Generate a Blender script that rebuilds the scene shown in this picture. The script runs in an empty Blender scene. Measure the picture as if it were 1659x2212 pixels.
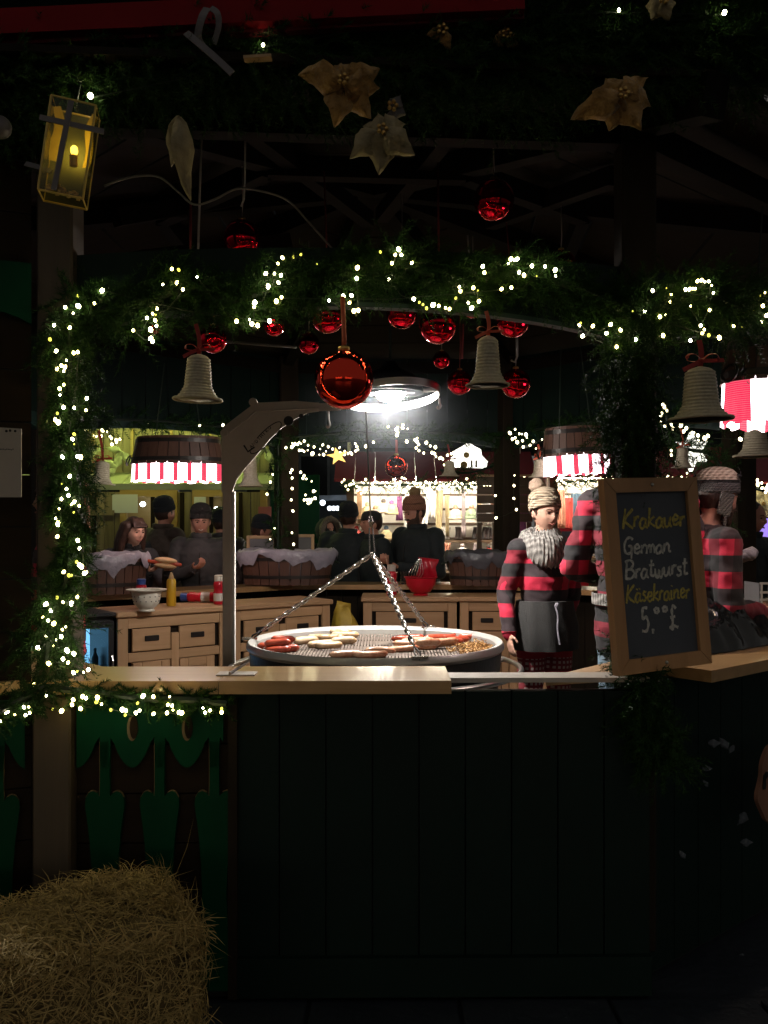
import bpy, math, random
import numpy as np
from mathutils import Vector, Matrix, noise as mnoise

# ------------------------------------------------------------------ camera, world, exposure
S = bpy.context.scene
COL = S.collection
F = 1916.0           # focal length in units of a 1659 x 2212 picture
UC, VC = 829.5, 1135.0
CAMZ = 1.6
cam_d = bpy.data.cameras.new('camera')
cam_d.sensor_fit = 'AUTO'; cam_d.sensor_width = 36.0
cam_d.lens = 36.0*F/2212.0
cam_d.shift_y = (VC-1106.0)/2212.0
cam_d.clip_start = 0.02; cam_d.clip_end = 400
cam = bpy.data.objects.new('camera', cam_d); COL.objects.link(cam)
cam.location = (0, 0, CAMZ); cam.rotation_euler = (math.pi/2, 0, 0)
S.camera = cam
W = bpy.data.worlds.new("World"); S.world = W; W.use_nodes = True
bg = W.node_tree.nodes['Background']
bg.inputs['Color'].default_value = (1.0, 0.96, 0.88, 1)
bg.inputs['Strength'].default_value = 0.10      # night sky glow over the market
S.view_settings.view_transform = 'Standard'; S.view_settings.look = 'None'
S.view_settings.exposure = 0.0; S.view_settings.gamma = 1.0
S.view_settings.use_curve_mapping = False
S.render.engine = 'CYCLES'
S.cycles.use_denoising = True
S.cycles.max_bounces = 6; S.cycles.diffuse_bounces = 3; S.cycles.glossy_bounces = 4
S.cycles.transmission_bounces = 6; S.cycles.transparent_max_bounces = 8
S.cycles.caustics_reflective = False; S.cycles.caustics_refractive = False
S.cycles.sample_clamp_indirect = 2.0
S.cycles.use_light_tree = True
RND = random.Random(7)
PI = math.pi

def P(u, v, Y):
    return Vector(((u-UC)*Y/F, Y, CAMZ-(v-VC)*Y/F))
def PZ(u, v, z):                      # point at height z seen at pixel (u, v)
    Y = (CAMZ-z)*F/(v-VC)
    return Vector(((u-UC)*Y/F, Y, z))

# ------------------------------------------------------------------ mesh builder
class MB:
    def __init__(s): s.v = []; s.f = []; s.mi = []; s.cm = 0
    def add(s, vs, fs):
        o = len(s.v); s.v += [Vector(p) for p in vs]
        for f in fs: s.f.append(tuple(i+o for i in f)); s.mi.append(s.cm)
        return s
    def box(s, c, d, rot=None, bev=0.0):
        c = Vector(c); x, y, z = d[0]/2, d[1]/2, d[2]/2
        R = rot or Matrix.Identity(3)
        if bev <= 0:
            vs = [(-x,-y,-z),(x,-y,-z),(x,y,-z),(-x,y,-z),(-x,-y,z),(x,-y,z),(x,y,z),(-x,y,z)]
            fs = [(0,3,2,1),(4,5,6,7),(0,1,5,4),(1,2,6,5),(2,3,7,6),(3,0,4,7)]
        else:
            b = min(bev, x*.9, y*.9, z*.9); vs = []; 
            for sx in (-1,1):
                for sy in (-1,1):
                    for sz in (-1,1):
                        vs += [(sx*x,sy*(y-b),sz*(z-b)),(sx*(x-b),sy*y,sz*(z-b)),(sx*(x-b),sy*(y-b),sz*z)]
            def i(sx,sy,sz,k): return (((sx>0)*2+(sy>0))*2+(sz>0))*3+k
            fs = []
            for q in (-1,1):
                a = [i(q,-1,-1,0),i(q,1,-1,0),i(q,1,1,0),i(q,-1,1,0)]; fs.append(a if q>0 else a[::-1])
                a = [i(-1,q,-1,1),i(-1,q,1,1),i(1,q,1,1),i(1,q,-1,1)]; fs.append(a if q>0 else a[::-1])
                a = [i(-1,-1,q,2),i(1,-1,q,2),i(1,1,q,2),i(-1,1,q,2)]; fs.append(a if q>0 else a[::-1])
            for p in (-1,1):
                for q in (-1,1):
                    a=[i(-1,p,q,1),i(1,p,q,1),i(1,p,q,2),i(-1,p,q,2)]; fs.append(a if p*q<0 else a[::-1])
                    a=[i(p,-1,q,2),i(p,1,q,2),i(p,1,q,0),i(p,-1,q,0)]; fs.append(a if p*q<0 else a[::-1])
                    a=[i(p,q,-1,0),i(p,q,1,0),i(p,q,1,1),i(p,q,-1,1)]; fs.append(a if p*q<0 else a[::-1])
            for sx in (-1,1):
                for sy in (-1,1):
                    for sz in (-1,1):
                        a=[i(sx,sy,sz,0),i(sx,sy,sz,1),i(sx,sy,sz,2)]; fs.append(a if sx*sy*sz>0 else a[::-1])
        return s.add([c+R@Vector(p) for p in vs], fs)
    def bar(s, a, b, w, h, up=(0,0,1)):           # a square bar from a to b
        a = Vector(a); b = Vector(b); t = (b-a); L = t.length; t.normalize()
        up = Vector(up)
        if abs(t.dot(up)) > .98: up = Vector((0,1,0))
        sx = t.cross(up).normalized(); u2 = sx.cross(t)
        R = Matrix((t, sx, u2)).transposed()
        return s.box((a+b)/2, (L, w, h), R)
    def tube(s, pts, r, n=8, closed=False, caps=True, flat=1.0):
        pts = [Vector(p) for p in pts]; m = len(pts)
        rs = r if isinstance(r, (list, tuple)) else [r]*m
        vs = []; up = None
        for i, p in enumerate(pts):
            if closed: t = pts[(i+1) % m]-pts[i-1]
            else: t = pts[min(i+1, m-1)]-pts[max(i-1, 0)]
            if t.length < 1e-9: t = Vector((0,0,1))
            t.normalize()
            if up is None: up = Vector((0,0,1)) if abs(t.z) < .9 else Vector((1,0,0))
            sx = t.cross(up)
            if sx.length < 1e-6: sx = t.orthogonal()
            sx.normalize(); up = sx.cross(t)
            for k in range(n):
                a = 2*PI*k/n
                vs.append(p+(sx*math.cos(a)+up*math.sin(a)*flat)*rs[i])
        fs = []
        for i in range(m if closed else m-1):
            j = (i+1) % m
            for k in range(n):
                l = (k+1) % n
                fs.append((i*n+k, i*n+l, j*n+l, j*n+k))
        if not closed and caps:
            fs.append(tuple(range(n))[::-1]); fs.append(tuple((m-1)*n+k for k in range(n)))
        return s.add(vs, fs)
    def lathe(s, prof, n=24, c=(0,0,0), sx=1.0, sy=1.0, M=None, closed=False):
        vs = []; c = Vector(c)
        for r, z in prof:
            for k in range(n):
                a = 2*PI*k/n
                p = Vector((r*math.cos(a)*sx, r*math.sin(a)*sy, z))
                if M: p = M@p
                vs.append(c+p)
        fs = []; m = len(prof)
        for i in range(m if closed else m-1):
            j = (i+1) % m
            for k in range(n):
                l = (k+1) % n
                fs.append((i*n+k, i*n+l, j*n+l, j*n+k))
        if not closed:
            if prof[0][0] > 1e-4: fs.append(tuple(range(n))[::-1])
            if prof[-1][0] > 1e-4: fs.append(tuple((m-1)*n+k for k in range(n)))
        return s.add(vs, fs)
    def ell(s, c, r, nu=16, nv=10, R=None):
        c = Vector(c); vs = [(0,0,-r[2])]
        for i in range(1, nv):
            t = -PI/2+PI*i/nv
            for k in range(nu):
                a = 2*PI*k/nu
                vs.append((r[0]*math.cos(t)*math.cos(a), r[1]*math.cos(t)*math.sin(a), r[2]*math.sin(t)))
        vs.append((0,0,r[2])); fs = []
        for k in range(nu):
            l = (k+1) % nu
            fs.append((0, 1+l, 1+k))
            fs.append((len(vs)-1, 1+(nv-2)*nu+k, 1+(nv-2)*nu+l))
        for i in range(nv-2):
            for k in range(nu):
                l = (k+1) % nu
                fs.append((1+i*nu+k, 1+i*nu+l, 1+(i+1)*nu+l, 1+(i+1)*nu+k))
        if R: vs = [R@Vector(p) for p in vs]
        return s.add([c+Vector(p) for p in vs], fs)
    def cap(s, p0, r0, p1, r1, n=12, h=4):        # tapered capsule
        p0 = Vector(p0); p1 = Vector(p1); t = p1-p0
        if t.length < 1e-6: t = Vector((0,0,1e-4))
        t.normalize(); a = t.orthogonal().normalized(); b = t.cross(a)
        vs = [p0-t*r0]; rings = []
        for i in range(1, h+1):
            q = PI/2*i/h; rings.append((p0-t*r0*math.cos(q), r0*math.sin(q)))
        for i in range(0, h):
            q = PI/2*i/h; rings.append((p1+t*r1*math.sin(q), r1*math.cos(q)))
        for c, r in rings:
            for k in range(n):
                w = 2*PI*k/n; vs.append(c+(a*math.cos(w)+b*math.sin(w))*r)
        vs.append(p1+t*r1); fs = []; m = len(rings)
        for k in range(n):
            l = (k+1) % n
            fs.append((0, 1+l, 1+k)); fs.append((len(vs)-1, 1+(m-1)*n+k, 1+(m-1)*n+l))
        for i in range(m-1):
            for k in range(n):
                l = (k+1) % n
                fs.append((1+i*n+k, 1+i*n+l, 1+(i+1)*n+l, 1+(i+1)*n+k))
        return s.add(vs, fs)
    def loft(s, rings, n=20):                       # rings: (center, rx, ry)
        vs = []
        for c, rx, ry in rings:
            c = Vector(c)
            for k in range(n):
                a = 2*PI*k/n
                vs.append(c+Vector((rx*math.cos(a), ry*math.sin(a), 0)))
        fs = []
        for i in range(len(rings)-1):
            for k in range(n):
                l = (k+1) % n
                fs.append((i*n+k, i*n+l, (i+1)*n+l, (i+1)*n+k))
        m = len(rings)-1
        fs.append(tuple(range(n))[::-1]); fs.append(tuple(m*n+k for k in range(n)))
        return s.add(vs, fs)
    def prism(s, out, fn, th):                      # out: 2-D outline; fn(x,y,d)->point; from depth 0 to th
        n = len(out)
        vs = [fn(x, y, 0) for x, y in out]+[fn(x, y, th) for x, y in out]
        fs = [tuple(range(n)), tuple(range(2*n-1, n-1, -1))]
        for i in range(n):
            j = (i+1) % n
            fs.append((i, i+n, j+n, j))
        return s.add(vs, fs)
    def strip(s, lo, hi, fn, th):                   # thick strip between two polylines of 2-D points
        n = len(lo)
        vs = [fn(x, y, 0) for x, y in lo]+[fn(x, y, 0) for x, y in hi]+[fn(x, y, th) for x, y in lo]+[fn(x, y, th) for x, y in hi]
        fs = []
        for i in range(n-1):
            fs += [(i, i+1, n+i+1, n+i), (2*n+i, 3*n+i, 3*n+i+1, 2*n+i+1),
                   (i, 2*n+i, 2*n+i+1, i+1), (n+i, n+i+1, 3*n+i+1, 3*n+i)]
        fs += [(0, n, 3*n, 2*n), (n-1, 3*n-1, 4*n-1, 2*n-1)]
        return s.add(vs, fs)
    def ribbon(s, pts, w, th, nrm):                 # flat ribbon following pts, facing nrm
        nrm = Vector(nrm).normalized(); pts = [Vector(p) for p in pts]; vs = []
        for i, p in enumerate(pts):
            t = pts[min(i+1, len(pts)-1)]-pts[max(i-1, 0)]
            sd = nrm.cross(t)
            sd = sd.normalized() if sd.length > 1e-9 else Vector((1,0,0))
            ww = w[i] if isinstance(w, list) else w
            vs += [p-sd*ww/2, p+sd*ww/2, p+sd*ww/2+nrm*th, p-sd*ww/2+nrm*th]
        fs = []
        for i in range(len(pts)-1):
            for k in range(4):
                l = (k+1) % 4
                fs.append((i*4+k, i*4+l, i*4+4+l, i*4+4+k))
        m = (len(pts)-1)*4
        fs += [(3,2,1,0), (m, m+1, m+2, m+3)]
        return s.add(vs, fs)
    def xf(s, Mx): s.v = [Mx@p for p in s.v]; return s
    def mesh(s, name, mats, smooth=False, off=None):
        me = bpy.data.meshes.new(name)
        vs = [tuple(p-off) for p in s.v] if off else [tuple(p) for p in s.v]
        me.from_pydata(vs, [], s.f)
        for m in (mats if isinstance(mats, (list, tuple)) else [mats]): me.materials.append(m)
        if s.cm: me.polygons.foreach_set('material_index', s.mi)
        if smooth:
            me.shade_smooth()
            if smooth is not True: me.set_sharp_from_angle(angle=smooth)
        return me

OFF = {}
def thing(name, label, cat, loc=(0,0,0), rz=0, group=None, world=True, scale=1):
    o = bpy.data.objects.new(name, None); COL.objects.link(o)
    o.location = loc; o.rotation_euler = (0,0,rz); o.empty_display_size = .1
    if scale != 1: o.scale = (scale,)*3
    o['label'] = label; o['category'] = cat
    if group: o['group'] = group
    OFF[o.name] = Vector(loc) if (world and rz == 0) else Vector((0,0,0))
    return o
def tag(o, label, cat, group=None, kind=None):
    if label: o['label'] = label
    if cat: o['category'] = cat
    if group: o['group'] = group
    if kind: o['kind'] = kind
    return o
def link(name, me, parent=None, loc=None):
    o = bpy.data.objects.new(name, me); COL.objects.link(o)
    if parent: o.parent = parent; OFF[o.name] = OFF.get(parent.name, Vector((0,0,0)))
    if loc is not None: o.location = loc
    return o
def obj(name, mb, mat, parent=None, smooth=False, label=None):
    off = OFF.get(parent.name) if parent else None
    o = link(name, mb.mesh(name, mat, smooth, off), parent)
    if label: o['label'] = label
    return o
def single(name, mb, mat, label, cat, group=None, smooth=False):       # a thing that is one mesh, origin at its base
    lo = Vector((min(p.x for p in mb.v), min(p.y for p in mb.v), min(p.z for p in mb.v)))
    hi = Vector((max(p.x for p in mb.v), max(p.y for p in mb.v), max(p.z for p in mb.v)))
    c = (lo+hi)/2; c.z = lo.z
    o = link(name, mb.mesh(name, mat, smooth, c), None, c)
    return tag(o, label, cat, group)
def copy_tree(o, parent=None):
    c = o.copy(); COL.objects.link(c)
    OFF[c.name] = OFF.get(o.name, Vector((0,0,0)))
    if parent: c.parent = parent
    for ch in list(o.children): copy_tree(ch, c)
    return c
def crom(pts, k=6, closed=False):                    # Catmull-Rom
    pts = [Vector(p) for p in pts]; out = []; n = len(pts)
    for i in range(n if closed else n-1):
        if closed: a, b, c, d = pts[i-1], pts[i], pts[(i+1) % n], pts[(i+2) % n]
        else: a, b, c, d = pts[max(i-1,0)], pts[i], pts[i+1], pts[min(i+2,n-1)]
        for j in range(k):
            t = j/k
            out.append(.5*((2*b)+(c-a)*t+(2*a-5*b+4*c-d)*t*t+(3*b-a-3*c+d)*t**3))
    if not closed: out.append(pts[-1])
    return out

# ------------------------------------------------------------------ materials
def nmat(name):
    m = bpy.data.materials.new(name); m.use_nodes = True
    nt = m.node_tree; return m, nt, nt.nodes['Principled BSDF']
def nd(nt, t, **kw):
    n = nt.nodes.new(t)
    for k, v in kw.items():
        if k in n.inputs: n.inputs[k].default_value = v
        else: setattr(n, k, v)
    return n
def mth(nt, op, a, b=None):
    n = nt.nodes.new('ShaderNodeMath'); n.operation = op
    for i, x in enumerate((a, b)):
        if x is None: continue
        if hasattr(x, 'links') or hasattr(x, 'is_linked'): nt.links.new(x, n.inputs[i])
        else: n.inputs[i].default_value = x
    return n.outputs[0]
def mixc(nt, f, a, b):
    n = nt.nodes.new('ShaderNodeMix'); n.data_type = 'RGBA'
    for s, x in ((n.inputs[0], f), (n.inputs[6], a), (n.inputs[7], b)):
        if hasattr(x, 'is_linked'): nt.links.new(x, s)
        elif isinstance(x, (int, float)): s.default_value = x
        else: s.default_value = (*x[:3], 1)
    return n.outputs[2]
def coords(nt, stretch=(1,1,1), kind='Object'):
    tc = nt.nodes.new('ShaderNodeTexCoord'); mp = nt.nodes.new('ShaderNodeMapping')
    mp.inputs['Scale'].default_value = stretch
    nt.links.new(tc.outputs[kind], mp.inputs['Vector']); return mp.outputs['Vector']
def M(name, col, rough=.6, metal=0.0, c2=None, vs=8.0, stretch=(1,1,1), bump=0.0, bs=40.0, bst=None, coat=0.0, spec=.5,
      emit=None, es=0.0, trans=0.0, ior=1.45, alpha=None, rv=0.0, sheen=0.0):
    m, nt, b = nmat(name)
    b.inputs['Base Color'].default_value = (*col, 1); b.inputs['Roughness'].default_value = rough
    b.inputs['Metallic'].default_value = metal; b.inputs['Coat Weight'].default_value = coat
    b.inputs['Coat Roughness'].default_value = .15
    b.inputs['Specular IOR Level'].default_value = spec
    b.inputs['Transmission Weight'].default_value = trans; b.inputs['IOR'].default_value = ior
    if sheen: b.inputs['Sheen Weight'].default_value = sheen
    if emit: b.inputs['Emission Color'].default_value = (*emit, 1); b.inputs['Emission Strength'].default_value = es
    if c2 or rv:
        v = coords(nt, stretch)
        n1 = nd(nt, 'ShaderNodeTexNoise', Scale=vs, Detail=5.0, Roughness=.6); nt.links.new(v, n1.inputs['Vector'])
        rp = nd(nt, 'ShaderNodeMapRange'); nt.links.new(n1.outputs[0], rp.inputs[0])
        rp.inputs[1].default_value = .3; rp.inputs[2].default_value = .7
        if c2: nt.links.new(mixc(nt, rp.outputs[0], col, c2), b.inputs['Base Color'])
        if rv: nt.links.new(mth(nt, 'ADD', mth(nt, 'MULTIPLY', rp.outputs[0], rv), max(0.02, rough-rv/2)), b.inputs['Roughness'])
    if bump:
        v = coords(nt, bst or stretch)
        n2 = nd(nt, 'ShaderNodeTexNoise', Scale=bs, Detail=4.0); nt.links.new(v, n2.inputs['Vector'])
        bp = nd(nt, 'ShaderNodeBump', Strength=bump, Distance=.01); nt.links.new(n2.outputs[0], bp.inputs['Height'])
        nt.links.new(bp.outputs[0], b.inputs['Normal'])
    return m
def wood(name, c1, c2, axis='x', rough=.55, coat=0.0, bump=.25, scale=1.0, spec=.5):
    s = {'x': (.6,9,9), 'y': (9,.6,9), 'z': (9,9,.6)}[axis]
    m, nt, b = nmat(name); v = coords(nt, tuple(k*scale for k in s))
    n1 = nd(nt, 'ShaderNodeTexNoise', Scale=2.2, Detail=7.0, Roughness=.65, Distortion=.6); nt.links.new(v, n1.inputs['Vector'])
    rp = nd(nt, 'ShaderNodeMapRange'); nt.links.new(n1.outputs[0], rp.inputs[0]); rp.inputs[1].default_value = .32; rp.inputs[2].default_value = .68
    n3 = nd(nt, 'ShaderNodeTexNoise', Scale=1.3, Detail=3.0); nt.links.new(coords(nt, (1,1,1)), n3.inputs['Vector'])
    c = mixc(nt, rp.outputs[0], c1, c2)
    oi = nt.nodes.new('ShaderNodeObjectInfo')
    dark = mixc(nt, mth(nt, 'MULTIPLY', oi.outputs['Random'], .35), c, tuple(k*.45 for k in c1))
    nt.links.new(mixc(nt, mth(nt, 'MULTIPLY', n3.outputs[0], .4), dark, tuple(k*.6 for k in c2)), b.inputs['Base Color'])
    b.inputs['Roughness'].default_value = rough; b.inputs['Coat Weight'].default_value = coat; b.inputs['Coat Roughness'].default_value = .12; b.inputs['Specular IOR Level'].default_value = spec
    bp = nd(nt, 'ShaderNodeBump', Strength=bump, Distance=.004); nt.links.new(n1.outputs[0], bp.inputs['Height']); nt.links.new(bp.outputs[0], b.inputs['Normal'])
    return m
def plaid(name, red=(.62,.016,.060), black=(.012,.010,.012), mid=(.036,.020,.025), sz=.145):
    m, nt, b = nmat(name)
    tc = nt.nodes.new('ShaderNodeTexCoord'); sp = nt.nodes.new('ShaderNodeSeparateXYZ'); nt.links.new(tc.outputs['Object'], sp.inputs[0])
    ang = mth(nt, 'ADD', sp.outputs[0], mth(nt, 'MULTIPLY', sp.outputs[1], .8))
    sx = mth(nt, 'LESS_THAN', mth(nt, 'FRACT', mth(nt, 'ADD', mth(nt, 'DIVIDE', ang, sz), 20.72)), .5)
    sz_ = mth(nt, 'LESS_THAN', mth(nt, 'FRACT', mth(nt, 'ADD', mth(nt, 'DIVIDE', sp.outputs[2], sz), .1)), .5)
    both = mth(nt, 'MULTIPLY', sx, sz_); any_ = mth(nt, 'MAXIMUM', sx, sz_)
    wv = nd(nt, 'ShaderNodeTexNoise', Scale=260.0, Detail=1.0); nt.links.new(tc.outputs['Object'], wv.inputs['Vector'])
    c = mixc(nt, both, mixc(nt, sz_, mixc(nt, sx, red, tuple(k*.34 for k in red)), mid), black)
    nt.links.new(mixc(nt, mth(nt, 'MULTIPLY', wv.outputs[0], .35), c, (.004,.003,.004)), b.inputs['Base Color'])
    b.inputs['Roughness'].default_value = .85; b.inputs['Sheen Weight'].default_value = .06
    bp = nd(nt, 'ShaderNodeBump', Strength=.25, Distance=.003); nt.links.new(wv.outputs[0], bp.inputs['Height']); nt.links.new(bp.outputs[0], b.inputs['Normal'])
    return m
def knit(name, c1, c2, sc=26.0, axis='Z', strength=.8):
    m, nt, b = nmat(name); v = coords(nt)
    w1 = nd(nt, 'ShaderNodeTexWave', Scale=sc, Distortion=1.5, Detail=1.0); w1.bands_direction = axis; w1.inputs['Detail Scale'].default_value = 4
    w2 = nd(nt, 'ShaderNodeTexWave', Scale=sc*.8, Distortion=1.0); w2.bands_direction = 'DIAGONAL'
    for w in (w1, w2): nt.links.new(v, w.inputs['Vector'])
    h = mth(nt, 'MULTIPLY', mth(nt, 'ADD', w1.outputs['Fac'], w2.outputs['Fac']), .5)
    nt.links.new(mixc(nt, h, c2, c1), b.inputs['Base Color']); b.inputs['Roughness'].default_value = .9
    bp = nd(nt, 'ShaderNodeBump', Strength=strength, Distance=.008); nt.links.new(h, bp.inputs['Height']); nt.links.new(bp.outputs[0], b.inputs['Normal'])
    return m
def glow(name, col, st):
    m, nt, b = nmat(name); b.inputs['Base Color'].default_value = (*[min(1, c) for c in col], 1)
    b.inputs['Emission Color'].default_value = (*col, 1); b.inputs['Emission Strength'].default_value = st
    return m
def gingham(name, st=1.7, per=.098):
    m, nt, b = nmat(name)
    tc = nt.nodes.new('ShaderNodeTexCoord'); sp = nt.nodes.new('ShaderNodeSeparateXYZ'); nt.links.new(tc.outputs['Object'], sp.inputs[0])
    a = mth(nt, 'FRACT', mth(nt, 'ADD', mth(nt, 'DIVIDE', sp.outputs[0], per), 20.0))
    st1 = mth(nt, 'LESS_THAN', a, .33)
    zz = mth(nt, 'LESS_THAN', mth(nt, 'FRACT', mth(nt, 'MULTIPLY', sp.outputs[2], 120)), .5)
    f = mth(nt, 'MULTIPLY', st1, mth(nt, 'ADD', mth(nt, 'MULTIPLY', zz, .02), .98))
    c = mixc(nt, f, (1,.84,.88), (.13,.0015,.011))
    nt.links.new(c, b.inputs['Base Color']); nt.links.new(c, b.inputs['Emission Color']); b.inputs['Emission Strength'].default_value = st
    b.inputs['Roughness'].default_value = .9
    return m

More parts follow.
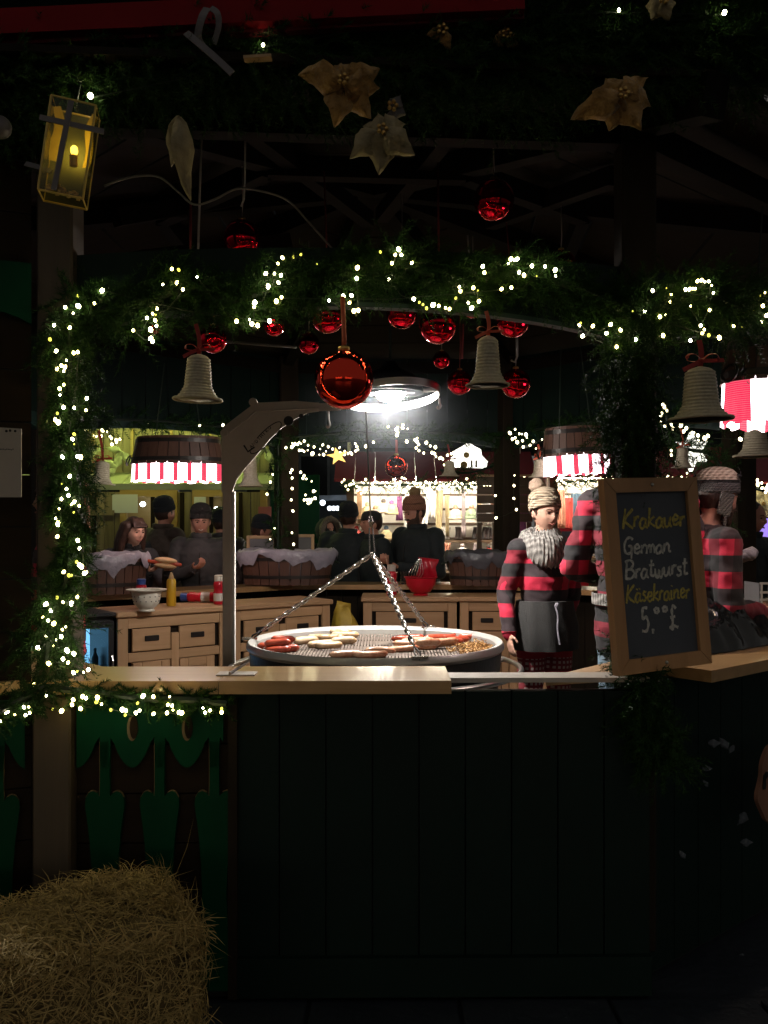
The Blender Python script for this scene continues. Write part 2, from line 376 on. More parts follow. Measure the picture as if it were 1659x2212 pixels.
MAT = dict(
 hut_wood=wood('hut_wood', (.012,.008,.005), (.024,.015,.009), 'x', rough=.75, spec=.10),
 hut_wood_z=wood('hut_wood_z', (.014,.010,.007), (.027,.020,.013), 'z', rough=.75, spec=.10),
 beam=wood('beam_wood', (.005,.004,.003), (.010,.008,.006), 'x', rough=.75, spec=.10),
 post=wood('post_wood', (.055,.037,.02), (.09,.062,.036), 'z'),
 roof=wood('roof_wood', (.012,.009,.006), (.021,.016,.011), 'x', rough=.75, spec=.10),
 counter=wood('varnished_counter', (.40,.225,.09), (.58,.35,.155), 'x', rough=.30, coat=.8, bump=.03),
 pine=wood('pine', (.42,.235,.115), (.56,.34,.18), 'x', rough=.5, bump=.15),
 pine_z=wood('pine_z', (.42,.235,.115), (.56,.34,.18), 'z', rough=.5, bump=.15),
 frame=wood('frame_wood', (.42,.21,.085), (.54,.29,.13), 'z', rough=.45, bump=.15),
 pale_frame=wood('pale_frame_wood', (.50,.30,.14), (.6,.38,.2), 'z', rough=.5),
 sawn=M('sawn_edge', (.17,.12,.06), .7, c2=(.12,.08,.04), vs=30),
 stave=wood('stave_wood', (.075,.034,.022), (.14,.066,.045), 'z', rough=.5),
 green=M('green_paint', (.001,.044,.018), .5, spec=.12, c2=(.0008,.030,.013), vs=5, bump=.15, bs=14, stretch=(1,1,.2)),
 green_dark=M('dark_green_paint', (.0018,.0115,.0085), .6, spec=.2, c2=(.0012,.008,.006), vs=4, bump=.15, bs=14),
 teal=M('teal_paint', (.004,.030,.024), .5, c2=(.003,.02,.017), vs=4),
 red_paint=M('red_paint', (.20,.004,.008), .6, spec=.15, c2=(.2,.004,.008), vs=5),
 red_cloth=M('red_canvas', (.17,.008,.016), .75, c2=(.11,.005,.012), vs=3),
 needle=M('fir_needle', (.008,.030,.010), .6, c2=(.024,.060,.008), vs=30, spec=.12),
 needle_far=M('fir_needle_far', (.010,.034,.012), .6, c2=(.025,.06,.012), vs=20, spec=.12),
 wire=M('dark_wire', (.01,.02,.012), .6),
 bulb=glow('warm_bulb', (1.0,.88,.52), 44.0), bulb_w=glow('yellow_bulb', (1.0,.80,.28), 28.0), bulb_y=glow('dim_yellow_bulb', (.75,.72,.10), 2.2),
 bulb_far=glow('warm_bulb_far', (1.0,.88,.52), 9.0),
 bulb_cool=glow('cool_bulb', (.9,.95,1.0), 12.0),
 bauble=M('red_bauble', (.85,.010,.035), .085, 1.0),
 bauble_o=M('orange_red_bauble', (.85,.055,.03), .06, 1.0),
 cap=M('bauble_cap', (.55,.35,.12), .3, 1.0),
 rib_red=M('red_ribbon', (.30,.022,.018), .6, bump=.2, bs=80),
 rib_orange=M('orange_ribbon', (.48,.085,.035), .55, bump=.2, bs=80),
 string_w=M('pale_string', (.42,.38,.36), .7), string_r=M('red_string', (.25,.04,.04), .7),
 wicker=None,
 gold=M('gold_fabric', (.48,.27,.075), .5, .2, c2=(.22,.11,.025), vs=34, bump=.9, bs=70, sheen=.3),
 cream=M('cream_fabric', (.42,.34,.20), .65, c2=(.26,.21,.11), vs=22, bump=.8, bs=50),
 silver=M('silver_fabric', (.15,.135,.14), .5, .2, bump=.3, bs=40),
 cable=M('grey_cable', (.13,.12,.105), .6),
 steel=M('brushed_steel', (.60,.585,.56), .38, .62, rv=.14, vs=40, stretch=(1,1,1), bump=.08, bs=60),
 steel_paint=M('grey_painted_steel', (.46,.41,.36), .55, .0, c2=(.38,.33,.29), vs=6, bump=.06, bs=30),
 steel_edge=M('bare_steel', (.62,.6,.57), .28, 1.0),
 iron=M('black_iron', (.022,.025,.03), .45, .6, c2=(.04,.035,.03), vs=20, bump=.2, bs=50),
 grate=M('grate_steel', (.19,.155,.13), .6, .15, c2=(.13,.10,.085), vs=8),
 chain=M('chain_steel', (.62,.60,.55), .25, 1.0, bump=.1, bs=90),
 black_print=M('black_print', (.01,.01,.01), .6),
 lamp=glow('work_lamp', (1.0,.94,.86), 1250.0),
 lamp_shell=M('lamp_shell', (.0015,.0015,.0016), .8, spec=.05),
 skin=M('skin', (.52,.27,.19), .5, c2=(.46,.20,.14), vs=9, bump=.08, bs=120, spec=.4),
 skin_pale=M('skin_pale', (.60,.36,.27), .5, c2=(.55,.29,.21), vs=9, bump=.08, bs=120, spec=.4),
 lips=M('lips', (.36,.13,.10), .5), eye=M('eye', (.015,.012,.010), .2), brow=M('eyebrow', (.03,.018,.012), .8),
 teeth=M('teeth', (.7,.66,.58), .3),
 hair=M('dark_hair', (.022,.011,.008), .5, c2=(.05,.022,.014), vs=60, stretch=(1,1,.15), bump=.5, bs=70),
 beard=M('beard_hair', (.03,.015,.010), .7, c2=(.06,.03,.018), vs=90, bump=.6, bs=120),
 plaid=plaid('red_black_plaid'),
 black_cloth=M('black_cloth', (.014,.014,.016), .8, c2=(.022,.022,.025), vs=7, bump=.3, bs=30),
 coat=M('dark_coat', (.034,.031,.033), .75, c2=(.05,.046,.046), vs=7, bump=.35, bs=26),
 coat_brown=M('brown_black_coat', (.045,.032,.024), .8, c2=(.062,.045,.034), vs=7, bump=.3, bs=26),
 coat_navy=M('navy_coat', (.010,.015,.018), .8, c2=(.016,.022,.026), vs=7, bump=.3, bs=26),
 apron=M('charcoal_apron', (.022,.022,.022), .8, c2=(.032,.031,.031), vs=6, bump=.35, bs=160),
 denim=M('blue_denim', (.10,.17,.24), .85, c2=(.30,.38,.44), vs=6, bump=.3, bs=200),
 trousers=M('dark_trousers', (.014,.015,.02), .85), shoe=M('shoe', (.012,.012,.012), .5),
 knit_beige=knit('beige_knit', (.62,.50,.37), (.20,.14,.09), 22.0),
 knit_grey=knit('grey_knit', (.34,.32,.30), (.10,.09,.085), 18.0, 'X'),
 knit_dark=knit('dark_knit', (.035,.03,.028), (.015,.013,.012), 30.0),
 knit_pink=knit('pink_yellow_knit', (.36,.19,.11), (.2,.06,.05), 30.0),
 knit_band=knit('grey_band_knit', (.11,.10,.09), (.05,.045,.04), 40.0),
 knit_navy=knit('navy_knit', (.012,.016,.022), (.006,.008,.012), 34.0),
 pom=M('fur_pompom', (.62,.46,.36), .95, c2=(.46,.32,.23), vs=40, bump=1.0, bs=160),
 pom_y=M('yarn_pompom', (.30,.2,.10), .95, c2=(.18,.10,.05), vs=60, bump=1.0, bs=120),
 fur=M('fur_trim', (.22,.19,.15), .95, c2=(.10,.08,.06), vs=70, bump=1.0, bs=160),
 collar_fur=M('black_fur_collar', (.03,.028,.027), .95, c2=(.012,.011,.011), vs=60, bump=1.0, bs=140),
 slate=M('slate_board', (.058,.064,.082), .5, c2=(.072,.080,.10), vs=5, bump=.05, bs=200),
 grey_slate=M('grey_board', (.13,.125,.13), .6, c2=(.16,.155,.16), vs=4),
 chalk_w=M('white_chalk', (.78,.75,.69), .95, c2=(.34,.33,.31), vs=110), chalk_y=M('yellow_chalk', (.70,.57,.15), .95, c2=(.28,.225,.06), vs=110),
 liner=M('bin_liner', (.36,.34,.40), .28, c2=(.20,.19,.23), vs=9, bump=.9, bs=22),
 liner_dark=M('dark_bin_liner', (.10,.10,.115), .3, c2=(.06,.06,.07), vs=7, bump=.5, bs=16),
 black_plastic=M('black_plastic', (.008,.009,.010), .13, bump=.4, bs=14),
 white_plastic=M('white_plastic', (.75,.70,.60), .35), red_plastic=M('red_plastic', (.52,.010,.025), .3),
 red_bag=M('red_bag', (.42,.008,.022), .3, bump=.8, bs=22), blue_plastic=M('blue_plastic', (.03,.07,.26), .35),
 yellow_plastic=M('yellow_plastic', (.58,.34,.02), .35), yellow_bag=M('yellow_bag', (.52,.36,.04), .55, c2=(.35,.23,.03), vs=14, bump=.5, bs=20),
 label=M('paper_label', (.62,.58,.52), .6), paper=M('paper', (.52,.47,.40), .75, c2=(.45,.40,.33), vs=4), pink_paper=M('pink_paper', (.5,.16,.16), .7), white_paper=M('white_paper', (.6,.65,.6), .7),
 black_trim=M('black_trim', (.012,.012,.013), .4), handle=M('dark_handle', (.028,.024,.022), .4, .5),
 glass=M('clear_glass', (1,1,1), .02, trans=1.0, ior=1.45),
 glass_y=M('amber_glass', (1.0,.95,.72), .10, trans=1.0, ior=1.35),
 fridge_glow=glow('fridge_light', (.22,.62,1.0), 1.3), fridge_in=M('fridge_inside', (.45,.55,.6), .4),
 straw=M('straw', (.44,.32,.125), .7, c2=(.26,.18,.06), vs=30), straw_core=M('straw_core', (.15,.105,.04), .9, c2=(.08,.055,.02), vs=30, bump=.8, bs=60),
 ground=M('wet_paving', (.014,.018,.026), .42, c2=(.022,.027,.036), vs=3, bump=.5, bs=25, rv=.25),
 floor=wood('floor_boards', (.10,.07,.045), (.15,.105,.07), 'y'),
 saus_red=M('red_sausage', (.46,.075,.03), .32, c2=(.30,.035,.018), vs=34, bump=.2, bs=60, coat=.3),
 saus_white=M('white_sausage', (.68,.56,.40), .35, c2=(.36,.20,.08), vs=20, bump=.2, bs=60, coat=.3),
 saus_mix=M('browned_sausage', (.64,.42,.27), .35, c2=(.34,.10,.045), vs=22, bump=.2, bs=60, coat=.3),
 onion=M('fried_onion', (.50,.30,.11), .45, c2=(.35,.16,.05), vs=40), bread=M('bread_roll', (.60,.42,.24), .7, c2=(.48,.28,.12), vs=18, bump=.3, bs=30),
 stall_wood=wood('stall_wood', (.15,.125,.06), (.40,.34,.17), 'z', scale=.6), stall_yel=wood('stall_frame_wood', (.46,.30,.08), (.52,.36,.12), 'x'),
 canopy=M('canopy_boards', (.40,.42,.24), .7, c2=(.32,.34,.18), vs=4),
 cream_wall=M('cream_wall', (.82,.77,.66), .8), edge_lit=M('lit_white_edge', (.72,.70,.66), .45, c2=(.6,.58,.55), vs=9), bulb_gold=M('bulb_gold', (.80,.58,.14), .3, c2=(.6,.4,.08), vs=20), brown_board=wood('brown_board', (.10,.062,.033), (.14,.09,.05), 'x'),
 far_wall=M('far_building', (.07,.08,.10), .9, c2=(.055,.065,.08), vs=.6), far_stone=M('far_stone', (.16,.17,.19), .9, c2=(.10,.11,.12), vs=5), far_dark=M('far_dark', (.006,.007,.009), .9),
 lilac=glow('lilac_screen', (.42,.28,1.0), .9), star=glow('lit_star', (1.0,.62,.16), 1.5), lit_white=glow('lit_house', (1.0,.98,.86), 2.4),
 tube_w=glow('stall_lamp', (1.0,.92,.74), 120.0), tube_added=glow('added_stall_lamp', (1.0,.90,.70), 38.0), tube_g=glow('stall_green_lamp', (.84,1.0,.30), 40.0), tube_g2=glow('under_canopy_lamp', (.95,.92,.35), 6.0), heat=glow('heat_bulb', (1.0,.64,.50), 115.0), heat_big=glow('large_heat_bulb', (1.0,.74,.50), 330.0), cool=glow('cool_lamp', (.8,.9,1.0), 6.0),
 red_yarn=M('red_yarn', (.45,.02,.03), .9), gingham=gingham('gingham_lit', 6.5), gingham_big=gingham('gingham_lit_large', 7.0, .130),
)
def wicker_mat():
    m, nt, b = nmat('wicker'); v = coords(nt)
    w1 = nd(nt, 'ShaderNodeTexNoise', Scale=90.0, Detail=3.0); nt.links.new(v, w1.inputs['Vector'])
    nt.links.new(mixc(nt, w1.outputs[0], (.62,.55,.41), (.30,.255,.17)), b.inputs['Base Color']); b.inputs['Roughness'].default_value = .75
    return m
MAT['wicker'] = wicker_mat()
def leggings():
    m, nt, b = nmat('nordic_leggings')
    tc = nt.nodes.new('ShaderNodeTexCoord'); sp = nt.nodes.new('ShaderNodeSeparateXYZ'); nt.links.new(tc.outputs['Object'], sp.inputs[0])
    bx = mth(nt, 'FRACT', mth(nt, 'MULTIPLY', sp.outputs[0], 42)); bz = mth(nt, 'FRACT', mth(nt, 'MULTIPLY', sp.outputs[2], 36))
    ck = mth(nt, 'MULTIPLY', mth(nt, 'LESS_THAN', bx, .55), mth(nt, 'LESS_THAN', bz, .5))
    band = mth(nt, 'LESS_THAN', mth(nt, 'FRACT', mth(nt, 'MULTIPLY', sp.outputs[2], 8)), .6)
    nt.links.new(mixc(nt, mth(nt, 'MULTIPLY', ck, band), mixc(nt, band, (.36,.02,.035), (.20,.02,.03)), (.42,.35,.33)), b.inputs['Base Color'])
    b.inputs['Roughness'].default_value = .9
    return m
MAT['leggings'] = leggings()
# ------------------------------------------------------------------ ground, far buildings
mb = MB(); n = 40
for i in range(n+1):
    for j in range(n+1):
        x = -60+120*i/n; y = -30+120*j/n
        mb.v.append(Vector((x, y, 0)))
for i in range(n):
    for j in range(n):
        a = i*(n+1)+j; mb.f.append((a, a+n+1, a+n+2, a+1)); mb.mi.append(0)
g = obj('ground', mb, MAT['ground']); tag(g, 'dark wet paving of the market ground', None, kind='structure')
# paving slabs close to the counter, where their joints can be told apart
for i in range(-6, 9):
    for j in range(0, 5):
        x = i*.5+(.25 if j % 2 else 0); y = 1.35+j*.36
        b_ = MB().box((x, y, .012+RND.uniform(-.003, .003)), (.485, .345, .016), bev=.004)
        o = obj('paving_slab', b_, MAT['ground'], g)

def wallrow(name, label, A, B, h, mat, nwin, rows, z0=0.0):
    A = Vector(A); B = Vector(B); L = (B-A).length; ang = math.atan2(B.y-A.y, B.x-A.x)
    t = thing(name, label, 'building', (A.x, A.y, 0), ang, None, world=False)
    obj('wall', MB().box((L/2, 2, h/2), (L, 4, h)), mat, t)
    obj('roof', MB().prism([(-.3, h), (L+.3, h), (L+.3, h+.1), (L/2, h+2.2), (-.3, h+.1)], lambda x, y, d: Vector((x, -.3+d*4.6, y)), 1.0), MAT['far_dark'], t)
    for r in range(rows):
        for k in range(nwin):
            x = (k+.5)*L/nwin; z = 3.0+r*2.6
            if z+1 > h: continue
            w = obj('window', MB().box((x, -.03, z), (.9, .05, 1.4)), MAT['far_stone'], t)
            obj('pane', MB().box((x, -.065, z), (.76, .02, 1.24)), MAT['far_dark'], w)
    return t
wallrow('far_building', 'dark grey building far behind the middle of the hut, between the two stalls', (-6, 26, 0), (3.5, 26, 0), 11, MAT['far_wall'], 6, 3)
wallrow('far_building', 'dark building far behind the green-lit stall', (-22, 24, 0), (-7, 25.5, 0), 10, MAT['far_dark'], 8, 3)
wallrow('far_building', 'dark building far behind the red-roofed gift stall', (4.5, 26, 0), (22, 23, 0), 11, MAT['far_dark'], 9, 3)

# ------------------------------------------------------------------ the octagonal grill hut
A = Vector((-1.09, 2.99, 0)); B = Vector((.885, 3.13, 0)); L1 = Vector((-2.5, 4.4, 0)); L2 = Vector((-2.45, 6.4, 0))
D = Vector((-.86, 7.8, 0)); E = Vector((1.08, 7.8, 0)); R2 = Vector((2.52, 6.3, 0)); R1 = Vector((2.35, 4.35, 0))
RING = [A, B, R1, R2, E, D, L2, L1]
CEN = Vector((-.06, 5.4, 0)); EAVE = 3.08
hut = thing('market_hut', 'dark wooden octagonal sausage hut with green arches and open serving sides', 'market hut', (CEN.x, CEN.y, 0))
OFFH = OFF[hut.name]
# platform
pl = MB(); pl.prism([(p.x+(CEN.x-p.x)*.03, p.y+(CEN.y-p.y)*.03) for p in RING], lambda x, y, d: Vector((x, y, .02+d)), .085)
obj('platform', pl, MAT['floor'], hut)
FLOOR = .105
# posts
for i, p in enumerate(RING):
    ww = .12 if p in (A, B) else .17
    mm = MAT['post'] if p is A else MAT['hut_wood_z']
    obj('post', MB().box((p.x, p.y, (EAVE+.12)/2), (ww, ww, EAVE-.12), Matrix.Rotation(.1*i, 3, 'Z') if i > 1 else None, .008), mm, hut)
# roof: rafters, purlins and planks seen from below
APEX = Vector((CEN.x, CEN.y, 3.72))
for i, p in enumerate(RING):
    q = Vector((p.x, p.y, EAVE))+(Vector((p.x, p.y, 0))-CEN)*.16; q.z = EAVE-.08
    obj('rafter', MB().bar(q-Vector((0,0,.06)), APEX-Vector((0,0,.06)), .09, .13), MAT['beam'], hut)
    p2 = RING[(i+1) % 8]
    for f_, nm in ((.0, 'eave_beam'), (.52, 'collar_beam')):
        a = Vector((p.x, p.y, EAVE)).lerp(APEX, f_); b = Vector((p2.x, p2.y, EAVE)).lerp(APEX, f_)
        obj(nm, MB().bar(a-Vector((0,0,.10)), b-Vector((0,0,.10)), .07, .10), MAT['beam'], hut)
    qa = q; qb = Vector((p2.x, p2.y, EAVE))+(Vector((p2.x, p2.y, 0))-CEN)*.16; qb.z = EAVE-.08
    N = 9
    for k in range(N):
        f0 = k/N; f1 = (k+1)/N-.006
        a0 = qa.lerp(APEX, f0); b0 = qb.lerp(APEX, f0); a1 = qa.lerp(APEX, f1); b1 = qb.lerp(APEX, f1)
        up = Vector((0,0,.022+.006*(k % 2)))
        m_ = MB().add([a0, b0, b1, a1, a0+up, b0+up, b1+up, a1+up], [(0,1,2,3),(7,6,5,4),(0,4,5,1),(1,5,6,2),(2,6,7,3),(3,7,4,0)])
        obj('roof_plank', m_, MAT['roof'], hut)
# diagonal struts under the roof
for (a, b) in ((P(505,250,3.7), P(795,475,5.2)), (P(965,290,3.9), P(825,465,5.2)), (P(1425,200,3.3), P(1680,350,4.2)), (P(300,560,4.6), P(620,520,5.6)), (P(1060,480,5.4), P(1330,380,4.0)), (P(250,470,4.4), P(560,420,5.2))):
    obj('strut', MB().bar(a, b, .07, .085), MAT['beam'], hut)

def face_fn(a, b, out=0.0):
    d = (b-a); L = d.length; d.normalize(); nrm = Vector((d.y, -d.x, 0))
    if nrm.dot(Vector((a.x, a.y, 0))-CEN) < 0: nrm = -nrm
    return L, (lambda x, z, dep: Vector((a.x, a.y, 0))+d*x+Vector((0,0,z))+nrm*(out-dep))
def arch(a, b, z0, z1, ztop, out, mat, trim=True):
    L, fn = face_fn(a, b, out); lo = []; hi = []
    for k in range(25):
        t = k/24; x = t*L; c = 1-(2*t-1)**2
        lo.append((x, z0+(z1-z0)*c**.75)); hi.append((x, ztop+.05*c))
    obj('arch_board', MB().strip(lo, hi, fn, .035), mat, hut)
    e = [fn(x, z-.008, -.004) for x, z in lo]
    obj('arch_trim', MB().ribbon(e, .016, .045, fn(0,0,.05)-fn(0,0,0)), MAT['teal'], hut)
arch(A, B, 2.235, 2.365, 2.50, .02, MAT['green_dark'])
arch(B, R1, 2.24, 2.37, 2.50, .02, MAT['green_dark'])
for a, b in ((R1, R2), (R2, E), (E, D), (D, L2), (L2, L1)):
    arch(a, b, 2.26, 2.38, 2.55, .03, MAT['teal'])
    L, fn = face_fn(a, b, 0)
    N = 11
    for k in range(N):          # boards that close the gable over the arch
        x0 = L*k/N; x1 = L*(k+1)/N-.008
        obj('gable_board', MB().prism([(x0, 2.40), (x1, 2.40), (x1, EAVE-.02), (x0, EAVE-.02)], fn, .02), MAT['green_dark'], hut)
# lower walls and counters of the far sides
for a, b, m_ in ((L2, D, 'l'), (D, E, 'c'), (E, R2, 'r'), (R2, R1, 'q'), (L1, L2, 'p'), (A, L1, 'n')):
    L, fn = face_fn(a, b, 0)
    N = 13
    for k in range(N):
        x0 = .085+(L-.17)*k/N; x1 = .085+(L-.17)*(k+1)/N-.006
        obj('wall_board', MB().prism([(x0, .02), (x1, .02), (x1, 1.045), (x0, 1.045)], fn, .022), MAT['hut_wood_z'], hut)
    lo = [(0.02, 1.05), (L-.02, 1.05)]; hi = [(0.02, 1.092), (L-.02, 1.092)]
    obj('counter_top', MB().strip(lo, hi, (lambda x, z, d, fn=fn: fn(x, z, d-.20)), .40), MAT['counter'], hut)
# front wall: dark green boards on the right, brown boards with green fretwork on the left
Lf, ff = face_fn(A, B, .055)
ff0 = ff
ff = lambda x, z, d: Vector((A.x+x*.9975, 2.95+x*.012+d, z))      # the front plane, facing the street
xs = .59
N = 9
for k in range(N):
    x0 = xs+(1.99-xs)*k/N; x1 = xs+(1.99-xs)*(k+1)/N-.005
    obj('wall_board', MB().prism([(x0, .03), (x1, .03), (x1, 1.045), (x0, 1.045)], ff, .025), MAT['green_dark'], hut)
obj('wall_cap', MB().bar(ff(1.31, 1.083, .05), ff(1.985, 1.083, .05), .11, .016), MAT['steel_paint'], hut)
obj('wall_rail', MB().bar(ff(xs, .10, -.012), ff(1.985, .10, -.012), .024, .13), MAT['green_dark'], hut)
for k in range(6):
    z0 = .05+k*.165
    obj('plank', MB().prism([(.065, z0), (xs-.005, z0), (xs-.005, z0+.160), (.065, z0+.160)], ff, .02), MAT['hut_wood'], hut)
obj('corner_post', MB().box((-1.085, 2.925, .52), (.125, .07, 1.035), None, .006), MAT['post'], hut)
obj('divider', MB().box(ff(xs+.0, .53, -.012), (.03, .025, 1.0)), MAT['hut_wood_z'], hut)
def valance(x0, x1, per, ph, fn, parent):
    lo = []; hi = []
    K = int((x1-x0)/.004)
    for k in range(K+1):
        x = x0+(x1-x0)*k/K
        t = ((x-ph)/per) % 1.0                      # 0 at the stem
        s = min(t, 1-t)
        if s < .09: z = .80
        elif s < .17: z = .905-.02*math.sin((s-.09)/.08*PI/2)
        else: z = .885-.085*math.sin((s-.17)/.33*PI/2)**.8 if s > .17 else .885
        lo.append((x, z)); hi.append((x, 1.03))
    return obj('valance', MB().strip(lo, hi, fn, .018), MAT['green'], parent)
ffr = lambda x, z, d: ff(x, z, d-.024)
valance(.075, xs-.03, .181, .168, ffr, hut)
def baluster(xc, fn, parent):
    half = [(.016, .885), (.0155, .76), (.017, .705), (.026, .716), (.040, .722), (.054, .716), (.063, .700), (.065, .675), (.060, .64), (.052, .58), (.044, .48), (.040, .38), (.046, .25), (.055, .14), (.058, .06)]
    out = [(xc+a, z) for a, z in half]+[(xc-a, z) for a, z in half[::-1]]
    b_ = obj('baluster', MB().prism(out, fn, .018), MAT['green'], parent)
    e = [fn(xc-a-.0004, z, .006) for a, z in half[:3]]       # sawn pale edges
    obj('sawn_edge', MB().ribbon(crom(e, 3), .011, .0015, Vector((-1, 0, .1))), MAT['sawn'], b_)
    for sg in (-1, 1):
        e = [fn(xc+sg*a, z+.0006, .006) for a, z in half[3:7]]
        obj('sawn_edge', MB().ribbon(crom(e, 3), .010, .0015, Vector((0, 0, 1))), MAT['sawn'], b_)
for xc in (.168, .349, .530): baluster(xc, ffr, hut)
for xc in (.259, .440):                               # teardrop holes with sawn edges
    out = [(xc+.017*math.sin(a)*(1 if a < PI else 1), .93-.042*math.cos(a)*(1.0 if abs(a-PI) > 1.2 else 1.0)) for a in [2*PI*k/16 for k in range(16)]]
    d_ = obj('teardrop', MB().prism(out, lambda x, z, d: ffr(x, z, d-.0015), .003), MAT['sawn'], hut)
    obj('teardrop_hollow', MB().prism([(xc+.006+(x-xc)*.8, .93+(z-.93)*.9+.003) for x, z in out], lambda x, z, d: ffr(x, z, d-.003), .003), MAT['hut_wood'], d_)
# left wing: wall that comes forward beside the post
WA = Vector((-1.165, 2.93, 0)); WB = Vector((-1.95, 2.60, 0)); Lw = (WB-WA).length; dw = (WB-WA).normalized()
fw = lambda x, z, d: WA+dw*x+Vector((0,0,z))+Vector((-dw.y, dw.x, 0))*(d if Vector((-dw.y, dw.x, 0)).y > 0 else -d)
for k in range(18):
    z0 = .05+k*.172
    if z0 > 3.0: break
    obj('wing_plank', MB().prism([(0, z0), (Lw, z0), (Lw, z0+.167), (0, z0+.167)], fw, .022), MAT['hut_wood'], hut)
fwr = lambda x, z, d: fw(x, z, d-.022)
valance(.02, Lw, .181, .10, fwr, hut)
for xc in (.10, .281, .462): baluster(xc, fwr, hut)
obj('wing_gable', MB().strip([(x/20*Lw, 2.26+.035*abs(math.sin(x*.62))) for x in range(21)], [(x/20*Lw, 2.46) for x in range(21)], fwr, .02), MAT['green'], hut)
# front counter slab (left flap) with hinge plate
slab = MB()
def slabfn(x, z, d): return Vector((-1.155+x, 2.885+x*.008+d, z))
out = []
for k in range(7):
    a = PI/2*k/6; out.append((.07*(1-math.sin(a)), .07*(1-math.cos(a))))
out = [(0.07-.07*math.sin(PI/2*k/6), .07-.07*math.cos(PI/2*k/6)) for k in range(7)]
top = out[::1]
pts = [(x, y) for x, y in top]+[(0, .30), (1.375, .30), (1.375, 0)]
c1 = MB(); 
c1.prism([(.07-.07*math.sin(a), .07-.07*math.cos(a)) for a in [PI/2*k/6 for k in range(7)]]+[(0, .30), (.615, .30), (.615, 0)], lambda x, y, d: Vector((-1.155+x, 2.885+x*.008+y, 1.050+d)), .043)
obj('counter_flap', c1, MAT['counter'], hut)
c2 = MB().prism([(.617, 0), (.617, .30), (1.375, .30), (1.375, 0)], lambda x, y, d: Vector((-1.155+x, 2.885+x*.008+y, 1.050+d)), .043)
fl2 = obj('counter_flap', c2, MAT['counter'], hut)
pc = PZ(512, 1455, 1.0955)
hp = obj('hinge_plate', MB().box(pc, (.13, .07, .004)), MAT['steel_paint'], fl2)
obj('hinge_pin', MB().tube([pc+Vector((.03,.06,.03)), pc+Vector((-.005,.01,.012)), pc+Vector((-.02,-.03,.006))], .005, 6), MAT['steel_edge'], fl2)
# inner white shelf and right front side
Lr, fr = face_fn(B, R1, .045)
frx = lambda x, z, d: fr(x, z, d)
for k in range(12):
    x0 = .02+k*.16
    obj('wall_board', MB().prism([(x0, .03), (x0+.155, .03), (x0+.155, 1.045), (x0, 1.045)], frx, .025), MAT['green_dark'], hut)
obj('counter_top', MB().strip([(.17, 1.052), (Lr, 1.052)], [(.17, 1.094), (Lr, 1.094)], lambda x, z, d: fr(x, z, d-.15), .42), MAT['counter'], hut)
obj('inner_shelf', MB().prism([(.56, 3.07), (1.0, 3.22), (1.03, 3.42), (.895, 3.44)], lambda x, y, d: Vector((x, y, 1.045+d)), .03), MAT['pale_frame'], hut)
for k in range(1):  # unseen backing added to stop lamp light leaking through the board gaps
    obj('leak_backing', MB().prism([(.04, 0), (1.99, 0), (1.99, 1.045), (.04, 1.045)], lambda x, z, d: ff(x, z, d+.03), .015), MAT['black_trim'], hut)
    obj('leak_backing', MB().prism([(.03, 0), (Lr, 0), (Lr, 1.048), (.03, 1.048)], lambda x, z, d: fr(x, z, d+.03), .015), MAT['black_trim'], hut)
# outer roof over the street side, added to hide the sky glow: shingle courses
for k in range(5):
    z0 = 3.235+k*.10; y0 = 2.62+k*.22
    for q_ in range(12):
        x0 = -2.4+q_*.4
        obj('shingle', MB().add([(x0,y0,z0),(x0+.395,y0,z0),(x0+.395,y0+.30,z0+.125),(x0,y0+.30,z0+.125),(x0,y0,z0+.02),(x0+.395,y0,z0+.02),(x0+.395,y0+.30,z0+.145),(x0,y0+.30,z0+.145)], [(3,2,1,0),(4,5,6,7),(0,1,5,4),(1,2,6,5),(2,3,7,6),(3,0,4,7)]), MAT['far_dark'], hut)
# red fascia over the front
fa = MB().bar(P(-140, 62, 2.66), P(1130, 2, 2.66), .05, .075); obj('red_fascia', fa, MAT['red_paint'], hut)
fb = MB().bar(P(-140, 92, 2.69), P(1130, 28, 2.69), .03, .05); obj('red_fascia', fb, MAT['red_cloth'], hut)
ef = MB().bar((-1.9, 2.74, 3.10), (1.9, 2.86, 3.10), .05, .22); obj('eave_fascia', ef, MAT['green_dark'], hut)
# white paper sign on the left wing
t = thing('paper_sign', 'faded paper notice with one printed line, pinned to the dark left wall', 'sign', P(10, 1075, 2.62))
c = [P(-20, 922, 2.60), P(46, 926, 2.66), P(46, 1074, 2.66), P(-20, 1074, 2.60)]
obj('sheet', MB().prism([(0,0),(1,0),(1,1),(0,1)], lambda x, y, d: (c[0]*(1-x)+c[1]*x)*(1-y)+(c[3]*(1-x)+c[2]*x)*y+Vector((0, d, 0)), .004), MAT['paper'], t)
for k in range(14):
    u0 = -16+k*3.4
    p = P(u0, 971+RND.uniform(-1,1), 2.595+(u0+20)*.0009)
    obj('print', MB().box(p, (.003, .001, .0025)), MAT['far_wall'], t)
for u0, v0 in ((14, 931), (22, 930), (33, 931)): obj('pin', MB().ell(P(u0, v0, 2.63), (.004,.004,.004), 8, 6), MAT['black_print'], t)

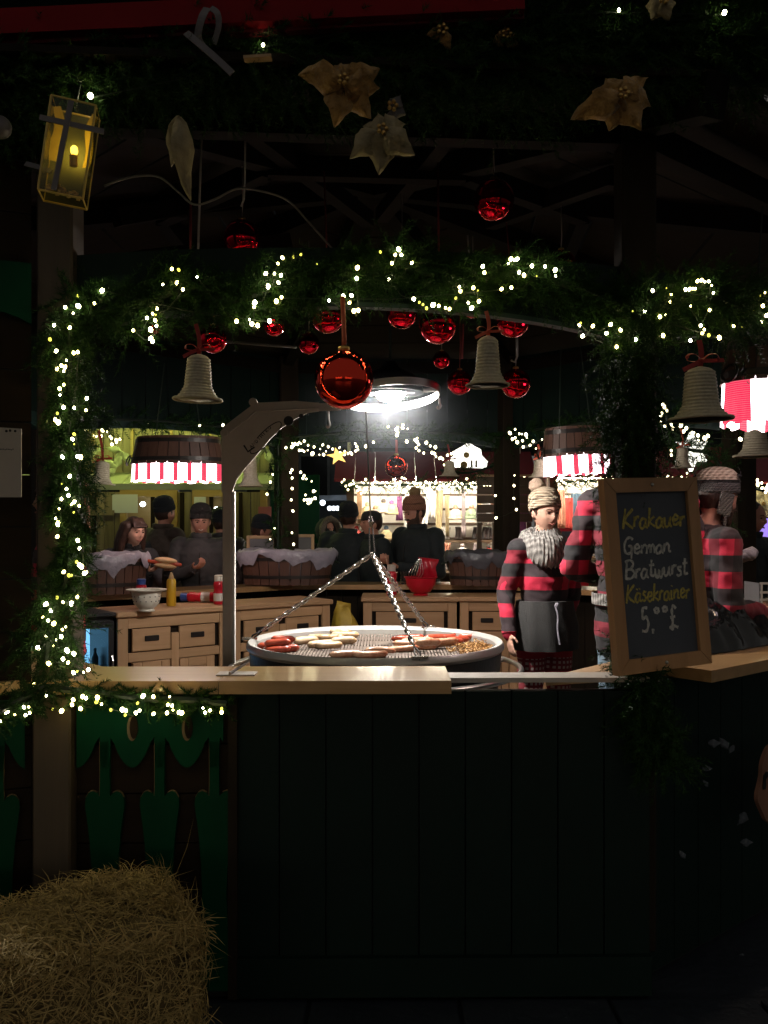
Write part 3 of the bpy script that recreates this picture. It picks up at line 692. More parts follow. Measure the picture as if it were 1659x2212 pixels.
# ------------------------------------------------------------------ pine drawer cabinets
def cabinet(a, b, h, nd_, label, split=True):
    a = Vector(a); b = Vector(b); L = (b-a).length; ang = math.atan2(b.y-a.y, b.x-a.x)
    t = thing('drawer_cabinet', label, 'cabinet', (a.x, a.y, FLOOR), ang, 'pine drawer cabinets along the back of the hut', world=False)
    H = h-FLOOR; dp = .42
    obj('carcass', MB().box((L/2, dp/2+.012, (H-.03)/2), (L-.004, dp-.02, H-.034)), MAT['hut_wood'], t)
    obj('top', MB().box((L/2, dp/2-.01, H-.018), (L+.03, dp+.05, .036), None, .006), MAT['pine'], t)
    for x in (.035, L-.035): obj('stile', MB().box((x, 0, (H-.036)/2), (.07, .024, H-.04), None, .003), MAT['pine_z'], t)
    for z, hh in ((H-.075, .075), (H-.305, .06), (.05, .09)): obj('rail', MB().box((L/2, .001, z), (L-.142, .022, hh), None, .003), MAT['pine'], t)
    w = (L-.14)/nd_
    for k in range(nd_):
        x0 = .07+w*k; xc = x0+w/2
        if k: obj('stile', MB().box((x0, 0, (H-.12)/2), (.055, .023, H-.2), None, .003), MAT['pine_z'], t)
        d_ = obj('drawer', MB().box((xc, .003, H-.193), (w-.062, .02, .150), None, .004), MAT['pine'], t)
        obj('handle', MB().box((xc, -.011, H-.185), (.10, .014, .036), None, .004), MAT['handle'], d_)
        dr = obj('door', MB().box((xc, .008, (H-.34)/2+.06), (w-.066, .016, H-.46)), MAT['pine_z'], t)
        for sx in (-1, 1): obj('door_frame', MB().box((xc+sx*(w/2-.066), -.002, (H-.34)/2+.06), (.062, .014, H-.463), None, .003), MAT['pine_z'], dr)
        for sz in (-1, 1): obj('door_frame', MB().box((xc, -.0025, (H-.34)/2+.06+sz*((H-.46)/2-.03)), (w-.196, .013, .062), None, .003), MAT['pine'], dr)
    return t
ZC = 1.034
def PC(u, v): return PZ(u, v, ZC)
ca = Vector((-1.74, 5.78, 0)); cb = Vector((-.42, 6.80, 0))
cm = ca.lerp(cb, .485)
cabinet(ca, cm-(cb-ca)*.004, ZC, 2, 'pine drawer cabinet right of the glowing fridge, under the white colander')
cabinet(cm+(cb-ca)*.012, cb, ZC, 2, 'pine drawer cabinet behind the left rim of the grill, next to the yellow bag')
cabinet((-.165, 7.02, 0), (.575, 7.02, 0), ZC, 1, 'pine cabinet with one wide drawer under the red bowl')
cabinet((.60, 7.03, 0), (1.32, 7.03, 0), ZC, 2, 'pine drawer cabinet behind the woman in the plaid shirt')
# ------------------------------------------------------------------ fir foliage and string lights
def foliage(name, path, rad, n, seed, mat, parent=None, sl=.16, nl=.032, nw=.0028, nn=56, droop=.35, zsq=1.0):
    rg = np.random.default_rng(seed)
    pts = np.array([tuple(p) for p in path]); seg = np.linalg.norm(np.diff(pts, axis=0), axis=1); cum = np.concatenate([[0], np.cumsum(seg)])
    s = rg.uniform(0, cum[-1], n); idx = np.clip(np.searchsorted(cum, s)-1, 0, len(seg)-1)
    f = ((s-cum[idx])/np.maximum(seg[idx], 1e-6))[:, None]
    base = pts[idx]*(1-f)+pts[idx+1]*f; tan = (pts[idx+1]-pts[idx])/np.maximum(seg[idx], 1e-6)[:, None]
    rv = rg.normal(size=(n, 3)); rv[:, 2] *= zsq; rad_d = rv-tan*np.sum(rv*tan, 1)[:, None]; rad_d /= np.linalg.norm(rad_d, axis=1)[:, None]
    sgn = np.where(rg.random(n) < .75, 1, -1)[:, None]
    d = rad_d*rg.uniform(.4, 1.0, (n,1))+tan*sgn*rg.uniform(.3, 1.0, (n,1)); d[:, 2] -= droop*rg.uniform(0, 1, n); d /= np.linalg.norm(d, axis=1)[:, None]
    R_ = rad if np.isscalar(rad) else np.interp(s, np.linspace(0, cum[-1], len(rad)), rad)
    clump = .75+.5*np.array([mnoise.noise(Vector((x*3.1, seed, 0))) for x in s])
    L = sl*rg.uniform(.6, 1.25, n)*clump
    org = base+rad_d*(np.asarray(R_)*rg.uniform(0, .65, n)*clump)[:, None]
    up = np.cross(d, rg.normal(size=(n, 3))); up /= np.linalg.norm(up, axis=1)[:, None]; sd = np.cross(d, up)
    t = np.tile(np.linspace(.06, 1, nn)[None], (n, 1))+rg.normal(0, .01, (n, nn))
    bend = -droop*.35*L[:, None]*t**2
    p0 = org[:, None]+d[:, None]*(L[:, None]*t)[..., None]; p0[..., 2] += bend
    a = rg.uniform(0, 2*PI, (n, nn)); side = sd[:, None]*np.cos(a)[..., None]+up[:, None]*np.sin(a)[..., None]*.7
    nd_ = side*.86+d[:, None]*rg.uniform(.35, .75, (n, nn))[..., None]; nd_ /= np.linalg.norm(nd_, axis=2)[..., None]
    ln = nl*rg.uniform(.7, 1.15, (n, nn))*(1.05-.45*t)
    tip = p0+nd_*ln[..., None]
    wv = np.cross(nd_, side+rg.normal(0, .4, (n, nn, 3))); wv /= np.maximum(np.linalg.norm(wv, axis=2), 1e-6)[..., None]; wv *= nw/2
    V1 = np.stack([p0-wv, p0+wv, tip], 2).reshape(-1, 3)
    # twigs
    e = org+d*L[:, None]; e[:, 2] += -droop*.35*L
    tw = up*.0022
    V2 = np.stack([org-tw, org+tw, e], 1).reshape(-1, 3)
    V = np.concatenate([V1, V2]); nt_ = len(V)//3
    off = OFF.get(parent.name) if parent else None
    if off is not None: V = V-np.array(tuple(off))
    me = bpy.data.meshes.new(name)
    me.vertices.add(len(V)); me.loops.add(len(V)); me.polygons.add(nt_)
    me.vertices.foreach_set('co', V.astype(np.float32).ravel())
    me.loops.foreach_set('vertex_index', np.arange(len(V), dtype=np.int32))
    me.polygons.foreach_set('loop_start', np.arange(0, len(V), 3, dtype=np.int32))
    me.materials.append(mat); me.update(); me.validate()
    return link(name, me, parent)
def garland(label, path, rad, n, seed, mat=None, far=False, group='fir garlands on the hut', **kw):
    path = [Vector(p) for p in path]
    t = thing('fir_garland', label, 'garland', tuple(path[len(path)//2]), 0, group)
    fo = foliage('foliage', crom(path, 5), rad, n, seed, mat or MAT['needle'], t, **kw); fo['kind'] = 'stuff'
    obj('stem', MB().tube(crom(path, 4), .012, 6), MAT['wire'], t)
    return t
def bulb_mesh(r, mat, nm='bulb'):
    return MB().ell((0,0,0), (r, r, r*1.25), 8, 6).mesh(nm, mat, True)
BM = bulb_mesh(.0053, MAT['bulb']); BMW = bulb_mesh(.0050, MAT['bulb_w']); BMY = bulb_mesh(.0042, MAT['bulb_y']); BMF = bulb_mesh(.0098, MAT['bulb_far']); BMC = bulb_mesh(.013, MAT['bulb_cool'])
def lights(label, pts, mesh=None, group='warm string lights', wire=True, seed=1, order=True):
    pts = [Vector(p) for p in pts]; rg = random.Random(seed)
    t = thing('string_lights', label, 'string lights', tuple(pts[0]), 0, group)
    if order:                                        # chain nearest neighbours so the wire runs from bulb to bulb
        rest = pts[1:]; ch = [pts[0]]
        while rest:
            j = min(range(len(rest)), key=lambda i: (rest[i]-ch[-1]).length); ch.append(rest.pop(j))
        pts = ch
    if wire:
        w = []
        for i, p in enumerate(pts):
            w.append(p+Vector((0, .012, 0)))
            if i < len(pts)-1:
                q = (p+pts[i+1])/2; w.append(q+Vector((0, .03, -.012)))
        obj('cable', MB().tube(w, .0016, 4), MAT['wire'], t)
    for i, p in enumerate(pts[:300]):
        o = link('bulb', mesh or rg.choice((BM, BM, BM, BMW, BMW, BMY)), t, p-OFF[t.name])
        s = rg.choice((.55, .75, .9, 1.0, 1.0, 1.15, 1.3)); o.scale = (s, s, s)
        o.rotation_euler = (rg.uniform(-.6,.6), rg.uniform(-.6,.6), 0)
    return t
# left post
gp = [P(175,640,2.95), P(158,690,2.92), P(148,760,2.90), P(150,860,2.90), P(152,960,2.90), P(158,1060,2.90), P(156,1160,2.90), P(140,1260,2.89), P(110,1350,2.87), P(100,1430,2.86)]
garland('fir garland winding down the left corner post', gp, [.10,.10,.06,.05,.075,.075,.06,.07,.085,.075], 720, 11)
garland('short fir swag under the left end of the counter', [P(-30,1545,2.60), P(30,1520,2.70), P(90,1485,2.82), P(160,1492,2.86), P(250,1500,2.87), P(340,1510,2.87), P(420,1512,2.88), P(490,1520,2.88)], .04, 260, 12, nl=.022, sl=.08)
garland('fir garland draped over the front arch', [P(160,660,2.95), P(230,668,2.96), P(320,655,2.97), P(400,625,2.97), P(500,650,2.97), P(590,622,2.98), P(680,612,3.0), P(760,588,3.0), P(860,572,3.0), P(960,600,3.0), P(1040,606,3.0), P(1120,590,3.02), P(1210,612,3.03), P(1290,655,3.04), P(1360,680,3.04)], [.09,.08,.09,.13,.10,.13,.10,.11,.11,.10,.12,.11,.10,.09,.12], 1300, 13)
garland('fir garland over the right front side of the hut', [P(1330,690,3.02), P(1410,650,3.03), P(1480,655,3.06), P(1540,640,3.12), P(1600,670,3.25), P(1660,650,3.4), P(1740,650,3.6)], [.13,.13,.14,.13,.12,.12,.12], 900, 14)
garland('dark unlit fir garland hanging down the right front post behind the chalkboard', [P(1385,640,3.04), P(1370,760,3.03), P(1362,880,3.03), P(1366,1000,3.14), P(1372,1120,3.22), P(1372,1240,3.22), P(1368,1360,3.20), P(1376,1475,3.0), P(1400,1560,2.93), P(1440,1640,2.9)], [.15,.15,.14,.13,.09,.08,.08,.06,.08,.07], 1500, 15)
garland('thick dark fir garland along the top of the hut front', [P(-90,205,2.82), P(80,190,2.80), P(260,150,2.79), P(450,128,2.79), P(640,128,2.79), P(820,140,2.80), P(1000,130,2.81), P(1180,118,2.82), P(1360,110,2.83), P(1540,95,2.84), P(1740,90,2.86)], .20, 3000, 16, sl=.20, nl=.036, nw=.0034, droop=.5)
# back of the hut
def along(a, b, k, z, sag, out=-.03):
    L, fn = face_fn(a, b, -out); pts = []
    for i in range(k+1):
        t = i/k; pts.append(fn(t*L, z-sag*(1-abs(2*t-1))*0+sag*(-(1-(2*t-1)**2)), 0))
    return pts
NF = MAT['needle_far']
kwf = dict(nl=.05, nw=.006, sl=.18, nn=26, group='fir garlands round the back of the hut')
garland('fir garland on the back arch above the bearded customer', along(D, E, 8, 2.36, -.06, .06), .09, 190, 21, NF, **kwf)
garland('fir garland on the back left arch above the left barrel lamp', along(L2, D, 8, 2.34, -.08, .06), .09, 190, 22, NF, **kwf)
garland('fir garland on the back right arch above the right barrel lamp', along(E, R2, 8, 2.38, -.05, .06), .10, 190, 23, NF, **kwf)
garland('fir garland on the far right arch behind the large barrel lamp', along(R2, R1, 8, 2.36, -.06, .06), .10, 200, 24, NF, **kwf)
garland('fir garland on the back post left of the wide serving tub', [Vector((D.x-.06, D.y-.10, z)) for z in (2.3,2.0,1.7,1.4,1.15)], .07, 90, 25, NF, **kwf)
garland('fir garland on the back right post behind the hat with reindeer', [P(1440,890,5.9), P(1450,960,5.9), P(1540,985,5.85), P(1560,1060,5.8), P(1545,1200,5.8)], .10, 220, 26, NF, **kwf)
# bulbs, transcribed as real positions on the garlands
cA = [(1010,290),(1050,295),(1158,337),(957,381),(1038,370),(1075,410),(608,412),(600,418),(457,447),(555,492),(922,523),(897,553),(915,560),(912,592),(919,624),(885,646),(783,651),(885,698),(897,715),(864,578),(1390,597),(1465,588),(1477,612),(1513,622),(1497,488),(1494,512)]
cB = [(175,125),(150,157),(236,120),(278,107),(82,213),(131,213),(167,223),(153,262),(95,285),(170,345),(141,367),(103,478),(37,502),(5,493),(367,160),(592,180),(588,240),(560,335),(548,375),(514,340),(573,421),(597,418),(435,363),(720,93),(822,78),(803,108),(838,108),(785,155),(895,153),(767,247),(906,355),(937,373),(957,385),(977,406),(1014,387),(1045,393),(1083,404),(1105,410),(1140,350),(1166,310),(1160,287),(1238,292),(1263,307),(1395,299),(1449,291),(1290,173),(1299,208),(1447,132),(1465,138),(1482,132),(1432,157),(1563,170),(1637,173),(1492,206),(1520,222),(1590,227),(1210,375),(1228,405),(1269,367)]
cAp = [(383,515),(460,508),(430,550),(318,620),(410,635),(293,703),(330,772),(433,783),(457,778),(390,827),(335,875),(362,858),(385,868),(374,890),(375,970),(350,993),(352,1030),(510,1050),(373,1103),(437,1106),(505,1120),(337,1138),(328,1177),(343,1192)]
cP = [(550,195),(538,232),(550,270),(463,365),(575,360),(598,365),(517,507),(458,565),(493,602),(508,650),(457,677),(530,712),(550,698),(588,727),(547,775),(438,748),(413,820),(432,850),(428,865),(425,955),(577,983),(590,1042),(568,1142),(588,1165),(605,1178),(473,1217),(510,1243),(530,1243),(625,1228),(642,1220),(424,1407),(574,1403),(341,1456),(530,1452),(467,1441),(374,1505),(320,1554),(358,1577),(398,1600),(487,1625),(462,1645),(342,1695),(415,1720),(454,1697),(395,1767),(284,1781),(498,1800),(547,1824),(467,1863),(362,1897),(505,1890),(545,1965),(573,1955),(620,1960),(655,1942),(258,2053)]
cS = [(182,52),(245,112),(437,117),(455,125),(515,122),(510,145),(537,157),(387,133),(381,160),(426,180),(278,183),(326,192),(586,187),(646,186),(665,190),(662,215),(727,152),(738,190),(718,203),(757,113),(811,117),(897,117),(812,208),(888,160),(911,165),(883,203),(915,188),(947,200),(961,203),(1073,178),(1085,202),(1110,190),(1172,180),(1172,200)]
cSl = [(127,173),(152,172),(157,203),(135,215),(78,212),(43,197),(5,245),(-20,235),(30,205)]
cC = [(940,247),(1027,232),(1055,272),(1145,240),(1170,240),(1190,235),(1205,235),(1220,187),(1245,182),(1265,192),(1290,190),(1308,215),(1320,263),(1047,317),(1177,343),(815,375),(890,374),(975,385),(985,410),(1020,397),(1295,368),(490,450),(483,462),(503,530),(567,468),(678,458),(652,512),(740,492),(835,552),(715,598),(1005,527),(1240,465),(1262,490),(1250,512),(1290,525),(1175,558),(1355,540),(332,118),(335,155)]
cCr = [(1445,467),(1497,472),(1510,408),(1570,372),(1627,342),(1612,280),(1640,260),(1620,440),(1652,402),(1700,300),(1690,420)]
fA = lambda p: (p[0]/2.72, p[1]/2.72+474.4)
fB = lambda p: (p[0]/2.5769+542.2, p[1]/2.5769+508.3)
fC = lambda p: (p[0]/2.8868+1084.3, p[1]/2.8868+542.2)
fP = lambda p: (p[0]/3.434, p[1]/3.434+881)
fS = lambda p: (p[0]/2.448, p[1]/2.448+1457)
def place(lst, fn, Y0, Y1=None, j=.03, seed=3):
    rg = random.Random(seed); o = []
    for p in lst:
        u, v = fn(p); Y = Y0 if Y1 is None else Y0+(Y1-Y0)*(u-900)/700
        o.append(P(u, v, Y+rg.uniform(-j, j)))
    return o
lights('warm string lights winding down the left corner post', place(cAp, fA, 2.84)+place(cP, fP, 2.83), seed=4)
lights('warm string lights on the garland of the front arch', place(cA, fA, 2.89)+place(cB, fB, 2.92), seed=5)
lights('warm string lights under the left end of the counter', place(cS, fS, 2.83, j=.015), seed=6)
lights('few warm string lights low on the dark left wall', place(cSl, fS, 2.68, j=.02), seed=7)
lights('warm string lights on the garland at the right front corner', place(cC, fC, 2.95), seed=8)
lights('warm string lights at the right edge of the garland', place(cCr, fC, 3.18, j=.06), seed=9)
TOPB = bulb_mesh(.0085, MAT['bulb'])
lights('few large warm bulbs spread along the dark top garland', [P(195,207,2.66), P(568,97,2.66), P(945,0,2.66), P(1337,22,2.68), P(1565,27,2.68), P(1000,-20,2.7)], TOPB, seed=10, order=False)
bD = [(255,195),(335,185),(355,165),(375,145),(340,135),(410,150),(432,125),(455,140),(497,108),(548,163),(627,185),(708,213),(745,155),(735,165),(815,182),(872,213),(968,187),(960,200),(432,230),(468,230),(495,245),(543,228),(610,268),(600,278),(785,243),(697,288),(753,287),(1033,243),(1028,285),(1075,275),(1110,262),(1125,280),(1172,140),(1192,180),(1207,222),(1178,237),(1313,175),(1412,123),(975,265)]
bDp = [(335,487),(450,520),(495,565),(480,600),(525,608),(595,640),(337,595),(337,735),(325,885),(347,1033),(335,1320),(357,1472),(315,525),(513,820),(497,885),(535,885),(562,882),(597,880),(640,862),(620,770),(643,770),(540,930),(553,940),(578,915),(80,550),(50,650),(5,810),(105,1260),(48,1405)]
bE = [(125,33),(225,40),(210,65),(280,15),(277,45),(330,55),(225,97),(217,122),(320,190),(430,155),(407,172),(427,190),(447,222),(420,258),(450,287),(500,312),(527,202),(570,237),(623,250),(587,308),(613,318),(630,350),(668,368),(682,360),(700,375),(715,438),(752,335),(792,320),(822,315)]
bEp = [(1460,548),(1455,657),(1453,793),(1480,910),(1257,762),(1265,997)]
bR = [(82,1112),(50,1135),(108,1140),(125,1142),(150,1145),(155,1163),(82,1165),(65,1173),(95,1192),(128,1183),(133,1222),(175,1212),(195,1187),(250,1175),(212,1232),(297,1200),(325,1203),(307,1240)]
bQ = [(1003,958),(1014,972),(1028,995),(998,1012),(990,1030),(992,1062),(1017,1090),(1053,1083),(1065,1107),(1115,1087),(1150,1105),(1133,1125),(1185,1130),(1222,1150),(1265,1167),(1285,1153),(1225,1180),(1195,1135),(1057,1270),(1055,1245),(1400,1050),(1420,1075),(1470,1087),(1567,1070),(1487,1173),(1520,763)]
bL = [(475,1212),(503,1241),(573,1220),(603,1238),(630,1245),(550,1270),(567,1273),(592,1270),(647,1275),(655,1285),(683,1297),(704,1290),(685,1310),(658,1320),(750,1198),(868,1193),(1173,1210),(1310,1207),(1328,1217),(473,1310),(478,1330),(462,1357),(498,1372),(517,1405)]
fD = lambda p: (p[0]/6.12+576, p[1]/6.12+935.2)
fE = lambda p: (p[0]/4.896+813.2, p[1]/4.896+914.9)
kw2 = dict(group='string lights round the back of the hut')
lights('warm string lights on the back arch left of the hanging red bauble', place(bD, fD, 7.60), BMF, seed=11, **kw2)
lights('string lights on the back post left of the wide serving tub', place(bDp, fD, 7.55), BMF, seed=12, wire=False, **kw2)
lights('warm string lights on the back arch above the small red bauble', place(bE, fE, 7.60), BMF, seed=13, **kw2)
lights('sparse string lights down the back post beside the bobble hat', place(bEp, fE, 7.55), BMF, seed=14, **kw2)
lights('warm string lights above the right barrel lamp', place(bR, fC, 7.1), BMF, seed=15, **kw2)
lights('warm string lights round the lit star behind the largest wicker bell', place(bQ, fC, 5.6, j=.1), BMF, seed=16, **kw2)
lights('warm string lights above the left barrel lamp', place(bL, fA, 7.0, j=.1), BMF, seed=17, **kw2)
# ------------------------------------------------------------------ baubles, bells, flowers
def bauble(label, u, v, Y, rpx, top_v, mat=None, smat=None, sw=.0022, ru=0, group='red glass baubles hanging in the hut'):
    c = P(u, v, Y); r = rpx*Y/F
    t = thing('bauble', label, 'bauble', (c.x, c.y, c.z-r), 0, group)
    obj('ball', MB().ell(c, (r, r, r), 32, 20), mat or MAT['bauble'], t, True)
    obj('cap', MB().lathe([(r*.20, r*.97), (r*.20, r*1.10), (r*.08, r*1.15), (.001, r*1.16)], 12, c), MAT['cap'], t, True)
    e = P(u+ru, top_v, Y)
    obj('string', MB().tube([c+Vector((0,0,r*1.14)), (c+e)/2+Vector((.003,0,0)), e], sw, 6), smat or MAT['string_w'], t, True)
    return t
bauble('largest orange red bauble hanging on a wide ribbon in front of the lamp', 743, 820, 2.84, 64, 640, MAT['bauble_o'], MAT['rib_orange'], .0085, -3)
bauble('red bauble high under the roof, upper right of the grill lamp', 1067, 432, 3.9, 44, 232, sw=.004, ru=-4)
bauble('red bauble high under the roof, left, above the arch garland', 523, 515, 3.9, 40, 360)
bauble('red bauble half hidden at the right end of the arch garland', 1212, 572, 3.7, 32, 445)
bauble('red bauble directly above the largest bauble, touching its ribbon', 708, 683, 3.9, 37, 370, smat=MAT['string_r'], sw=.004, ru=-8)
bauble('red bauble with a dark ring reflection, in the middle below the arch', 868, 676, 4.2, 34, 420)
bauble('wide red bauble right of the middle below the row of bulbs', 946, 702, 3.8, 41, 352, smat=MAT['string_r'], sw=.005)
bauble('small red bauble caught in the arch garland above the middle bell', 1021, 662, 3.7, 25, 510)
bauble('red bauble right of the bow of the middle bell', 1108, 692, 3.9, 37, 480, smat=MAT['string_r'], sw=.003, ru=-14)
bauble('red bauble beside the ribbon of the left bell', 460, 733, 3.4, 30, 640, smat=MAT['string_r'])
bauble('small red bauble left of the largest bauble', 667, 742, 4.6, 23, 520)
bauble('smallest red bauble, left of the middle bell', 954, 777, 4.8, 19, 560)
bauble('red bauble behind the left side of the middle bell', 993, 826, 4.3, 27, 660, smat=MAT['string_r'])
bauble('red bauble behind the right rim of the middle bell', 1114, 828, 4.1, 32, 700)
bauble('dull red bauble sunk in the left part of the arch garland', 330, 706, 3.05, 16, 680)
bauble('dull red bauble in the arch garland left of the largest bauble', 592, 704, 3.05, 22, 670)
bauble('single red bauble hanging far back from the back arch', 856, 1008, 7.62, 25, 950, MAT['bauble_o'], MAT['rib_red'], .012)
# loose strings without a visible bauble
def cord(label, pts, r, mat, cat='string', group='loose strings under the hut roof', nm='string'):
    pts = [Vector(p) for p in pts]
    return single(nm, MB().tube(pts, r, 6), mat, label, cat, group, True)
cord('long pale pink string hanging from the top garland to the left of the arch', [P(437,235,3.2), P(432,400,3.2), P(427,570,3.2)], .0042, MAT['string_w'])
cord('short dark red string beside the long pale pink string', [P(412,440,3.4), P(411,560,3.4)], .005, MAT['string_r'])
cord('white string with a hook end above the left roof bauble', [P(530,290,3.1), P(529,380,3.1), P(527,430,3.1), P(521,446,3.1)], .0036, MAT['string_w'])
cord('short pale string left of the left roof bauble', [P(461,545,3.9), P(461,595,3.9)], .005, MAT['string_w'])
cord('short pale string with small hook right of the arch middle', [P(1010,508,3.8), P(1013,555,3.8)], .004, MAT['string_w'])
cord('white string with a curled end below the right bauble of the arch', [P(1117,730,3.9), P(1117,770,3.9), P(1112,782,3.9), P(1104,778,3.9)], .005, MAT['string_w'])
cord('red string hanging below the middle of the arch, left of the middle bell', [P(1000,700,4.4), P(998,775,4.4)], .006, MAT['string_r'])
cord('wavy grey cable drooping from the glass lantern across the top opening', crom([P(225,402,2.95), P(262,388,2.95), P(300,380,2.95), P(345,383,2.96), P(385,415,2.98), P(420,442,3.0), P(465,430,3.02), P(510,408,3.05), P(560,412,3.1), P(620,432,3.15), P(665,478,3.2), P(720,540,3.25)], 5), .0038, MAT['cable'], 'cable', None, 'cable')
cord('thin pale cable running level behind the left bell', [P(490,738,3.9), P(560,744,3.9), P(640,750,3.9)], .006, MAT['cable'], 'cable', None, 'cable')

def bow(mb, c, s, nrm=(0,-1,0)):
    c = Vector(c)
    for sg in (-1, 1):
        lp = [c, c+Vector((sg*.35,-.1,.30))*s, c+Vector((sg*.75,-.15,.28))*s, c+Vector((sg*.80,-.1,.0))*s, c+Vector((sg*.40,0,-.06))*s, c]
        mb.ribbon(crom(lp, 4), .22*s, .02*s, Vector((0,-.35,1)))
    mb.ribbon(crom([c, c+Vector((-.5,-.1,-.25))*s, c+Vector((-1.0,-.05,-.50))*s], 4), .24*s, .02*s, Vector((.2,-1,.2)))
    mb.ribbon(crom([c, c+Vector((.5,-.1,-.02))*s, c+Vector((1.15,-.05,.02))*s], 4), .24*s, .02*s, Vector((0,-1,.5)))
    mb.ell(c, (.16*s, .14*s, .14*s), 8, 6)
def bell(label, u, v_top, v_bot, wpx, Y, ribbon_v, mat_r, group, nseg=40, tilt=0.0):
    k = Y/F; h = (v_bot-v_top)*k; R = wpx*k/2; c = P(u, v_bot, Y)
    t = thing('wicker_bell', label, 'bell', tuple(c), 0, group)
    prof = []; N = nseg*2; NR_ = 15 if nseg > 30 else 11
    for i in range(N+1):
        f = i/N
        if f < .28: r = R*(1.0-.42*(f/.28)**.6)
        elif f < .86: r = R*(.58-.10*((f-.28)/.58))
        else: r = R*.48*max(.05, math.cos((f-.86)/.14*PI/2))**.6
        r *= 1+.030*math.sin(f*NR_*2*PI)
        prof.append((max(r, .002), f*h))
    inner = [(max(r-.006, .001), z) for r, z in prof if z < h*.9][::-1]
    mb = MB(); mb.lathe(prof, 30); mb.lathe([(prof[0][0]-.006, .0), (prof[0][0], 0.0)], 30) if False else None
    mb.lathe(inner+[prof[0]], 30)
    vs = []
    for p in mb.v:                                   # woven over and under
        a = math.atan2(p.y, p.x); q = math.sin(a*15+(PI if int(p.z/h*NR_) % 2 else 0))*.0030*(R/.075)
        d = Vector((p.x, p.y, 0)); d = d.normalized() if d.length > 1e-6 else d
        vs.append(p+d*q)
    mb.v = [c+Matrix.Rotation(tilt, 3, 'Y')@p for p in vs]
    obj('body', mb, MAT['wicker'], t, True)
    rim = [c+Matrix.Rotation(tilt, 3, 'Y')@Vector((R*math.cos(a), R*math.sin(a), 0)) for a in [2*PI*i/30 for i in range(30)]]
    obj('rim', MB().tube(rim, R*.055, 6, True), MAT['wicker'], t, True)
    tp = c+Matrix.Rotation(tilt, 3, 'Y')@Vector((0, 0, h))
    rb = MB(); e = P(u-4, ribbon_v, Y); e.y = tp.y
    rb.ribbon(crom([tp+Vector((0,0,-.005)), (tp+e)/2+Vector((.006,0,0)), e], 5), R*.17, .002, Vector((0,-1,0)))
    bow(rb, tp+Vector((0,-R*.18,R*.16)), R*.62)
    obj('ribbon', rb, mat_r, t)
    return t
GB = 'wicker bells on the front arch'
bell('wicker bell hanging left of the grill post', 427, 765, 863, 103, 2.83, 700, MAT['rib_red'], GB, tilt=.03)
bell('wicker bell hanging right of the grill lamp, between red baubles', 1054, 725, 832, 92, 2.84, 672, MAT['rib_orange'], GB)
bell('largest wicker bell at the right edge, in front of the striped barrel lamp', 1514, 792, 905, 132, 2.90, 735, MAT['rib_red'], GB, tilt=-.02)
GB2 = 'wicker bells on the back arches'
bell('wicker bell in front of the green lit stall at the left', 217, 995, 1044, 60, 5.6, 930, MAT['rib_red'], GB2, 24, .12)
bell('wicker bell half hidden behind the logo plate of the grill post', 541, 980, 1050, 52, 7.3, 940, MAT['rib_red'], GB2, 24)
bell('wicker bell left of the lit white house ornament', 971, 995, 1028, 42, 7.4, 960, MAT['rib_red'], GB2, 24)
bell('wicker bell above the bobble hat of the woman in plaid', 1166, 990, 1031, 48, 6.3, 960, MAT['rib_orange'], GB2, 24)
bell('wicker bell beside the bright star behind the chalkboard', 1474, 965, 1010, 46, 5.2, 925, MAT['rib_orange'], GB2, 24)
bell('pale wicker bell under the large striped barrel lamp at the right edge', 1632, 925, 985, 90, 5.2, 898, MAT['rib_orange'], GB2, 24)

def petal(mb, c, d, n, L, w, curl=.25, seed=0):
    c = Vector(c); d = Vector(d).normalized(); n = Vector(n).normalized(); n = (n-d*n.dot(d)).normalized(); s = d.cross(n)
    K = 9; rows = []
    for i in range(K+1):
        t = i/K; ww = w*(min(1, t/.38+.12)**.7)*(1 if t < .4 else max(.02, 1-((t-.4)/.6)**1.25))*(1+.10*math.sin(t*17+seed*3)); cc = c+d*L*t+n*(-curl*L*t*t+.08*L*math.sin(t*6+seed))+s*(.06*L*math.sin(t*3+seed*2)*t)
        rows.append([cc+s*ww*q*.5+n*(-.16*w*(q*q)+.10*w*math.sin(q*4.5+seed+t*7)) for q in (-1,-.5,0,.5,1)])
    vs = [p for r in rows for p in r]; fs = []
    m = len(vs); vs += [p-n*.0016 for p in vs]
    for i in range(K):
        for j in range(4):
            a = i*5+j; fs.append((a, a+1, a+6, a+5)); fs.append((m+a, m+a+5, m+a+6, m+a+1))
    for i in range(K):
        fs.append((i*5, (i+1)*5, m+(i+1)*5, m+i*5)); fs.append((i*5+4, m+i*5+4, m+(i+1)*5+4, (i+1)*5+4))
    mb.add(vs, fs)
def flower(label, u, v, Y, angs, L, w, mat, tilt=(0,-1,-.25), group='fabric poinsettias in the top garland', curl=.3, cen=True):
    c = P(u, v, Y); t = thing('poinsettia', label, 'fabric flower', tuple(c), 0, group)
    nr = Vector(tilt).normalized()
    for i, a in enumerate(angs):
        q = a[1] if isinstance(a, tuple) else 1.0; aa = math.radians(a[0] if isinstance(a, tuple) else a)
        d = Vector((math.cos(aa), .18*(i % 2)-.05, math.sin(aa)))
        m_ = MB(); petal(m_, c+Vector((0, .004*i, 0)), d, nr, L*q, w*(.8+.2*q), curl, i*1.7); obj('petal', m_, mat, t, True)
    if cen:
        m_ = MB()
        for i in range(5): m_.ell(c+Vector((.012*math.cos(i*1.26), -.014, .012*math.sin(i*1.26))), (.007,.007,.007), 8, 6)
        obj('stamens', m_, MAT['cap'], t, True)
    return t
flower('large gold poinsettia in the middle of the top garland', 742, 175, 2.60, [(178,1.0),(150,.55),(15,.85),(60,.65),(-15,.75),(-50,.85),(-105,.8),(-140,.5),(105,.5)], .135, .095, MAT['gold'], (0,-1,-.7))
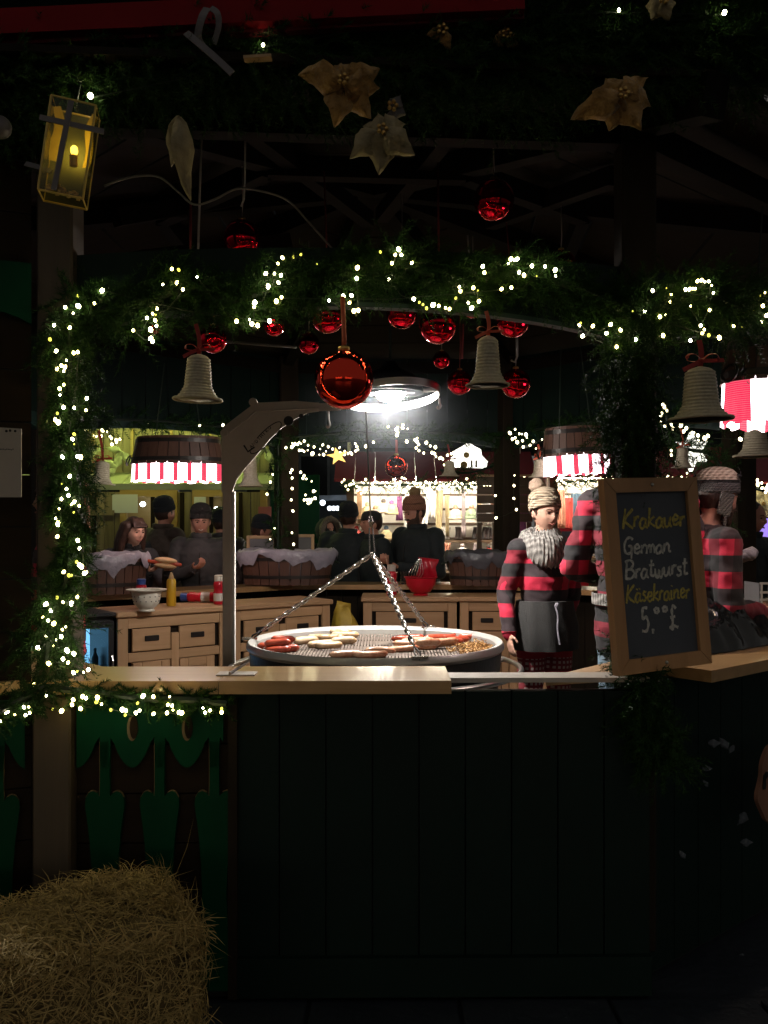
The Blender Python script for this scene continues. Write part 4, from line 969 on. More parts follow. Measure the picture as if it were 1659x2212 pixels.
flower('cream poinsettia hanging just below the large gold one', 826, 282, 2.62, [(-38,.95),(-95,1.0),(-140,1.0),(25,.75),(100,.6),(160,.6)], .115, .085, MAT['cream'], (0,-1,-.5))
flower('gold poinsettia at the top right, pointing left', 1345, 205, 2.60, [(212,1.15),(255,.75),(-60,.85),(-12,.85),(30,.85),(75,.6),(120,.65),(165,.7)], .125, .09, MAT['gold'], (0,-1,-.6))
flower('pale drooping leaf of a fabric flower right of the glass lantern', 385, 250, 2.66, [(-78,1.0),(-100,.62)], .225, .07, MAT['cream'], (.3,-1,-.1), cen=False)
flower('small gold fabric bloom at the top edge, right of the middle', 955, 68, 2.66, [(-60,1),(60,.8),(180,.9),(120,.6)], .05, .04, MAT['gold'])
flower('yellowish fabric bloom cut by the top edge at the right', 1432, 2, 2.64, [(-60,1),(-120,1),(0,.9),(180,.9)], .05, .055, MAT['cream'])
flower('silvery fabric petal beside the cream poinsettia', 848, 232, 2.68, [(60,1),(-20,.9),(-80,.6)], .05, .045, MAT['silver'])
flower('brown gold fabric bloom lost in the shade of the top garland', 1093, 78, 2.70, [(-30,1),(90,1),(200,.9)], .045, .045, MAT['gold'])
single('round_ornament', MB().ell(P(0, 275, 2.66), (.034,.034,.034), 20, 12), MAT['silver'], 'pale round ornament cut by the left edge near the glass lantern', 'ornament', None, True)
# white bow of twisted ribbon at the top left
t = thing('white_bow', 'white ribbon bow with a stiff tail in the top garland at the left', 'bow', P(450, 110, 2.60))
m_ = MB()
m_.ribbon(crom([P(443,108,2.62), P(428,80,2.60), P(436,40,2.58), P(448,18,2.60)], 5), .022, .003, (0,-1,.2))
m_.ribbon(crom([P(462,95,2.62), P(472,60,2.60), P(470,30,2.59), P(455,18,2.60)], 5), .018, .003, (0,-1,.2))
obj('loops', m_, MAT['silver'], t)
obj('tail', MB().ribbon(crom([P(402,72,2.60), P(430,95,2.59), P(468,128,2.59), P(502,160,2.60)], 5), .021, .004, (0,-1,.3)), MAT['silver'], t)
single('lit_wood_edge', MB().box(P(557,126,2.63), (.082, .03, .008), Matrix.Rotation(-.06, 3, 'Y')), MAT['pale_frame'], 'small pale strip for a wood edge lit by the bulb above it', 'wood edge')  # pale piece stands for bulb light on a wood edge
# glass lantern, the bulb's light coloured into its edges as gold
lc = P(150, 332, 2.62)
t = thing('glass_lantern', 'tilted clear glass lantern with edges coloured gold for the glow of its yellow bulb', 'lantern', tuple(lc+Vector((0,0,-.14))))
Rl = Matrix.Rotation(.14, 3, 'Y')@Matrix.Rotation(.22, 3, 'Z')
w2, h2, d2 = .062, .137, .05
def LP(x, y, z): return lc+Rl@Vector((x, y, z))
obj('pane', MB().box(LP(0, -d2, 0), (w2*2, .003, h2*2), Rl), MAT['glass_y'], t)
obj('glow_panel', MB().box(LP(0, d2, 0), (w2*2, .003, h2*2), Rl), M('amber_glow', (.085,.08,.035), .6, c2=(.05,.05,.02), vs=22), t)  # panel added to catch the bulb, in place of yellow reflections in the glass
for sx in (-1, 1):
    obj('foil_flap', MB().ribbon(crom([LP(sx*(w2-.006), d2*.2, h2-.006), LP(sx*(w2-.022), d2*.4, h2-.05), LP(sx*(w2-.012), d2*.5, h2-.11), LP(sx*(w2-.016), d2*.5, h2-.16)], 4), .026, .001, (-sx*.6,-1,-.2)), MAT['bulb_gold'], t)
for sx in (-1, 1): obj('pane', MB().box(LP(sx*w2, 0, 0), (.003, d2*2-.004, h2*2), Rl), MAT['glass_y'], t)
for sx in (-1, 1):
    for sy in (-1, 1):
        obj('edge', MB().tube([LP(sx*w2, sy*d2, -h2), LP(sx*w2, sy*d2, h2)], .0036, 6), MAT['bulb_gold'], t)
for sz in (-1, 1):
    q = [LP(-w2,-d2,sz*h2), LP(w2,-d2,sz*h2), LP(w2,d2,sz*h2), LP(-w2,d2,sz*h2)]
    obj('edge', MB().tube(q, .0034, 6, True), MAT['bulb_gold'], t)
obj('band', MB().box(LP(.005, -d2-.004, .066), (w2*2+.055, .004, .016), Rl), MAT['silver'], t)
obj('band', MB().box(LP(-.012, -d2-.0075, .0), (.016, .003, h2*2-.01), Rl@Matrix.Rotation(.05, 3, 'Y')), MAT['silver'], t)
obj('bulb', MB().ell(LP(.012, .0, .012), (.011,.011,.015), 12, 8), glow('lantern_bulb', (1.0,.74,.10), 70.0), t, True)
obj('holder', MB().lathe([(.012,-.03),(.012,0),(.004,.006)], 10, LP(.012,0,-.004)), MAT['cap'], t)
m_ = MB()
for k in range(26): m_.box(LP(RND.uniform(-.045,.05), RND.uniform(-.03,.02), -h2+.012+RND.uniform(0,.02)), (.010,.008,.006), Matrix.Rotation(RND.uniform(0,3), 3, 'Z'))
gl = obj('gold_chips', m_, MAT['cap'], t); gl['kind'] = 'stuff'
obj('ribbon_end', MB().ribbon(crom([P(55,354,2.66), P(85,362,2.65), P(112,372,2.64)], 4), .016, .003, (0,-1,.4)), MAT['silver'], t)
obj('hanger', MB().tube([LP(0,0,h2), LP(0,.02,h2+.09)], .0025, 5), MAT['wire'], t)

# ------------------------------------------------------------------ swing grill
GC = P(811, 1387, 4.3); GX, GY = GC.x, 4.3; RIM = 1.043; GR = .618
gt = thing('swing_grill', 'round steel swing grill on three chains under a painted crane arm', 'grill', (GX, GY, FLOOR))
prof = [(GR-.045, RIM-.055), (GR-.040, RIM-.012), (GR-.028, RIM), (GR-.008, RIM+.004), (GR, RIM-.008), (GR+.002, RIM-.025), (GR-.010, RIM-.038), (GR-.03, RIM-.050)]
obj('rim', MB().lathe(prof, 96, (GX, GY, 0), closed=True), MAT['steel'], gt, .6)
obj('pan_wall', MB().lathe([(GR-.012, RIM-.036), (GR-.018, RIM-.13), (GR-.028, RIM-.13), (GR-.024, RIM-.036)], 80, (GX, GY, 0), closed=True), MAT['iron'], gt, .7)
gr = MB()
for k in range(74):
    x = -GR+.06+(2*GR-.12)*k/73; hh = math.sqrt(max(0, (GR-.045)**2-x*x))
    if hh > .02: gr.bar((GX+x, GY-hh, 1.000), (GX+x, GY+hh, 1.000), .0108, .008)
for y in (-.4,-.2,0,.2,.4):
    hh = math.sqrt((GR-.045)**2-y*y); gr.bar((GX-hh, GY+y, .992), (GX+hh, GY+y, .992), .010, .008)
obj('drip_plate', MB().lathe([(.001,.981),(GR-.03,.981),(GR-.03,.987),(.001,.987)], 64, (GX, GY, 0)), M('greasy_plate', (.17,.135,.105), .5, c2=(.10,.075,.055), vs=6, bump=.2, bs=30, rv=.2), gt)
gg = obj('grate', gr, MAT['grate'], gt); gg['kind'] = 'stuff'
obj('fire_bowl', MB().lathe([(.02,.62),(.30,.64),(.50,.72),(.575,.86),(.585,.93),(.572,.93),(.56,.86),(.48,.74),(.30,.665),(.02,.65)], 64, (GX, GY, 0)), MAT['iron'], gt, .7)
obj('bowl_skirt', MB().lathe([(.590,.66),(.592,.905),(.584,.905),(.582,.66)], 64, (GX, GY, 0), closed=True), MAT['iron'], gt, .7)
obj('ember_bed', MB().ell((GX, GY, .70), (.40,.40,.06), 32, 10), MAT['iron'], gt, True)
ring = [(GX+.70*math.cos(a), GY+.70*math.sin(a), .915) for a in [2*PI*k/72 for k in range(72)]]
obj('hand_ring', MB().tube(ring, .013, 8, True), MAT['steel_edge'], gt, True)
for a in (.35, 2.0, 3.7, 5.1):
    obj('bracket', MB().bar((GX+.585*math.cos(a), GY+.585*math.sin(a), .885), (GX+.70*math.cos(a), GY+.70*math.sin(a), .912), .02, .012), MAT['steel_edge'], gt)
for a in (.8, 2.4, 3.9, 5.5):
    obj('leg', MB().tube([(GX+.40*math.cos(a), GY+.40*math.sin(a), .70), (GX+.52*math.cos(a), GY+.52*math.sin(a), FLOOR)], .02, 8), MAT['iron'], gt)
# crane post, arm, logo plate
kY = 4.36; k = kY/F
px0 = P(493, 1200, kY).x
zt = P(0, 930, kY).z
obj('crane_post', MB().box((px0, kY, (FLOOR+zt)/2), (.048, .048, zt-FLOOR), None, .004), MAT['steel_paint'], gt)
obj('post_lit_edge', MB().box((px0+.030, kY-.008, (FLOOR+P(0,1062,kY).z)/2), (.011, .030, P(0,1062,kY).z-FLOOR)), MAT['edge_lit'], gt)  # white strip paints the lamp-lit side of the post
def W2(u, v, d=0): p = P(u, v, kY); return Vector((p.x, kY-.012+d, p.z))
outl = [(481,940),(484,925),(500,912),(553,872),(640,868),(690,872),(690,890),(668,893),(640,906),(610,926),(585,950),(556,985),(532,1012),(515,1034),(503,1064),(481,1064)]
obj('gusset', MB().prism(outl, lambda x, y, d: W2(x, y, d-.020), .012), MAT['steel_paint'], gt)
obj('gusset_rib', MB().tube([W2(499,935,-.024), W2(556,890,-.024), W2(690,884,-.024)], .005, 6), MAT['steel_paint'], gt)
for (u, v, r) in ((549, 871, 9), (487, 937, 8)):
    o_ = obj('bolt_ear', MB().lathe([(r*k, -.009), (r*k, .009), (.001, .0095)], 16, W2(u, v, -.02), M=Matrix.Rotation(PI/2, 3, 'X')), MAT['steel_paint'], gt)
for (u, v, r) in ((625, 911, 10.5), (652, 901, 5.2), (666, 897, 2.4)):
    obj('hole', MB().lathe([(.001, .0), (r*k, .0), (r*k, .003), (.001, .003)], 20, W2(u, v, -.022), M=Matrix.Rotation(PI/2, 3, 'X')), MAT['black_print'], gt)
el = [(576+math.cos(a)*46*math.cos(-.80)-math.sin(a)*13*math.sin(-.80), 947+math.cos(a)*46*math.sin(-.80)+math.sin(a)*13*math.cos(-.80)) for a in [2*PI*i/40 for i in range(28, 63)]]
lg = obj('logo', MB().ribbon([W2(u, v, -.0215) for u, v in el], .0045, .001, (0,-1,0)), MAT['black_print'], gt)
STR = {
'K': [[(0,0),(.25,2)],[(1.1,1.95),(.22,.85),(1.15,0)]], 'r': [[(.05,0),(.12,1),(.12,.65),(.35,.98),(.62,.92)]],
'a': [[(.72,.85),(.42,1),(.08,.62),(.12,.1),(.42,.02),(.68,.4),(.74,.95),(.74,.25),(.98,.02)]],
'k': [[(0,0),(.18,1.9)],[(.72,1.0),(.14,.5),(.8,.0)]], 'u': [[(.02,1),(.06,.2),(.3,0),(.58,.3),(.68,1),(.7,.2),(.92,.02)]],
'e': [[(.06,.45),(.6,.62),(.55,.93),(.3,1),(.05,.6),(.12,.12),(.42,0),(.78,.25)]],
'G': [[(1.1,1.6),(.8,1.9),(.35,1.7),(.08,1.0),(.2,.2),(.6,0),(.95,.3),(.97,.85),(.55,.85)],[(.97,.8),(.93,-.6)]],
'm': [[(0,0),(.1,1),(.1,.6),(.33,1),(.5,.75),(.5,.05),(.55,.65),(.8,1),(.97,.75),(1.0,.0)]],
'n': [[(0,0),(.1,1),(.1,.6),(.4,1),(.62,.75),(.62,.12),(.9,.02)]],
'B': [[(.1,0),(.22,1.9)],[(0,1.8),(.6,2.0),(1.0,1.6),(.72,1.1),(.25,1.0),(.9,.9),(1.12,.4),(.7,0),(0,.05)]],
't': [[(.28,1.8),(.22,.2),(.42,0),(.64,.15)],[(-.02,1.2),(.6,1.25)]], 'w': [[(0,1),(.1,.1),(.35,.02),(.5,.8),(.6,.1),(.85,.02),(1.02,1)]],
's': [[(.6,.92),(.3,1),(.14,.76),(.5,.45),(.5,.1),(.2,0),(-.02,.15)]], 'i': [[(.12,1),(.1,.12),(.34,.02)],[(.16,1.42),(.2,1.5)]],
'ä': [[(.72,.85),(.42,1),(.08,.62),(.12,.1),(.42,.02),(.68,.4),(.74,.95),(.74,.25),(.98,.02)],[(.25,1.35),(.3,1.48)],[(.62,1.38),(.67,1.5)]],
'5': [[(.95,1.92),(.32,1.92),(.2,1.1),(.68,1.2),(.95,.65),(.62,.05),(0,.08)]], '0': [[(.5,1),(.08,.8),(.1,.2),(.5,.02),(.9,.25),(.88,.8),(.5,1)]],
',': [[(.15,.2),(.1,-.3)]], '£': [[(1.05,1.7),(.72,1.98),(.42,1.6),(.45,.9),(.36,.3),(.02,.12),(.3,-.05),(.6,.2),(1.2,.05)],[(.1,.95),(.85,1.02)]],
'L': [[(.1,2),(.1,0),(.9,.05)]], 'U': [[(.05,2),(.1,.2),(.5,0),(.9,.25),(.95,2)]], 'C': [[(.95,1.7),(.5,2),(.1,1.4),(.1,.6),(.5,0),(.95,.3)]], 'Y': [[(0,2),(.45,1.05)],[(.95,2),(.4,0)]],
'D': [[(.1,0),(.1,2),(.6,1.85),(.9,1),(.6,.1),(.1,0)]], 'I': [[(.3,2),(.3,0)]], 'P': [[(.1,0),(.1,2),(.7,1.9),(.8,1.3),(.1,1.0)]], 'T': [[(.0,2),(1,2)],[(.5,2),(.5,0)]],
'A': [[(0,0),(.5,2),(1,0)],[(.2,.7),(.8,.7)]], 'N': [[(0,0),(.05,2),(.9,0),(.95,2)]], 'H': [[(.05,2),(.05,0)],[(.9,2),(.9,0)],[(.05,1),(.9,1)]], 'R': [[(.1,0),(.1,2),(.75,1.9),(.8,1.3),(.1,1),(.9,0)]], 'O': [[(.5,2),(.05,1.4),(.05,.6),(.5,0),(.95,.6),(.95,1.4),(.5,2)]],
}
ADV = {'K':1.15,'r':.62,'a':.98,'k':.82,'u':.94,'e':.8,'G':1.2,'m':1.1,'n':.92,'B':1.2,'t':.66,'w':1.05,'s':.72,'i':.42,'ä':.98,'5':1.1,'0':1.0,',':.35,'£':1.2}
def write(mb, text, fn, wdt, th, nrm, k=4, gap=.08, adv=None, jit=0.0):
    x = 0.0; rg = random.Random(len(text))
    for ch in text:
        if ch == ' ': x += .6; continue
        dy = rg.uniform(-jit, jit)
        for st in STR[ch]:
            p = crom([Vector((x+a, b+dy, 0)) for a, b in st], k) if k > 1 else [Vector((x+a, b+dy, 0)) for a, b in st]
            mb.ribbon([fn(q.x, q.y) for q in p], [wdt*(1+.25*math.sin(i*1.3+x)) for i in range(len(p))], th, nrm)
        x += (adv if adv else ADV.get(ch, 1.1))+gap
    return x
def logo_fn(x, y):
    u = 541+(x*7.6)*math.cos(.80)*1.0+y*4.2*math.sin(-.80)*1.0; v = 977-(x*7.6)*math.sin(.80)-y*4.2*math.cos(.80)
    return W2(u, v, -.0215)
m_ = MB(); write(m_, 'ANDTHIRO', lambda x, y: logo_fn(x*.78+1.0, y*.8+.4), .0032, .001, (0,-1,0), 1, .35, 1.0)
m_.ribbon([W2(529,963,-.0215), W2(538,977,-.0215), W2(552,967,-.0215)], .0085, .001, (0,-1,0))
obj('logo_lettering', m_, MAT['black_print'], gt)
# arm: flat bar running to a steel hoop that carries the lamp
HC = P(843, 862, 4.36); HR = .245; HC.z = 2.240
ar = MB(); ar.bar(W2(686,881,-.01), W2(736,880,-.01), .012, .036); obj('arm', ar, MAT['steel_paint'], gt)
rb = MB(); Nh = 80
vs = []; fs = []
for i in range(Nh):
    a = 2*PI*i/Nh; tl = -.030*math.sin(a)+.018*math.cos(a)
    for (r, z) in ((HR, -.017+tl), (HR, .017+tl), (HR-.006, .017+tl), (HR-.006, -.017+tl)):
        vs.append((HC.x+r*math.cos(a), HC.y+r*math.sin(a), HC.z+z))
for i in range(Nh):
    j = (i+1) % Nh
    for q in range(4):
        l = (q+1) % 4; fs.append((i*4+q, i*4+l, j*4+l, j*4+q))
rb.add(vs, fs); obj('hoop', rb, MAT['steel_edge'], gt, .7)
obj('arm_bar', MB().bar((HC.x-HR+.01, HC.y+.12, HC.z+.02), (HC.x+HR-.01, HC.y+.12, HC.z+.045), .02, .016), MAT['steel_paint'], gt)
for u, v0, v1 in ((710, 890, 925), (948, 862, 885)):
    obj('hook', MB().tube(crom([W2(u,v0,-.02), W2(u+1,(v0+v1)/2,-.02), W2(u+3,v1-6,-.02), W2(u-1,v1,-.02), W2(u-5,v1-5,-.02)], 4), .006, 6), MAT['steel_edge'], gt)
# cable, turnbuckle, chains
ap = Vector((P(804,1197,GY).x, GY, P(804,1197,GY).z)); ctop = Vector((P(790,880,GY).x, GY, P(790,880,GY).z)); cmid = ctop.lerp(ap, .74)
obj('cable', MB().tube([ctop, cmid], .0042, 6), MAT['cable'], gt)
obj('turnbuckle', MB().tube([cmid, cmid.lerp(ap,.15), cmid.lerp(ap,.3)], [.006,.013,.006], 8), MAT['chain'], gt)
obj('shackle', MB().tube([cmid.lerp(ap,.3)+Vector((.008,0,0)), ap+Vector((.012,0,.01)), ap+Vector((-.012,0,.01)), cmid.lerp(ap,.3)-Vector((.008,0,0))], .004, 6, True), MAT['chain'], gt)
def link_mesh():
    pts = []; Lh, wh = .0105, .0085
    for kx in range(12):
        a = 2*PI*kx/12; pts.append((wh*math.sin(a), 0, wh*math.cos(a)+(Lh if math.cos(a) > 0 else -Lh)))
    return MB().tube(pts, .0048, 6, True).mesh('chain_link', MAT['chain'], True)
LK = link_mesh()
def chain(a, b, nm='chain'):
    a = Vector(a); b = Vector(b); n = int((b-a).length/.0265); d = (b-a).normalized()
    c = obj(nm, MB().tube([a, a+d*.015], .004, 6), MAT['chain'], gt)
    q = d.to_track_quat('Z', 'Y')
    for i in range(n+1):
        o = link('chain_link', LK, c, a+d*(i+.5)*(b-a).length/(n+1)-OFF[gt.name])
        o.rotation_mode = 'QUATERNION'; o.rotation_quaternion = q @ Matrix.Rotation(PI/2*(i % 2)+.5, 3, 'Z').to_quaternion()
ends = []
for (u, v) in ((900, 1402), (921, 1362), (548, 1377)):
    pass
ce = [Vector((GX+GR*math.cos(a), GY+GR*math.sin(a), RIM)) for a in (math.radians(-72), math.radians(63), math.radians(176))]
for e in ce:
    hk = e+(ap-e)*.11
    chain(ap, hk)
    obj('rim_hook', MB().tube([hk, e.lerp(hk,.4)+Vector((.012,0,0)), e+Vector((.0,0,-.005)), e.lerp(hk,.4)-Vector((.012,0,0))], .005, 6, True), MAT['iron'], gt, True)
    obj('rim_clip', MB().bar(e+Vector((-.035,-.01,.004)), e+Vector((.035,.01,.004)), .022, .012), MAT['chain'], gt)
# work lamp under its dark shade
lp = P(843, 845, 4.50)
t = thing('work_lamp', 'bright white work lamp in a dark shade above the grill', 'lamp', (lp.x, lp.y, lp.z-.06))
obj('bulb', MB().ell(lp, (.078,.078,.056), 24, 14), MAT['lamp'], t, True)
obj('shade', MB().lathe([(.170,-.010),(.165,.030),(.12,.085),(.05,.115),(.03,.15),(.002,.152)]+[(.02,.11),(.045,.105),(.112,.078),(.158,.028),(.165,-.010)], 40, lp), MAT['lamp_shell'], t, .8)
obj('stem', MB().tube([lp+Vector((0,0,.15)), lp+Vector((0,.06,.65))], .008, 6), MAT['wire'], t)

sm_m = bpy.data.materials.new('lamp_glow_smoke'); sm_m.use_nodes = True  # grill smoke gathered round the lamp, also standing in for its lens glow
for n_ in list(sm_m.node_tree.nodes):
    if n_.type == 'BSDF_PRINCIPLED': sm_m.node_tree.nodes.remove(n_)
pv = sm_m.node_tree.nodes.new('ShaderNodeVolumePrincipled');  pv.inputs['Color'].default_value = (.85,.92,1.0,1); pv.inputs['Anisotropy'].default_value = .2
sm_m.node_tree.links.new(pv.outputs[0], [n_ for n_ in sm_m.node_tree.nodes if n_.type == 'OUTPUT_MATERIAL'][0].inputs['Volume'])
nt_ = sm_m.node_tree; tc_ = nt_.nodes.new('ShaderNodeTexCoord'); ln_ = nt_.nodes.new('ShaderNodeVectorMath'); ln_.operation = 'LENGTH'
mp_ = nt_.nodes.new('ShaderNodeMapping'); mp_.inputs['Location'].default_value = (0, 0, -.62); nt_.links.new(tc_.outputs['Object'], mp_.inputs['Vector']); nt_.links.new(mp_.outputs['Vector'], ln_.inputs[0])
fo_ = mth(nt_, 'MAXIMUM', mth(nt_, 'SUBTRACT', 1.0, mth(nt_, 'DIVIDE', ln_.outputs['Value'], .62)), 0.0)
ns_ = nd(nt_, 'ShaderNodeTexNoise', Scale=4.0, Detail=2.0); nt_.links.new(tc_.outputs['Object'], ns_.inputs['Vector'])
nt_.links.new(mth(nt_, 'MULTIPLY', mth(nt_, 'MULTIPLY', mth(nt_, 'POWER', fo_, 3.2), .13), mth(nt_, 'ADD', ns_.outputs[0], .35)), pv.inputs['Density'])
sk = MB().ell((HC.x, HC.y+.12, 2.235), (.62, .62, .62), 24, 16)
o = single('lamp_glow_smoke', sk, sm_m, 'thin pale grill smoke gathered round the bright lamp as its glow', 'smoke', None, True); o['kind'] = 'stuff'

# ------------------------------------------------------------------ sausages on the grate
def saus_mesh(L, r, bend, mat, seed=0):
    pts = []; rs = []
    rg = random.Random(seed)
    for i in range(13):
        t = i/12*2-1
        pts.append((t*L/2, bend*(1-t*t), 0)); e = 1-abs(t)**6
        rs.append(max(.25, e**.5)*r*(1+rg.uniform(-.05,.05)))
    return MB().tube(pts, rs, 10).mesh('sausage', mat, True)
SM = {m: [saus_mesh(l, r, b, MAT[m], s) for s, (l, r, b) in enumerate(dims)] for m, dims in dict(
  saus_red=[(.135,.016,.008),(.125,.0165,-.006)], saus_white=[(.15,.019,.012),(.14,.018,-.010)], saus_mix=[(.165,.0165,.010),(.15,.0175,-.010),(.17,.016,.016)]).items()}
ORD = ('first','second','third','fourth','fifth','sixth','seventh','eighth','ninth','tenth','eleventh','twelfth','thirteenth','fourteenth','fifteenth','sixteenth')
def sausages(label, group, mat, lst):
    lst = sorted(lst)
    for i, (u, v, z, ang) in enumerate(lst):
        p = PZ(u, v, z); o = link('sausage', SM[mat][i % len(SM[mat])], None, (p.x, p.y, z))
        o.rotation_euler = (RND.uniform(-.5,.5), RND.uniform(-.06,.06), ang+RND.uniform(-.12,.12)); q_ = RND.uniform(.82,1.1); o.scale = (q_, RND.uniform(.9,1.12), RND.uniform(.9,1.1))
        tag(o, label+(', leftmost' if i == 0 else ', rightmost' if i == len(lst)-1 else ', '+ORD[i]+' from left'), 'sausage', group)
Z0 = 1.022
sausages('red sausage in the stack at the left grill rim', 'red sausages stacked at the left rim', 'saus_red',
  [(597,1402,Z0,.15),(588,1394,Z0,.1),(605,1388,Z0,.12),(622,1400,Z0,.2),(600,1388,Z0+.03,.15),(612,1380,Z0+.03,.1)])
sausages('white sausage in the heap at the back of the grate', 'white sausages at the back left of the grate', 'saus_white',
  [(662,1384,Z0,.5),(694,1391,Z0,.2),(710,1392,Z0,.15),(742,1385,Z0,.1),(690,1377,Z0,.05),(718,1376,Z0,.08),(745,1371,Z0,.02),(735,1364,Z0,.0)])
sausages('browned sausage in the long front row of the grate', 'browned sausages at the front right', 'saus_mix',
  [(748,1413,Z0,.25),(800,1412,Z0,.2),(822,1407,Z0,.25),(868,1401,Z0,.2),(912,1396,Z0,.2),(950,1393,Z0,.2),(925,1388,Z0+.028,.2),(905,1386,Z0,.1),(885,1389,Z0+.02,.15),(958,1385,Z0+.02,.1)])
sausages('reddish sausage in the heap under the front chain', 'reddish sausages under the front chain', 'saus_red',
  [(870,1381,Z0,.1),(890,1376,Z0,.05),(940,1378,Z0,.2),(960,1375,Z0,.1),(978,1385,Z0,.3),(988,1382,Z0,.25)])
sausages('dark red sausage lying apart near the back right rim', 'red sausages at the back right rim', 'saus_red',
  [(1003,1371,Z0,-.1),(1018,1375,Z0,-.15)])
m_ = MB()
for kx in range(420):
    p = PZ(1040+RND.gauss(-12, 26), 1390+RND.gauss(4, 7), Z0)
    if (p.x-GX)**2+(p.y-GY)**2 > (GR-.06)**2: continue
    p.z = 1.008+abs(RND.gauss(0, .008)); m_.box(p, (.022, .005, .003), Matrix.Rotation(RND.uniform(0,3), 3, 'Z')@Matrix.Rotation(RND.uniform(-.5,.5), 3, 'Y'))
o = single('fried_onions', m_, MAT['onion'], 'loose heap of fried onions at the right rim of the grill', 'onions'); o['kind'] = 'stuff'
# ------------------------------------------------------------------ barrel tubs and barrel lamps
def staves(t, a_top, b_top, a_bot, b_bot, z0, z1, n, mat='stave', hoops=(.25, .8)):
    for i in range(n):
        w0 = 2*PI*i/n+.012; w1 = 2*PI*(i+1)/n-.012; vs = []
        for z, a, b in ((z0, a_bot, b_bot), (z1, a_top, b_top)):
            for w, o_ in ((w0, 0), (w1, 0), (w1, -.014), (w0, -.014)):
                vs.append(((a+o_)*math.cos(w), (b+o_)*math.sin(w), z))
        obj('stave', MB().add(vs, [(0,1,5,4),(2,3,7,6),(1,2,6,5),(3,0,4,7),(4,5,6,7),(3,2,1,0)]), MAT[mat], t)
    for h in hoops:
        a = a_bot+(a_top-a_bot)*h+.003; b = b_bot+(b_top-b_bot)*h+.003; z = z0+(z1-z0)*h
        m_ = MB()
        m_.lathe([(1, z-.014), (1.0, z+.014), (.985, z+.014), (.985, z-.014)], 40, (0,0,0), a, b, closed=True)
        obj('hoop', m_, MAT['handle'], t)
def tub(label, x, y, z, rz, a, b, h, lmat, group='oval wooden tubs lined with bags on the counter'):
    t = thing('serving_tub', label, 'tub', (x, y, z), rz, group, world=False)
    staves(t, a, b, a*.90, b*.88, 0, h, 26)
    obj('base', MB().lathe([(.98, .01), (.98, .03)], 32, (0,0,0), a*.88, b*.86), MAT[ 'stave'], t)
    m_ = MB(); rows = []; rg = random.Random(int(x*100))
    ph = [rg.uniform(0, 6) for _ in range(6)]
    N = 72
    for (s, zz, amp) in ((1.05, h-.080, .062), (1.08, h-.035, .045), (1.05, h+.012, .014), (1.0, h+.03, .014), (.95, h-.01, .01), (.90, h-.10, .01), (.80, h-.2, .01), (.3, h-.22, .0), (.01, h-.22, 0)):
        r = []
        for i in range(N):
            w = 2*PI*i/N
            q = math.sin(3*w+ph[0])*.5+math.sin(7*w+ph[1])*.35+math.sin(13*w+ph[2])*.3+math.sin(23*w+ph[3])*.2
            r.append(Vector((a*s*math.cos(w)*(1+amp*q*.5), b*s*math.sin(w)*(1+amp*q*.8), zz+amp*q*1.1)))
        rows.append(r)
    vs = [p for r in rows for p in r]; fs = []
    for i in range(len(rows)-1):
        for j in range(N):
            l = (j+1) % N; fs.append((i*N+j, i*N+l, (i+1)*N+l, (i+1)*N+j))
    m_.add(vs, fs); obj('liner', m_, MAT[lmat], t, True)
    for sx in (-1, 1):
        obj('handle', MB().tube(crom([(sx*a*.97, -.05, h*.75), (sx*(a+.035), -.03, h*.68), (sx*(a+.035), .03, h*.68), (sx*a*.97, .05, h*.75)], 4), .008, 6), MAT['wire'], t)
    return t
tub('wide wooden tub with a pale bag liner between the grill post and the chain', P(620,1262,7.55).x, 7.55, 1.10, 0.0, .40, .20, .27, 'liner')
tub('wooden tub with a pale bag liner beside the dark haired woman', P(232,1290,6.5).x, 6.55, 1.10, .75, .30, .18, .27, 'liner')
tub('wooden tub with a dark bag liner behind the woman in plaid', P(1042,1250,7.5).x, 7.5, 1.10, 0, .30, .19, .26, 'liner_dark')
for x in (.30, -.32):
    pass
